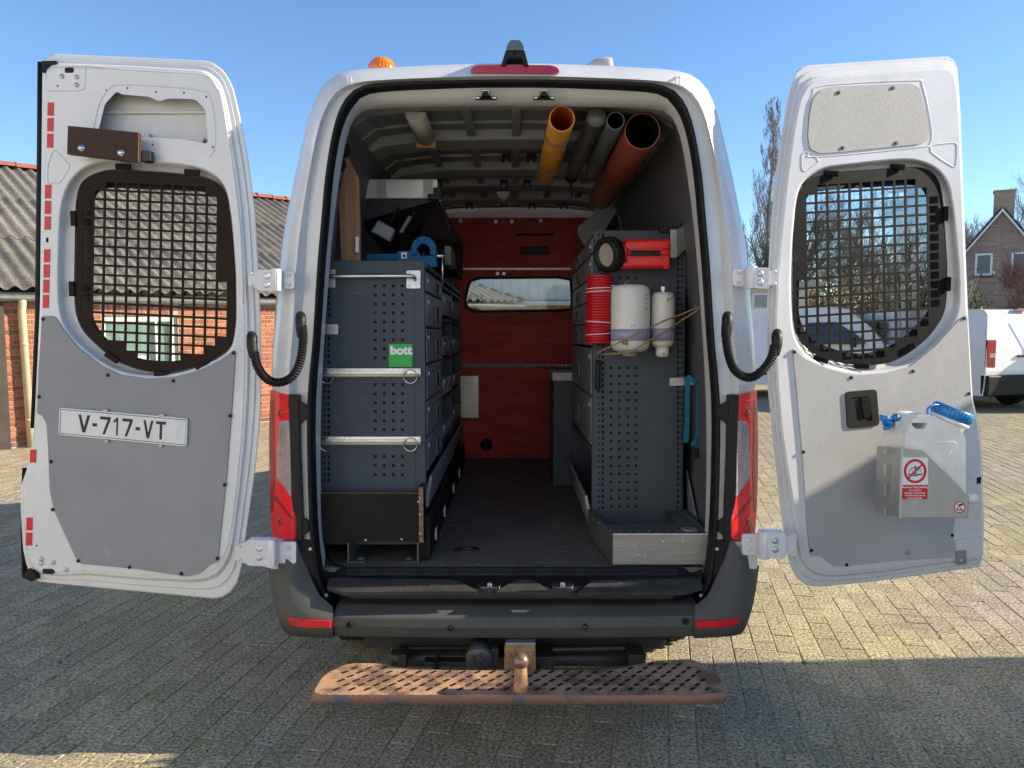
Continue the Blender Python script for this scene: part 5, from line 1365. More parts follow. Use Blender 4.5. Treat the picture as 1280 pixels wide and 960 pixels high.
pipe('drain_pipe', 'yellow-orange pipe held by grey clips under the van roof', P(702.5, 148.5, 3.22), P(683, 220, 4.28), .0535, (YPIPE, YPIPE_IN), ties=((.22, .03), (.78, .02)))
pipe('drain_pipe', 'capped grey pipe next to the yellow pipe', P(745.5, 146.5, 3.3), P(715, 217, 4.5), .0395, (GPIPE, GPIPE), closed=True)
pipe('drain_pipe', 'open dark grey pipe between capped pipe and brown pipe', P(769.5, 151, 3.28), P(741, 214, 4.25), .0385, (GPIPE, RUBBER))
pipe('drain_pipe', 'wide brown pipe, largest under the van roof', P(803, 164, 3.32), P(752, 246, 5.0), .0765, (BPIPE, RUBBER))
m = MB()
for px, py, Y in ((714, 224, 4.5), ):
    c = P(px, py, Y); m.tube([c, c + Vector((0, 0, -.03)), c + Vector((.004, 0, -.11))], [.008, .006, .002], 6); m.lathe(c + Vector((0, 0, .02)), (0, -.5, -1), [(0, .036), (.03, .03), (.045, .012)], 14)
build('tie_down_strap', m, BLACKP, None, 'black strap end dangling below the capped grey pipe', 'strap')
# ---- overhead cabinet, upper left
OY = 3.95
oc = empty('overhead_cabinet', P(500, 300, 4.4), 'dark overhead cabinet with pale box front above the blue vise', 'cabinet', van=True)
m = MB(); x0_, x1_ = P(455, 250, OY).x, P(547, 250, OY).x; zt_, zb_ = zat(224, OY), zat(248, OY)
m.box((x0_, OY, zb_), (x1_, OY + .02, zt_)); m.box((x0_, OY + .02, zb_), (x0_ + .01, 5.6, zt_)); m.box((x0_, OY + .02, zb_ + .001), (x1_, 5.6, zb_ + .01)); build('pale_front', m, M('pale_steel_front', (.50, .51, .53), .35, metal=.25, var=.15, vscale=7), oc, bevel=.003)
m = MB()
for px in (477, 535): m.box((P(px - 6, 240, OY).x, OY - .0012, zb_ + .003), (P(px + 6, 240, OY).x, OY - .0002, zt_ - .004))
build_each('front_tape', m, M('clear_tape', (.33, .33, .33), .3), oc)
m = MB(); m.box((P(535, 248, OY).x, OY - .02, zat(250, OY)), (P(551, 248, OY).x, OY + .03, zat(243, OY))); m.box((P(542, 248, OY).x, OY - .02, zat(243, OY)), (P(551, 248, OY).x, OY + .03, zat(235, OY))); build('black_bracket', m, BLACKP, oc, bevel=.003)
m = MB()
xw = -.90
m.hexa([Vector((xw, OY + .02, zat(285, OY))), P(525, 290, OY + .3), Vector((-.36, 5.7, 2.02)), Vector((xw, 5.7, 2.02))], [Vector((xw, OY + .02, zb_ - .002)), P(549, 249, OY + .02), Vector((-.36, 5.7, zb_ - .02)), Vector((xw, 5.7, zb_ - .02))])
build('cabinet_body', m, NAVY, oc)
m = MB(); m.tube([P(550, 250, OY), P(566, 300, 5.3)], .004, 6); build('edge_trim', m, ALU, oc)
# work lamps below it
for c, R_, lab in ((P(480, 289, 3.85), Matrix.Rotation(.5, 3, 'Y'), 'grey work lamp head tilted under the overhead cabinet'), (P(507, 281, 4.0), Matrix.Rotation(.55, 3, 'Y'), 'narrow grey lamp bracket beside the work lamp')):
    m = MB(); big = 'head' in lab
    if big: m.hexa([c + R_ @ Vector(p) for p in ((-.055, -.02, -.035), (.055, -.02, -.035), (.045, .06, -.028), (-.045, .06, -.028))], [c + R_ @ Vector(p) for p in ((-.048, -.02, .035), (.048, -.02, .035), (.04, .06, .028), (-.04, .06, .028))])
    else: m.cbox(c, (.020, .03, .10), 0, R_)
    e = empty('work_lamp' if big else 'lamp_bracket', c, lab, 'lamp' if big else 'bracket', van=True)
    build('lamp_housing' if big else 'bracket_arm', m, BOTT_L, e, bevel=.005)
    m = MB()
    if big: m.cbox(c + R_ @ Vector((0, -.022, 0)), (.088, .004, .052), 0, R_); build('lamp_window', m, BOTT_P, e)
    m = MB(); m.tube([c + R_ @ Vector((.0, .03, .03)), c + R_ @ Vector((0, .05, .14))], .008, 6); build('lamp_arm', m, BLACKP, e)
# ---- wooden plank and clamps on the left wall
m = MB(); WY = 3.42
m.plate([P(*p, WY) for p in ((421.5, 212), (425, 200), (433, 193), (443.5, 213), (448.5, 224), (450.5, 328), (427, 328))], (0, .03, 0)); build('wooden_board', m, WOOD, None, 'tall reddish wooden board standing behind the rack with handle bar', 'board', bevel=.003)
m = MB()
for px, py in ((429, 187), (423.5, 206), (417, 228)):
    c = P(px, py, 3.36); m.lathe(c, (.3, -1, 0), [(-.03, .03), (0, .032), (.02, .026), (.022, 0)], 14); m.lathe(c + Vector((-.03, 0, -.01)), (.3, -1, 0), [(-.03, .022), (.015, .024), (.016, 0)], 12)
build('pipe_clamp', m, RUBBER, None, 'black rubber pipe clamps on the wall above the wooden board', 'clamp')
m = MB(); m.box(tuple(P(444, 316, 3.4)), tuple(P(449, 296, 3.415))); build('light_switch', m, STICKW, None, 'small white switch fixed to the wooden board', 'switch', bevel=.003)
# ---- blue vise on the rack
vz = eB.z + .0
vi = empty('bench_vise', P(515, 327, 3.75), 'blue bench vise standing on top of the rack', 'vise', van=True)
VY = 3.72
VP = Plane(P(520, 310, VY), (1, 0, 0), (0, 0, 1)); vq = VP.q
m = MB(); m.plate([vq(*p, .03) for p in rounded([(458, 317.5), (497, 317), (497, 324.5), (458, 325)], 1, 2)], (0, .06, 0)); build('slide_bar', m, VICEBLUE, vi, bevel=.004)
m = MB(); m.plate([vq(*p, .05) for p in rounded([(496, 314), (521, 313), (527, 321), (530, 327.5), (496, 327.5)], 1.5, 3)], (0, .10, 0)); bb = build('vise_body', m, VICEBLUE, vi, bevel=.006)
m = MB(); m.plate([vq(*p, .0512) for p in ((501.5, 315.5), (508.5, 315.3), (508.5, 323), (501.5, 323.2))], (0, .001, 0)); lb = build('vise_label', m, STICKW, bb)
m = MB(); m.plate([vq(*p, .0522) for p in ((503, 321), (504, 318), (506.5, 318), (507.5, 321.5))], (0, .0008, 0)); build('label_print', m, INK, lb)
m = MB(); arc = [(529.5 + 15.8 * math.cos(t), 313 - 18 * math.sin(t)) for t in [math.pi * (-.12 + 1.24 * k / 20) for k in range(21)]]; arci = [(529 + 8.5 * math.cos(t), 314 - 9.5 * math.sin(t)) for t in [math.pi * (1.12 - 1.24 * k / 20) for k in range(21)]]
m.plate([vq(*p, .06) for p in arc + arci], (0, .09, 0)); build('vise_arch', m, VICEBLUE, vi, bevel=.006)
m = MB(); m.plate([vq(*p, .065) for p in ((521, 296.5), (533, 295), (531, 302.5), (523, 303))], (0, .03, 0)); build('arch_face', m, VICEBLUE, vi, bevel=.003)
m = MB(); m.plate([vq(*p, .055) for p in rounded([(525, 320), (544, 319), (546, 333), (529, 335)], 2, 3)], (0, .09, 0)); build('front_jaw', m, VICEBLUE, vi, bevel=.006)
m = MB(); m.tube([vq(540, 320, .03), vq(556, 320, .03)], .012, 12); m.tube([vq(553, 313, .035), vq(553.3, 360, .035)], .0055, 8); build('vise_screw', m, STEEL, vi)
m = MB(); m.box(tuple(vq(556, 331, -.1)), tuple(vq(569, 316, -.4))); build('wood_offcut', m, M('grey_wood', (.16, .13, .11), .7, var=.3, stretch=(1,6,1)), None, 'grey wooden block behind the vise screw', 'block')
# perforated panel behind the vise
m = MB(); pA = P(533, 420, 5.62); pB = P(571, 330, 5.62)
hl_ = [(.02 + i * .035, .03 + j * .05, .008, .008) for i in range(6) for j in range(9)]
sheet(m, pA, (1,0,0), (0,0,1), pB.x - pA.x, pB.z - pA.z, (0,-1,0), hl_, .008, .008); m.box((pA.x, 5.63, pA.z), (pB.x, 5.65, pB.z)); build('back_panel', m, [NAVY, BOTT_P], rk)
# ---- jerrycan in the door holder
jc = empty('jerrycan', P(1165, 645, 2.92), 'milky water jerrycan with blue cap and tap in the steel door holder', 'jerrycan', van=True)
JY = 2.85
JP = Plane(P(1170, 600, JY), (1, 0, 0), (0, 0, 1)); jq = JP.q
out_ = rounded([(1131, 645, 4), (1131, 547, 8), (1136, 534, 6), (1143, 522, 8), (1152, 519, 4), (1166, 519, 4), (1180, 526, 5), (1198, 534, 5), (1207, 546, 6), (1208, 645, 4)], 4, 5)
hol = rounded([(1138.5, 528.5), (1160, 528.5), (1157, 536), (1144, 536)], 3, 4)
m = MB(); m.plate([jq(*p) for p in out_], (0, .165, 0), 0, [[jq(*p) for p in hol]]); build('can_body', m, CANW, jc, bevel=.016, seg=4, smooth=False)
m = MB(); m.plate([jq(*p, .0035) for p in rounded([(1141, 552), (1196, 552), (1197, 630), (1190, 610), (1152, 563), (1141, 563)], 5, 4)], (0, .006, 0)); build('can_panel', m, CANW, jc, bevel=.004)
m = MB(); m.tube([jq(1155, 560, .000), jq(1180, 582, .000), jq(1184, 600, .000)], .005, 8); m.tube([jq(1190, 562, .000), jq(1180, 576, .000)], .004, 8); build_each('can_rib', m, CANW, jc)
cc = P(1186.5, 523.5, 2.915); cax = Vector((.36, -.12, .93)).normalized(); cr = .071
m = MB(); m.lathe(cc, cax, [(-.04, cr * .86), (-.012, cr * .9), (-.010, cr * 1.02), (.002, cr * 1.02), (.003, cr * .9)], 32); build('can_neck', m, CANW, jc)
m = MB(); m.lathe(cc, cax, [(.002, cr * .96), (.004, cr), (.040, cr), (.046, cr * .95), (.046, cr * .8), (.038, cr * .76), (.038, 0)], 36)
for k in range(30):
    a = 2*math.pi*k/30; u_ = cax.orthogonal().normalized(); w_ = cax.cross(u_); rd_ = u_ * math.cos(a) + w_ * math.sin(a); m.tube([cc + rd_ * cr + cax * .008, cc + rd_ * cr + cax * .038], .002, 5)
cp = build('can_cap', m, CANBLUE, jc)
m = MB(); m.tube(spline([P(1178, 508, 2.9), P(1168, 506, 2.88), P(1160, 511, 2.87), P(1160, 518, 2.865), P(1165, 520, 2.87)], 6), .0045, 8); m.cbox(P(1210, 527, 2.9), (.02, .015, .012)); build('cap_strap', m, CANBLUE, cp)
m = MB(); a_, b_ = P(1124, 530, 2.95), P(1117, 517, 2.94)
m.lathe(a_, b_ - a_, [(0, .018), (.012, .018), (.012, .014), (.028, .012)], 14, mi=1); m.lathe(a_, b_ - a_, [(.022, .015), (.040, .014), (.043, .009)], 14)
a_, b_ = P(1112, 529, 2.95), P(1100, 522, 2.93)
m.lathe(a_, b_ - a_, [(-.006, .017), (.016, .014), (.02, .010), (.045, .009), (.05, .006)], 12); m.lathe(P(1107, 526, 2.94), (0, -.3, 1), [(-.016, .010), (.016, .010), (.02, .006)], 10); m.cbox(P(1102, 522, 2.93), (.012, .012, .022))
m.lathe(P(1108, 532, 2.945), (.2, 0, -1), [(0, .012), (.014, .014)], 12)
build('can_tap', m, [CANBLUE, CANW], jc)
m = MB(); m.lathe(P(1209, 623, 2.93), (1, -.1, 0), [(-.01, .02), (.03, .019), (.036, .012)], 14); build('can_spout', m, CANW, jc)
# ================================================================== the yard
XF = None
random.seed(21)
PAVER = M('mossy_paver', (.335,.285,.215), .85, scr=.45, scol=(.15,.13,.10), scr_scale=2.2, col2=(.355,.310,.165), vscale=.8, thr=(.35,.7), fine=.75, fscale=75, bump=1.0, bscale=75, rnd=.14, spec=.25)
JOINT = M('mossy_joint', (.26,.225,.16), .95, col2=(.30,.27,.12), vscale=2.5, bump=.5, bscale=90)
def ground_mat():
    m = M('far_paving', (.335,.285,.215), .85, col2=(.355,.310,.165), vscale=.8, fine=.6, fscale=75, bump=.6, bscale=75, spec=.25)
    N = m.node_tree.nodes; L = m.node_tree.links; b = N['Principled BSDF']; src = b.inputs['Base Color'].links[0].from_socket
    g_ = N.new('ShaderNodeNewGeometry'); mp = N.new('ShaderNodeMapping'); mp.inputs['Rotation'].default_value = (0, 0, math.radians(90 + 11)); L.new(g_.outputs['Position'], mp.inputs['Vector'])
    t = N.new('ShaderNodeTexBrick'); t.inputs['Scale'].default_value = 1.0; t.inputs['Brick Width'].default_value = .2145; t.inputs['Row Height'].default_value = .1095; t.inputs['Mortar Size'].default_value = .003; t.inputs['Mortar Smooth'].default_value = .5
    t.inputs['Color1'].default_value = (.88, .88, .88, 1); t.inputs['Color2'].default_value = (1.1, 1.1, 1.1, 1); t.inputs['Mortar'].default_value = (.62, .60, .54, 1); L.new(mp.outputs[0], t.inputs['Vector'])
    x = N.new('ShaderNodeMix'); x.data_type = 'RGBA'; x.blend_type = 'MULTIPLY'; x.inputs[0].default_value = 1; L.new(src, x.inputs[6]); L.new(t.outputs[0], x.inputs[7]); L.new(x.outputs[2], b.inputs['Base Color'])
    return m
ang = math.radians(11); gv = Vector((math.sin(ang), math.cos(ang), 0)); gu = Vector((math.cos(ang), -math.sin(ang), 0))
pav = empty('pavement', (0, 8, 0), kind='structure')
YMAX = 15.0
m = MB(); m.poly([Vector(p) for p in ((-2.8, 1.1, -.0026), (2.8, 1.1, -.0026), (12.8, YMAX, -.0026), (-12.8, YMAX, -.0026))])
build('joint_sand', m, JOINT, pav, kind='structure')
m = MB()
m.poly([Vector(p) for p in ((-900, YMAX, -.006), (900, YMAX, -.006), (900, 1500, -.006), (-900, 1500, -.006))])
m.poly([Vector(p) for p in ((-900, -900, -.02), (900, -900, -.02), (900, YMAX, -.02), (-900, YMAX, -.02))])
build('ground', m, ground_mat(), None, kind='structure')
pw, plen, jw = .105, .210, .0045
def paver_verts(w_, l_, tilt=(0, 0), dz=0):
    a, b = w_/2, l_/2; i = .0035
    def z(x, y): return dz + tilt[0]*x + tilt[1]*y
    top = [(-a+i, -b+i), (a-i, -b+i), (a-i, b-i), (-a+i, b-i)]; low = [(-a, -b), (a, -b), (a, b), (-a, b)]
    return [(x, y, z(x, y)) for x, y in top] + [(x, y, z(x, y) - .0018) for x, y in low] + [(x, y, -.03) for x, y in low]
pf = [(0,1,2,3)] + [(4+k, 4+(k+1)%4, (k+1)%4, k) for k in range(4)] + [(8+k, 8+(k+1)%4, 4+(k+1)%4, 4+k) for k in range(4)]
cands = []
for iu in range(-200, 210):
    for iv in range(-25, 90):
        c = gu * (iu * (pw + jw)) + gv * ((iv + .5 * (iu % 2)) * (plen + jw))
        if c.y < 1.2 or c.y > YMAX - .15: continue
        if abs(c.x) > .72 * c.y + 1.8: continue
        cands.append(c)
# the pavers nearest the viewer, outside the van's footprint, become single objects
def seen(c): return c.y > 2.9 and abs(c.x) < .655 * c.y and not (abs(c.x + .0) < .80 and c.y < 4.2 and c.y > 2.95)
order = sorted([c for c in cands if seen(c)], key=lambda c: c.length)
near = set(id(c) for c in order[:300])
protos = []
for k in range(6):
    me = bpy.data.meshes.new('paver'); me.from_pydata(paver_verts(pw, plen, (random.uniform(-.018, .018), random.uniform(-.012, .012)), random.uniform(-.0018, .0018)), [], pf)
    me.materials.append(PAVER); protos.append(me)
rz = -ang
for c in order[:300]:
    o = bpy.data.objects.new('paver', random.choice(protos)); o.location = c - Vector((0, 8, 0)); o.rotation_euler = (0, 0, rz + (math.pi if random.random() < .5 else 0)); _link(o, pav)
V, Fc, RN = [], [], []
for c in cands:
    if id(c) in near: continue
    o = len(V); r = random.random(); t = (random.uniform(-.018, .018), random.uniform(-.012, .012)); dz = random.uniform(-.002, .002)
    for x, y, z in paver_verts(pw, plen, t, dz): V.append(c + gu * x + gv * y + Vector((0, 0, z))); RN.append(r)
    Fc += [tuple(o + i for i in f) for f in pf]
me = bpy.data.meshes.new('paver_field'); me.from_pydata([tuple(v - Vector((0, 8, 0))) for v in V], [], Fc); me.materials.append(PAVER)
at = me.attributes.new('rnd', 'FLOAT', 'POINT'); at.data.foreach_set('value', RN)
o = bpy.data.objects.new('paver_field', me); _link(o, pav); o['kind'] = 'stuff'
# grit, moss crumbs and dead leaves
m = MB()
for k in range(900):
    y = random.uniform(2.9, 9); x = random.uniform(-.66, .66) * y; r = random.uniform(.003, .009)
    a = random.uniform(0, 3); pts = [Vector((x + r * math.cos(a + j * 2.1) * random.uniform(.6, 1.3), y + r * math.sin(a + j * 2.1), .002 + (.004 if j == 1 else 0))) for j in range(3)]
    m.add(pts + [Vector((x, y, .008))], [(0,1,3), (1,2,3), (2,0,3)])
build('grit', m, M('grit', (.16,.13,.085), .9, rnd=.4), None, kind='stuff')
m = MB()
for k in range(70):
    y = random.uniform(2.95, 9); x = random.uniform(-.66, .66) * y; r = random.uniform(.008, .02); a = random.uniform(0, 6.28)
    u_ = Vector((math.cos(a), math.sin(a), random.uniform(-.1, .3))).normalized() * r; v_ = Vector((-math.sin(a), math.cos(a), random.uniform(-.2, .3))).normalized() * r * .5; c = Vector((x, y, .007))
    m.add([c - u_, c - v_ + Vector((0, 0, .004)), c + u_, c + v_ + Vector((0, 0, .006))], [(0, 1, 2), (0, 2, 3)])
build('leaf_litter', m, M('dead_leaf', (.15, .085, .04), .8, rnd=.4), None, kind='stuff')
# moss cushions along the joints
MOSS = M('joint_moss', (.13, .14, .04), .95, var=.4, vscale=40, bump=.5, bscale=200)
m = MB()
for k in range(1500):
    c0 = random.choice(cands)
    if abs(c0.x) > .7 * c0.y or c0.y > 10 or (c0.x < .5 and random.random() < .75): continue
    e_ = random.choice(((pw / 2 + jw / 2, random.uniform(-.5, .5) * plen), (-pw / 2 - jw / 2, random.uniform(-.5, .5) * plen), (random.uniform(-.5, .5) * pw, plen / 2 + jw / 2)))
    c = c0 + gu * e_[0] + gv * e_[1]; r = random.uniform(.004, .013); st = 2.2 if abs(e_[0]) > pw / 2 else 1
    pts = [c + gu * (math.cos(t) * r * (1 if st > 1 else 2.2)) + gv * (math.sin(t) * r * st) + Vector((0, 0, -.002)) for t in [2 * math.pi * j / 6 for j in range(6)]]
    m.add(pts + [c + Vector((0, 0, .0045))], [(j, (j + 1) % 6, 6) for j in range(6)], 0, True)
build('joint_moss', m, MOSS, None, kind='stuff')
# ------------------------------------------------------------------ brick shed on the left
A0 = G(20, 560); ua = math.atan2(1567 - 640, F); d = Vector((math.sin(ua), math.cos(ua), 0)); n = Vector((d.y, -d.x, 0))
if n.dot(-A0) < 0: n = -n
ZE = W(20, 367, A0.y).z + .02
BR = M('red_brick', (.36,.125,.062), .85, var=.22, vscale=18, bump=.5, bscale=90, rnd=.32, fine=.2, fscale=140)
BR2 = M('dark_brick', (.20,.085,.06), .85, var=.25, vscale=18, bump=.5, bscale=90, rnd=.3)
MORT = M('mortar', (.42,.36,.28), .95, var=.1, bump=.4, bscale=120)
shed = empty('brick_shed', A0 + d * 4, 'long red brick shed with grey corrugated roof and red ridge tiles', 'shed')
sA, sB = -3.2, 14.0
# window opening in wall coordinates
def wallst(px, py):
    r = ray(px, py, False); e = Vector((0, 0, H)); t = (A0 - e).dot(n) / r.dot(n); p = e + r * t; return ((p - A0).dot(d), p.z)
w0, wz1 = wallst(127, 394); w1, _z = wallst(222, 394); wz0 = .75
m = MB()
def wallbox(m, s0, s1, z0, z1, o0, o1, mi=0):
    m.hexa([A0 + d*s0 + n*o1 + Vector((0,0,z0)), A0 + d*s1 + n*o1 + Vector((0,0,z0)), A0 + d*s1 + n*o0 + Vector((0,0,z0)), A0 + d*s0 + n*o0 + Vector((0,0,z0))], [A0 + d*s0 + n*o1 + Vector((0,0,z1)), A0 + d*s1 + n*o1 + Vector((0,0,z1)), A0 + d*s1 + n*o0 + Vector((0,0,z1)), A0 + d*s0 + n*o0 + Vector((0,0,z1))], mi)
wallbox(m, sA, w0, -.02, ZE, -.3, -.008); wallbox(m, w1, sB, -.02, ZE, -.3, -.008); wallbox(m, w0, w1, wz1, ZE, -.3, -.008); wallbox(m, w0, w1, -.02, wz0, -.3, -.008)
wall = build('wall', m, MORT, shed)
bw_, bh2, bj = .205, .056, .011
def topx(p):
    v = p - Vector((0, 0, H)); c_, s_ = math.cos(PITCH_W), math.sin(PITCH_W); f = v.y * c_ - v.z * s_; u = v.y * s_ + v.z * c_
    return 640 + F * v.x / f, 480 - F * u / f
bricks = []
for row in range(int((ZE - .02) / (bh2 + bj))):
    z = .02 + row * (bh2 + bj); k = 0; s = sA + (.5 * (bw_ + bj) if row % 2 else 0)
    while s < sB - bw_:
        s0, s1 = s, s + bw_; dark = z > ZE - .16 or (z < .1)
        inw = not (s1 < w0 or s0 > w1) and z + bh2 > wz0 and z < wz1 + .20 - .0
        if inw:
            if z < wz1 + .195 and z + bh2 > wz0:
                if s0 < w0 - .02: bricks.append((s0, w0 - .01, z, z + bh2, dark))
                if s1 > w1 + .02: bricks.append((w1 + .01, s1, z, z + bh2, dark))
        else: bricks.append((s0, s1, z, z + bh2, dark))
        s += bw_ + bj
s = w0 + .005
while s < w1 - .05: bricks.append((s, s + .056, wz1 + .005, wz1 + .185, False)); s += .067
def brick_mesh(m, b, o):
    s0, s1, z0, z1, dk = b; j = random.uniform(-.003, .003); f = .004
    def p(s, z, h): return A0 + d*s + Vector((0,0,z)) + n*h
    vs_ = [p(s0+f, z0+f, j), p(s1-f, z0+f, j), p(s1-f, z1-f, j), p(s0+f, z1-f, j), p(s0, z0, j-.004), p(s1, z0, j-.004), p(s1, z1, j-.004), p(s0, z1, j-.004), p(s0, z0, -.02), p(s1, z0, -.02), p(s1, z1, -.02), p(s0, z1, -.02)]
    return vs_
vis, rest = [], []
for b in bricks:
    c = A0 + d*((b[0]+b[1])/2) + Vector((0,0,(b[2]+b[3])/2)); px, py = topx(c)
    (vis if ((0 < px < 46) or (110 < px < 280 and py < 455) or (322 < px < 346)) else rest).append(b)
vis.sort(key=lambda b: (A0 + d*b[0]).length); rest += vis[300:]; vis = vis[:300]
for b in vis:
    me = bpy.data.meshes.new('brick'); vv = brick_mesh(None, b, 0); c = sum(vv, Vector()) / 12
    me.from_pydata([tuple(v - c) for v in vv], [], pf); me.materials.append(BR2 if b[4] else BR)
    o = bpy.data.objects.new('brick', me); o.location = c - WLOC[wall.name]; _link(o, wall)
V, Fc, RN, MI = [], [], [], []
for b in rest:
    o = len(V); r = random.random(); V += brick_mesh(None, b, 0); RN += [r] * 12; Fc += [tuple(o + i for i in f) for f in pf]; MI += [1 if b[4] else 0] * len(pf)
me = bpy.data.meshes.new('brick_courses'); c = WLOC[wall.name]; me.from_pydata([tuple(v - c) for v in V], [], Fc); me.materials.append(BR); me.materials.append(BR2)
me.polygons.foreach_set('material_index', MI); at = me.attributes.new('rnd', 'FLOAT', 'POINT'); at.data.foreach_set('value', RN)
o = bpy.data.objects.new('brick_courses', me); _link(o, wall); o['kind'] = 'stuff'
# shed window
FRAME = M('cream_window_frame', (.62,.62,.52), .5, var=.06)
m = MB(); wm = w0 + (w1 - w0) * .86
for s0, s1, z0, z1 in ((w0, w0 + .06, wz0, wz1), (w1 - .10, w1, wz0, wz1), (w0 + .06, w1 - .10, wz1 - .09, wz1), (w0 + .06, w1 - .10, wz0, wz0 + .07), (w0 + (w1-w0)*.70, w0 + (w1-w0)*.73, wz0 + .07, wz1 - .09)): wallbox(m, s0, s1, z0, z1, -.13, -.05)
wallbox(m, w0 - .03, w1 + .03, wz0 - .06, wz0 - .002, -.1, .03)
wn = build('window', m, FRAME, shed, bevel=.004)
m = MB(); wallbox(m, w0 + .06, w1 - .1, wz0 + .07, wz1 - .09, -.095, -.09); build('pane', m, CABGLASS, wn)
m = MB(); wallbox(m, w0 + .02, w1 - .02, wz0 + .02, wz1 - .02, -.125, -.115); build('blind', m, M('pale_blind', (.80,.86,.82), .7, var=.05), wn)
# roof: fibre-cement sheets
ROOF = M('lichen_fibre_cement', (.165,.155,.135), .9, col2=(.095,.088,.078), vscale=3.0, thr=(.4,.7), bump=.9, bscale=45, fine=.45, fscale=38, rnd=.10)
sl_ = math.radians(24.5); up = (-n) * math.cos(sl_) + Vector((0, 0, math.sin(sl_)))
E0 = A0 + n * .12 + Vector((0, 0, ZE - .01)); rn = d.cross(up).normalized()
if rn.z < 0: rn = -rn
r = ray(20, 214, False); e = Vector((0, 0, H)); t = (E0 - e).dot(rn) / r.dot(rn); ridge_s = ((e + r * t) - E0).dot(up)
print('shed: eave', ZE, 'ridge slope length', ridge_s)
pit, amp = .20, .030; sheet_w = pit * 5; nrow = 3; rl_ = ridge_s / nrow
def roof_sheet_mesh(L):
    N1 = 40; vs_, fs_ = [], []
    for v_ in (0, L + .12):
        for i in range(N1 + 1):
            x = i / N1 * sheet_w; vs_.append(d * x + up * v_ + rn * (amp * math.sin(2*math.pi*x/pit) + (.012 if v_ == 0 else 0)))
    for v_ in (0, L + .12):
        for i in range(N1 + 1):
            x = i / N1 * sheet_w; vs_.append(d * x + up * v_ + rn * (amp * math.sin(2*math.pi*x/pit) + (.012 if v_ == 0 else 0) - .012))
    K = N1 + 1
    for i in range(N1): fs_.append((i, i+1, K+i+1, K+i)); fs_.append((2*K+i, 3*K+i, 3*K+i+1, 2*K+i+1)); fs_.append((i, 2*K+i, 2*K+i+1, i+1))
    me = bpy.data.meshes.new('roof_sheet'); me.from_pydata([tuple(v) for v in vs_], [], fs_); me.materials.append(ROOF)
    me.polygons.foreach_set('use_smooth', [True] * len(me.polygons)); return me
rme = roof_sheet_mesh(rl_)
for rrow in range(nrow):
    s = sA - .2
    while s < sB:
        o = bpy.data.objects.new('roof_sheet', rme); p = E0 + d * s + up * (rl_ * rrow) + rn * (.004 * (rrow % 2) + .06)
        o.location = p - WLOC[shed.name]; _link(o, shed); s += sheet_w
m = MB(); RS = E0 + up * ridge_s
bk_dn = n * -math.cos(sl_) + Vector((0, 0, -math.sin(sl_)))
m.add([RS + d * sA, RS + d * sB, RS + d * sB + bk_dn * ridge_s, RS + d * sA + bk_dn * ridge_s], [(0,1,2,3)]); build('rear_roof_slope', m, ROOF, shed)
m = MB(); back = RS + bk_dn * ridge_s - Vector((0, 0, RS.z + bk_dn.z * ridge_s))
for s in (sA, sB): m.add([A0 + d*s - n*.02, back + d*s, back + d*s + Vector((0,0,ZE)), RS + d*s - Vector((0, 0, .06)), A0 + d*s - n*.02 + Vector((0,0,ZE))], [(0,1,2,3,4)])
build('gable_wall', m, MORT, shed)
RT = M('red_ridge_tile', (.32,.095,.055), .8, var=.2, rnd=.25, bump=.3)
tm = None
s = sA - .2; k = 0
def rtile():
    rr = []
    for v_, ex in ((0, .018), (.03, .018), (.031, 0), (.38, 0)):
        rr.append([d * v_ + (n * math.cos(a) + Vector((0,0,1)) * math.sin(a) * .8) * (.11 + ex) for a in [math.pi * j / 8 for j in range(9)]])
    m = MB(); m.ring_loft(rr, closed=False)
    me = bpy.data.meshes.new('ridge_tile'); me.from_pydata([tuple(v) for v in m.v], [], m.f); me.materials.append(RT); return me
tme = rtile()
while s < sB:
    o = bpy.data.objects.new('ridge_tile', tme); o.location = RS + d * s + rn * .07 + Vector((0, 0, -.0)) - WLOC[shed.name]; o.rotation_euler = (random.uniform(-.03, .03), random.uniform(-.03, .03), 0); _link(o, shed); s += .37
m = MB(); GZ = E0 + n * .03 + Vector((0, 0, -.035)); rr = []
for s in (sA, sB): rr.append([GZ + d*s + n * .06 * math.cos(a) + Vector((0,0,1)) * .06 * math.sin(a) for a in [math.pi + math.pi*j/8 for j in range(9)]])
m.ring_loft(rr, closed=False); m.tube([GZ + d*sA + n*.06, GZ + d*sB + n*.06], .009, 6); wallbox(m, sA, sB, ZE - .12, ZE - .03, -.0, .03); build('gutter', m, M('zinc_gutter', (.40,.42,.42), .4, metal=.5, var=.1), shed)
ps, _ = wallst(29, 460)
m = MB(); pp = A0 + d * ps + n * .07
m.tube([pp + n*.06 + Vector((0,0,ZE-.06)), pp + n*.05 + Vector((0,0,ZE-.14)), pp + Vector((0,0,ZE-.25)), pp + d * .03 + Vector((0,0,.02))], .048, 14)
dpz = build('downpipe', m, M('cream_pvc', (.58,.50,.33), .45, var=.08), shed)
m = MB()
for z in (.35, 1.35): m.lathe(pp + d * (.03 * (1 - z / 2)) + Vector((0,0,z)), (0,0,1), [(0, .053), (.03, .053)], 14)
build_each('pipe_clip', m, M('cream_clip', (.50,.44,.30), .5), dpz)
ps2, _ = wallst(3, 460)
m = MB(); wallbox(m, ps2 - .16, ps2 + .04, .0, ZE - .15, -.01, .05); build('dark_wall_strip', m, M('dark_brown', (.05,.04,.032), .7, var=.2), shed)  # dark vertical strip standing proud of the wall, left of the downpipe
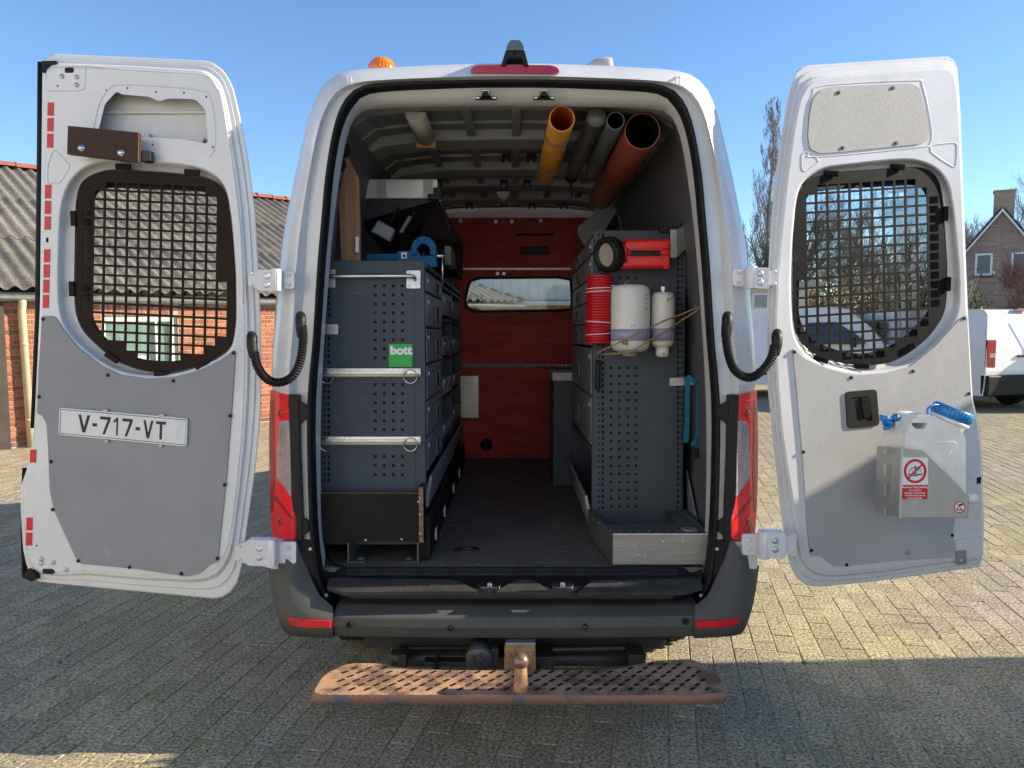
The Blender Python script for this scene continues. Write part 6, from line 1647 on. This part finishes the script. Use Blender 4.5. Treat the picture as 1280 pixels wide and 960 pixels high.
def leafclump(name, c, R_, nl, sz, mat, label, cat, group=None, parent=None, kind=None, flat=1.0, stem=None):
    m = MB()
    for k in range(nl):
        v = Vector((random.gauss(0, .45), random.gauss(0, .45), random.gauss(0, .45) * flat)); 
        p = c + Vector((v.x * R_[0], v.y * R_[1], max(-R_[2] * .98, v.z * R_[2])))
        a = Vector((random.gauss(0, 1), random.gauss(0, 1), random.gauss(0, .7) + .5)).normalized(); u_ = a.orthogonal().normalized(); w_ = a.cross(u_); s = sz * random.uniform(.6, 1.4)
        m.add([p - u_ * s, p + w_ * s * .55, p + u_ * s, p - w_ * s * .55], [(0,1,2,3)])
    return build(name, m, mat, parent, label, cat, group, kind)
LEAFG = M('weed_leaf', (.09,.20,.03), .6, var=.35, vscale=30)
wp = G(18, 556)
we = empty('weed_plant', wp, 'low bright green weed growing at the foot of the cream downpipe', 'plant')
leafclump('foliage', wp + Vector((.0, -.1, .11)), (.28, .16, .12), 420, .035, LEAFG, None, None, parent=we)
# ------------------------------------------------------------------ shed ahead, seen through the cab windows
fs = empty('cladded_shed', (0, 17, 0), 'pale corrugated shed with brick base seen through the bulkhead window', 'shed')
m = MB(); m.box((-5, 17, 0), (5, 20, 2.0)); build('base_wall', m, M('shed_brick', (.36,.17,.11), .85, var=.3, vscale=9), fs)
m = MB(); rr = []
for z in (2.12, 3.6): rr.append([Vector((-5 + k * .05, 16.96 - .03 * (1 if k % 4 < 2 else 0), z)) for k in range(201)])
m.ring_loft(rr, closed=False, sm=False); build('cladding', m, M('pale_cladding', (.62,.63,.62), .45, var=.05), fs)
m = MB(); m.box((-5, 16.85, 2.0), (5, 16.98, 2.10)); build('gutter', m, FRAME, fs)
m = MB(); m.box((-5, 17.0, 3.6), (5, 20, 3.66)); build('roof', m, ZINC, fs)
# ------------------------------------------------------------------ garage off to the right, its roof edge throws the long shade
gx, gy, gz = 5.45, 3.90, 2.96
ga = empty('brick_garage', (gx + 2, gy - 2.4, 0), 'flat roofed brick garage beside the van, outside the picture', 'garage')
m = MB(); m.box((gx + .04, gy - 4.6, 0), (gx + 6, gy - .04, gz - .16)); build('wall', m, M('garage_brick', (.30,.15,.10), .85, var=.2, vscale=10), ga)
m = MB(); m.box((gx, gy - 4.7, gz - .158), (gx + 6.1, gy, gz)); build('roof', m, CHASSIS, ga)
for k in range(1):
    m = MB(); m.box((gx + .02, gy - 3.6 - k * 3.4, 0), (gx + .038, gy - 1.0 - k * 3.4, 2.2)); build('garage_door', m, BOTT_P, ga)
# ------------------------------------------------------------------ white building added behind the viewer to bounce sun into the van
wk = empty('bounce_building', (-6, -13, 0), 'long white building added out of view behind the camera to bounce sunlight', 'building')
Rw = Matrix.Rotation(math.radians(-46), 3, 'Z'); WO = Vector((-1.5, -8.5, 0))
def wb(m, lo, hi): m.box(lo, hi, 0, Rw, (0, 0, 0))
m = MB(); wb(m, (-15, -8, 0), (15, 0, 6.8)); m.v = [v + WO for v in m.v]; build('wall', m, M('white_render', (.64,.66,.68), .85, var=.05), wk)
m = MB(); wb(m, (-15.3, -8.3, 6.802), (15.3, .3, 7.0)); m.v = [v + WO for v in m.v]; build('roof', m, CHASSIS, wk)
for x in (-12, -6, 0, 6, 12):
    m = MB(); wb(m, (x - .8, .002, 1.0), (x + .8, .05, 2.2)); m.v = [v + WO for v in m.v]; build('window', m, M('bounce_window', (.03,.035,.04), .1), wk)
# ------------------------------------------------------------------ parked vans
PLATEY = M('yellow_plate', (.62,.40,.03), .4)
GREYWIN = M('dark_vehicle_glass', (.02,.035,.038), .08, coat=.5)
VANW = M('parked_white_paint', (.78,.78,.78), .25, coat=.5)
def small_van(label, loc, yaw, L=4.75, Wd=1.9, Ht=1.93, proto=None, pane=True):
    g = 'white vans parked at the back of the yard'
    R = Matrix.Rotation(yaw, 3, 'Z'); loc = Vector(loc)
    e = empty('parked_van', loc, label, 'van', g)
    T = lambda p: loc + R @ Vector(p)
    prof = [(-L/2, .45), (-L/2 - .02, .75), (-L/2 + .0, 1.15), (-L/2 + .10, Ht - .10), (-L/2 + .18, Ht - .02), (-L/2 + .35, Ht), (.5, Ht + .01), (.85, Ht - .05), (1.25, 1.55), (1.52, 1.22), (1.75, 1.12), (2.15, .98), (L/2 - .02, .82), (L/2, .55), (L/2 - .05, .35), (1.95, .28), (1.94, .5), (1.82, .66), (1.55, .72), (1.3, .66), (1.17, .5), (1.16, .28), (-1.0, .28), (-1.01, .5), (-1.13, .66), (-1.4, .72), (-1.67, .66), (-1.79, .5), (-1.8, .28), (-L/2 + .03, .3)]
    prof2 = [(p[0], p[1]) for p in prof]
    m = MB(); rr = []
    def yy(z, k): return (Wd/2 * k - .14 * max(0, (z - .95)) ** 1.3)
    for sgn, k in ((-1, .965), (-1, 1.0), (1, 1.0), (1, .965)):
        c = .985 if k < 1 else 1.0
        rr.append([T(((x) * c, sgn * yy(z, k), (z - .8) * c + .8)) for x, z in prof2])
    m.ring_loft(rr, cap0=True, cap1=True, sm=False); build('body', m, VANW, e, bevel=.03, seg=3)
    for sgn in (-1, 1):
        m = MB(); pts = [(.02, 1.18), (.06, 1.62), (.62, 1.64), (1.12, 1.30), (1.2, 1.18)]
        m.plate([T((x, sgn * (yy(z, 1) + .006), z)) for x, z in pts], R @ Vector((0, -sgn * .02, 0))); build('side_window', m, GREYWIN, e)
        m = MB(); m.box(T((-.9, sgn * (yy(.9, 1) + .002) - .004, .55)), T((-.9, sgn * (yy(.9, 1) + .002) + .004, .56))) if False else None
        m = MB(); m.plate([T((x, sgn * (Wd/2 + .006), z)) for x, z in ((-1.0, .5), (1.15, .5), (1.15, .62), (-1.0, .62))], R @ Vector((0, -sgn * .02, 0))); build('side_moulding', m, BLACKP, e)
        m = MB(); m.cbox(T((.95, sgn * (Wd/2 + .1), 1.22)), (.12, .18, .2), 0, R); build('wing_mirror', m, BLACKP, e, bevel=.03)
        for x in (-1.4, 1.55):
            m = MB(); m.lathe(T((x, sgn * (Wd/2 - .22), .31)), R @ Vector((0, sgn, 0)), [(0, .18), (0, .27), (.02, .31), (.18, .31), (.2, .28), (.2, .2)], 28); w_ = build('wheel', m, TYRE, e)
            m = MB(); m.lathe(T((x, sgn * (Wd/2 - .04), .31)), R @ Vector((0, sgn, 0)), [(-.06, .2), (.0, .2), (.008, .17), (.004, .05), (.015, 0)], 20); build('rim', m, RIM, w_)
        m = MB(); m.plate([T((-L/2 - .028, sgn * (Wd/2 - .22), z)) if i in (1, 2) else T((-L/2 - .02, sgn * (Wd/2 - .03), z)) for i, z in enumerate((.82, .82, 1.32, 1.32))], R @ Vector((.05, 0, 0))); t_ = build('tail_light', m, RED_LENS_D, e, bevel=.01)
        m = MB(); m.plate([T((-L/2 - .034, sgn * (Wd/2 - .20), z)) if i in (1, 2) else T((-L/2 - .026, sgn * (Wd/2 - .08), z)) for i, z in enumerate((1.0, 1.0, 1.08, 1.08))], R @ Vector((.01, 0, 0))); build('clear_lens', m, CLEAR_LENS, t_)
        m = MB(); m.cbox(T((L/2 - .12, sgn * (Wd/2 - .22), .86)), (.22, .32, .16), 0, R); build('headlight', m, CLEAR_LENS, e, bevel=.02)
    m = MB(); m.plate([T((x, y_, z)) for x, y_, z in ((1.47, -Wd/2 + .18, 1.27), (1.47, Wd/2 - .18, 1.27), (.95, Wd/2 - .26, 1.83), (.95, -Wd/2 + .26, 1.83))], R @ Vector((-.02, 0, -.02)))
    m.v = [v + R @ Vector((.035, 0, .03)) for v in m.v]; build('windscreen', m, GREYWIN, e)
    for s_, nm in ((-1, 'front_bumper'), (1, 'rear_bumper')):
        m = MB(); xx = -s_ * L/2
        m.hexa([T((xx - .06, -Wd/2 + .03, .3)), T((xx + .1, -Wd/2 + .03, .3)), T((xx + .1, Wd/2 - .03, .3)), T((xx - .06, Wd/2 - .03, .3))] if s_ > 0 else [T((xx - .1, -Wd/2 + .03, .3)), T((xx + .05, -Wd/2 + .1, .3)), T((xx + .05, Wd/2 - .1, .3)), T((xx - .1, Wd/2 - .03, .3))],
               [T((xx - .07, -Wd/2 + .02, .68)), T((xx + .1, -Wd/2 + .02, .68)), T((xx + .1, Wd/2 - .02, .68)), T((xx - .07, Wd/2 - .02, .68))] if s_ > 0 else [T((xx - .1, -Wd/2 + .02, .66)), T((xx + .06, -Wd/2 + .1, .66)), T((xx + .06, Wd/2 - .1, .66)), T((xx - .1, Wd/2 - .02, .66))])
        build(nm, m, BLACKP, e, bevel=.03)
    m = MB()
    m.plate([T((-L/2 - .022, y_, z)) for y_, z in ((-.006, .72), (.006, .72), (.006, 1.78), (-.006, 1.78))], R @ Vector((.01, 0, 0)))
    m.plate([T((-L/2 - .025, y_, z)) for y_, z in ((-.72, 1.25), (-.3, 1.25), (-.3, 1.27), (-.72, 1.27))], R @ Vector((.01, 0, 0)))
    m.cbox(T((-L/2 - .03, .12, 1.02)), (.03, .18, .04), 0, R)
    build('door_seam', m, BLACKP, e)
    m = MB(); m.cbox(T((-L/2 - .035, -.25, .80)), (.012, .52, .12), 0, R); p_ = build('number_plate', m, PLATEY, e)
    m = MB()
    for k in range(6): m.cbox(T((-L/2 - .043, -.42 + k * .068, .80)), (.004, .035, .07), 0, R)
    build('plate_lettering', m, INK, p_)
    m = MB(); m.cbox(T((-L/2 + .12, 0, Ht - .0)), (.1, .3, .03), 0, R); build('high_brake_light', m, RED_LENS_D, e)
    return e
g1 = G(1229, 516); yw = math.radians(107); hd = Vector((math.cos(yw), math.sin(yw), 0)); sd_ = Vector((hd.y, -hd.x, 0))
small_van('white van showing its rear doors and yellow number plate', Vector((g1.x, g1.y, 0)) + sd_ * .93 + hd * 2.38, yw, Ht=1.88)
small_van('white van beyond the yellow-plated van, mostly cut off by the picture edge', Vector((g1.x, g1.y, 0)) + sd_ * 3.5 + hd * 1.6, yw, Ht=1.9)
small_van('white van behind the yellow-plated van, its cab roof seen through the black grille', (6.55, 17.2, 0), math.radians(-22), L=4.5, Ht=1.95)
# ------------------------------------------------------------------ pale building in the gap beside the right pillar
pb = empty('cream_building', (4.5, 27, 0), 'low cream building with white window in the gap beside the van pillar', 'building')
CRE = M('cream_render', (.62,.57,.42), .8, var=.06, vscale=3)
m = MB(); m.box((1.5, 25, 0), (9.6, 31, 2.75)); build('wall', m, CRE, pb)
m = MB(); m.box((1.3, 24.8, 2.752), (9.9, 31.2, 2.92)); build('roof', m, M('roof_edge_grey', (.35,.35,.34), .6), pb)
m = MB()
for k in range(14): m.box((1.5, 24.97, .1 + k * .09), (9.6, 24.999, .17 + k * .09))
build_each('plinth_board', m, M('plinth_white', (.62,.60,.52), .7), pb)
for x in (4.2, 7.75):
    m = MB()
    for a in ((x, 24.94, 1.5, x + .07, 24.998, 2.55), (x + .73, 24.94, 1.5, x + .8, 24.998, 2.55), (x + .07, 24.94, 2.48, x + .73, 24.998, 2.55), (x + .07, 24.94, 1.5, x + .73, 24.998, 1.57)): m.box(a[:3], a[3:])
    wn = build('window', m, M('white_window_frame', (.7,.7,.7), .4), pb)
    m = MB(); m.box((x + .07, 24.97, 1.57), (x + .73, 24.975, 2.48)); build('pane', m, GREYWIN if x < 5 else M('grey_pane', (.22,.25,.25), .15, coat=.5), wn)
# ------------------------------------------------------------------ brick house on the right
def brickmat(name, c1, c2, mort, sc):
    m = bpy.data.materials.new(name); m.use_nodes = True; N = m.node_tree.nodes; L = m.node_tree.links; b = N['Principled BSDF']; b.inputs['Roughness'].default_value = .85
    geo = N.new('ShaderNodeNewGeometry'); sp = N.new('ShaderNodeSeparateXYZ'); cb = N.new('ShaderNodeCombineXYZ'); L.new(geo.outputs['Position'], sp.inputs[0])
    ad = N.new('ShaderNodeMath'); ad.operation = 'ADD'; L.new(sp.outputs[0], ad.inputs[0]); L.new(sp.outputs[1], ad.inputs[1])
    L.new(ad.outputs[0], cb.inputs[0]); L.new(sp.outputs[2], cb.inputs[1])
    t = N.new('ShaderNodeTexBrick'); t.inputs['Scale'].default_value = sc; t.inputs['Color1'].default_value = (*c1, 1); t.inputs['Color2'].default_value = (*c2, 1); t.inputs['Mortar'].default_value = (*mort, 1)
    t.inputs['Mortar Size'].default_value = .012; t.inputs['Brick Width'].default_value = .5; t.inputs['Row Height'].default_value = .16; t.inputs['Bias'].default_value = -.1
    L.new(cb.outputs[0], t.inputs['Vector']); L.new(t.outputs[0], b.inputs['Base Color'])
    bp = N.new('ShaderNodeBump'); bp.inputs['Strength'].default_value = .5; bp.inputs['Distance'].default_value = .01; L.new(t.outputs[1], bp.inputs['Height']); bp.invert = True; L.new(bp.outputs[0], b.inputs['Normal'])
    return m
HB = brickmat('house_brick', (.30,.20,.165), (.42,.29,.235), (.40,.36,.32), 2.3)
HY = 36.0
ho_ = empty('brick_house', (W(1253, 262, HY).x, HY, 0), 'brown brick house with tiled gable roof and pale chimney', 'house')
rx, rzz = W(1253, 262, HY).x, W(1253, 262, HY).z; ex, ez = W(1205, 305, HY).x, W(1205, 305, HY).z; slope = (rzz - ez) / (rx - ex) / .69
hw_ = 3.4; lx, rx2 = rx - hw_, rx + hw_; zl = rzz - slope * hw_
m = MB(); gpts = [Vector((lx, HY, 0)), Vector((rx2, HY, 0)), Vector((rx2, HY, zl)), Vector((rx, HY, rzz)), Vector((lx, HY, zl))]
m.plate(gpts, (0, 9, 0)); build('wall', m, HB, ho_)
TILE = M('dark_roof_tile', (.075,.08,.095), .6, var=.15, vscale=3)
for s in (-1, 1):
    m = MB(); dn = Vector((s * 1.0, 0, -slope)).normalized(); Lr = hw_ / abs(dn.x) + .35
    p0 = Vector((rx, HY - .25, rzz + .05)); nn = Vector((s * slope, 0, 1)).normalized()
    for k in range(int(Lr / .3)):
        a_, b_ = p0 + dn * (.3 * k), p0 + dn * (.3 * k + .34)
        m.hexa([a_ + nn * .02, a_ + nn * .02 + Vector((0, 9.4, 0)), b_ + nn * .06 + Vector((0, 9.4, 0)), b_ + nn * .06], [a_ + nn * .06, a_ + nn * .06 + Vector((0, 9.4, 0)), b_ + nn * .10 + Vector((0, 9.4, 0)), b_ + nn * .10])
    rf_ = build('roof', m, TILE, ho_)
    m = MB(); m.hexa([p0 + Vector((0, -.03, -.15)), p0 + Vector((0, .01, -.15)), p0 + dn * Lr + Vector((0, .01, -.15)), p0 + dn * Lr + Vector((0, -.03, -.15))], [p0 + Vector((0, -.03, -.02)), p0 + Vector((0, .01, -.02)), p0 + dn * Lr + Vector((0, .01, -.02)), p0 + dn * Lr + Vector((0, -.03, -.02))]); build('barge_board', m, STICKW, rf_)
m = MB(); c0, c1 = W(1248, 262, HY + 1), W(1271, 241, HY + 1); m.box((rx - .32, HY + .6, c0.z - .8), (rx + .5, HY + 1.4, c1.z)); m.box((rx - .37, HY + .55, c1.z), (rx + .55, HY + 1.45, c1.z + .06)); build('chimney', m, brickmat('chimney_brick', (.34,.27,.17), (.42,.34,.22), (.4,.36,.28), 2.3), ho_)
for x0, x1 in ((1213, 1240), (1265, 1292)):
    a_, b_ = W(x0, 344, HY), W(x1, 316, HY); a_.x = rx + (a_.x - rx) * .74; b_.x = rx + (b_.x - rx) * .74; m = MB()
    for q4 in ((a_.x, a_.z, a_.x + .09, b_.z), (b_.x - .09, a_.z, b_.x, b_.z), (a_.x + .09, b_.z - .09, b_.x - .09, b_.z), (a_.x + .09, a_.z, b_.x - .09, a_.z + .09)): m.box((q4[0], HY - .04, q4[1]), (q4[2], HY + .02, q4[3]))
    wn = build('window', m, STICKW, ho_)
    m = MB(); m.box((a_.x + .09, HY - .02, a_.z + .09), (b_.x - .09, HY - .005, b_.z - .09)); build('pane', m, M('house_pane', (.05,.09,.10), .08, coat=.5), wn)
    m = MB(); m.box((a_.x - .05, HY - .1, a_.z - .08), (b_.x + .05, HY - .001, a_.z - .002)); build('sill', m, CHASSIS, wn)
ho_.rotation_euler = (0, 0, math.radians(-30))
# ------------------------------------------------------------------ trees
BARK = M('bare_bark', (.20,.165,.125), .9, var=.3, vscale=4)
BARK2 = M('poplar_bark', (.34,.29,.23), .9, var=.3, vscale=4)
def tree(name, label, base, ht, spread, up_bias, mat, seed, levels=5, trunk_r=.16, group=None, first=.25, nb=(3, 4), twig=.006):
    rnd = random.Random(seed); e = empty(name, base, label, 'tree', group)
    tm, cm = MB(), MB()
    def seg(mb, p, q_, r0, r1, k):
        a = (q_ - p).normalized(); u_ = a.orthogonal().normalized(); w_ = a.cross(u_)
        v0 = [p + (u_ * math.cos(2*math.pi*j/k) + w_ * math.sin(2*math.pi*j/k)) * r0 for j in range(k)]; v1 = [q_ + (u_ * math.cos(2*math.pi*j/k) + w_ * math.sin(2*math.pi*j/k)) * r1 for j in range(k)]
        mb.add(v0 + v1, [(j, (j+1) % k, k + (j+1) % k, k + j) for j in range(k)])
    def branch(p, dr, L, r, lev):
        mb = tm if lev == 0 else cm; ns = 5 if lev < 2 else 3; k = 7 if lev == 0 else (4 if lev < 3 else 3)
        pts = [p]
        for i in range(ns):
            dr = (dr + Vector((rnd.gauss(0, .10), rnd.gauss(0, .10), rnd.gauss(.03, .06) + up_bias * .06))).normalized()
            q_ = pts[-1] + dr * (L / ns); f0, f1 = i / ns, (i + 1) / ns
            seg(mb, pts[-1], q_, max(twig, r * (1 - .75 * f0)), max(twig * .8, r * (1 - .75 * f1)), k); pts.append(q_)
        if lev >= levels: return
        cnt = rnd.randint(*nb) + (6 if lev == 0 else 0)
        for i in range(cnt):
            f = rnd.uniform(first if lev == 0 else .2, 1.0); x = f * ns; j = min(int(x), ns - 1); b = pts[j].lerp(pts[j+1], x - j)
            az = rnd.uniform(0, 6.283); ax = (pts[j+1] - pts[j]).normalized(); u_ = ax.orthogonal().normalized(); w_ = ax.cross(u_)
            th = spread * rnd.uniform(.6, 1.2); nd = ax * math.cos(th) + (u_ * math.cos(az) + w_ * math.sin(az)) * math.sin(th); nd.z += up_bias * .35
            branch(b, nd.normalized(), L * rnd.uniform(.42, .68) * (1 - .25 * f if lev == 0 else 1), max(twig, r * .48), lev + 1)
    branch(Vector(base), Vector((rnd.gauss(0, .02), 0, 1)), ht * (.92 if up_bias > .8 else .62), trunk_r, 0)
    build('trunk', tm, mat, e); build('crown', cm, mat, e)
    return e
def gp_(px, Y): return Vector(((px - 640) / F * Y, Y, 0))
def poplar(label, base, ht, halfw, seed):
    rnd = random.Random(seed); e = empty('poplar_tree', base, label, 'tree'); tm, cm = MB(), MB(); base = Vector(base)
    def trk(z): return base + Vector((.12 * math.sin(z * .7), .1 * math.sin(z * .5 + 1), z))
    tm.tube([trk(ht * i / 14) for i in range(15)], [.17 * (1 - i / 14.6) + .006 for i in range(15)], 7)
    def rod(mb, p, d_, L, r, lev):
        n = 5; pts = [p]; dd = d_
        for i in range(n):
            dd = (dd + Vector((rnd.gauss(0, .07), rnd.gauss(0, .07), .10))).normalized(); pts.append(pts[-1] + dd * (L / n))
        mb.tube(pts, [max(.006, r * (1 - .8 * i / n)) for i in range(n + 1)], 3 if lev else 4, caps=False)
        if lev >= 3: return
        for i in range(rnd.randint(4, 6) if lev == 0 else rnd.randint(3, 4)):
            f = rnd.uniform(.15, .95) * n; j = min(int(f), n - 1); b = pts[j].lerp(pts[j + 1], f - j); az = rnd.uniform(0, 6.283)
            nd = Vector((math.cos(az) * .42, math.sin(az) * .42, .9)).normalized(); rod(cm, b, nd, L * rnd.uniform(.35, .55), r * .42, lev + 1)
    for k in range(78):
        f = rnd.uniform(.13, .97); z = ht * f; az = rnd.uniform(0, 6.283); sp = rnd.uniform(.35, .6)
        L = (halfw * 2.6) * (1.05 - f) * rnd.uniform(.7, 1.25) + .5
        rod(cm, trk(z), Vector((math.cos(az) * sp, math.sin(az) * sp, .85)).normalized(), min(L, ht - z + .5), .035 * (1.1 - f) + .006, 0)
    build('trunk', tm, BARK2, e); build('crown', cm, BARK2, e); return e
poplar('tall slender bare poplar between the van and its open door', gp_(957, 44), 14.0, 1.1, 5)
g = 'bare trees behind the yard'
for i, (px, Y, ht, lab) in enumerate(((925, 42, 7.6, 'bare bushy tree at the foot of the poplar beside the van pillar'), (1012, 40, 9.0, 'bare tree nearest the hinges in the black door grille'), (1052, 44, 7.2, 'low bare tree above the windscreen of the van in the black grille'),
        (1086, 36, 7.4, 'bare forked tree in the middle of the black door grille'), (1122, 44, 7.0, 'bare tree above the olive bush in the black door grille'), (1150, 48, 7.4, 'bare tree nearest the free edge in the black door grille'), (1222, 60, 10.0, 'bare tree beside the brick house roof'), (1290, 60, 12.5, 'bare tree rising behind the brick house chimney'))):
    tree('bare_tree', lab, gp_(px, Y), ht, .70, .45, BARK, 40 + i, 4, .13, g, first=.2, nb=(5, 7), twig=.0065)
HEDGE = M('brown_beech_leaf', (.24,.17,.075), .8, var=.45, vscale=2.5)
HEDG = M('olive_leaf', (.13,.14,.055), .8, var=.5, vscale=2.5)
for i, (px, Y, wd, ht, mt, lab) in enumerate(((1020, 31, 2.6, 3.3, HEDGE, 'brown beech bush at the left in the black door grille'), (1085, 32, 2.8, 3.6, HEDGE, 'brown beech bush in the middle of the black door grille'), (1140, 30, 2.4, 3.2, HEDG, 'olive green bush at the right in the black door grille'), (1185, 31, 2.0, 3.4, HEDG, 'olive green bush behind the edge of the jerrycan door'), (960, 36, 2.6, 3.2, HEDG, 'olive green bush at the foot of the poplar'))):
    c = gp_(px, Y)
    e = empty('hedge_bush', c, lab, 'bush', 'bushes behind the parked vans')
    leafclump('foliage', c + Vector((0, 0, ht * .48)), (wd * .62, 1.0, ht * .52), 3800, .085, mt, None, None, parent=e, flat=.9)
    m = MB()
    for k in range(26):
        a = random.uniform(0, 6.28); m.tube([c, c + Vector((math.cos(a) * wd * .3, math.sin(a) * .5, ht * .5)), c + Vector((math.cos(a) * wd * .55, math.sin(a) * .9, ht * random.uniform(.7, 1.05)))], [.04, .025, .008], 4)
    build('stem', m, BARK, e)
tw = tree('shrub', 'reddish twiggy shrub in front of the brick house', gp_(1275, 33), 2.9, .55, .9, M('red_twig', (.24,.14,.11), .9), 77, 4, .03, None, first=.05, nb=(5, 7), twig=.005)
tw['category'] = 'shrub'
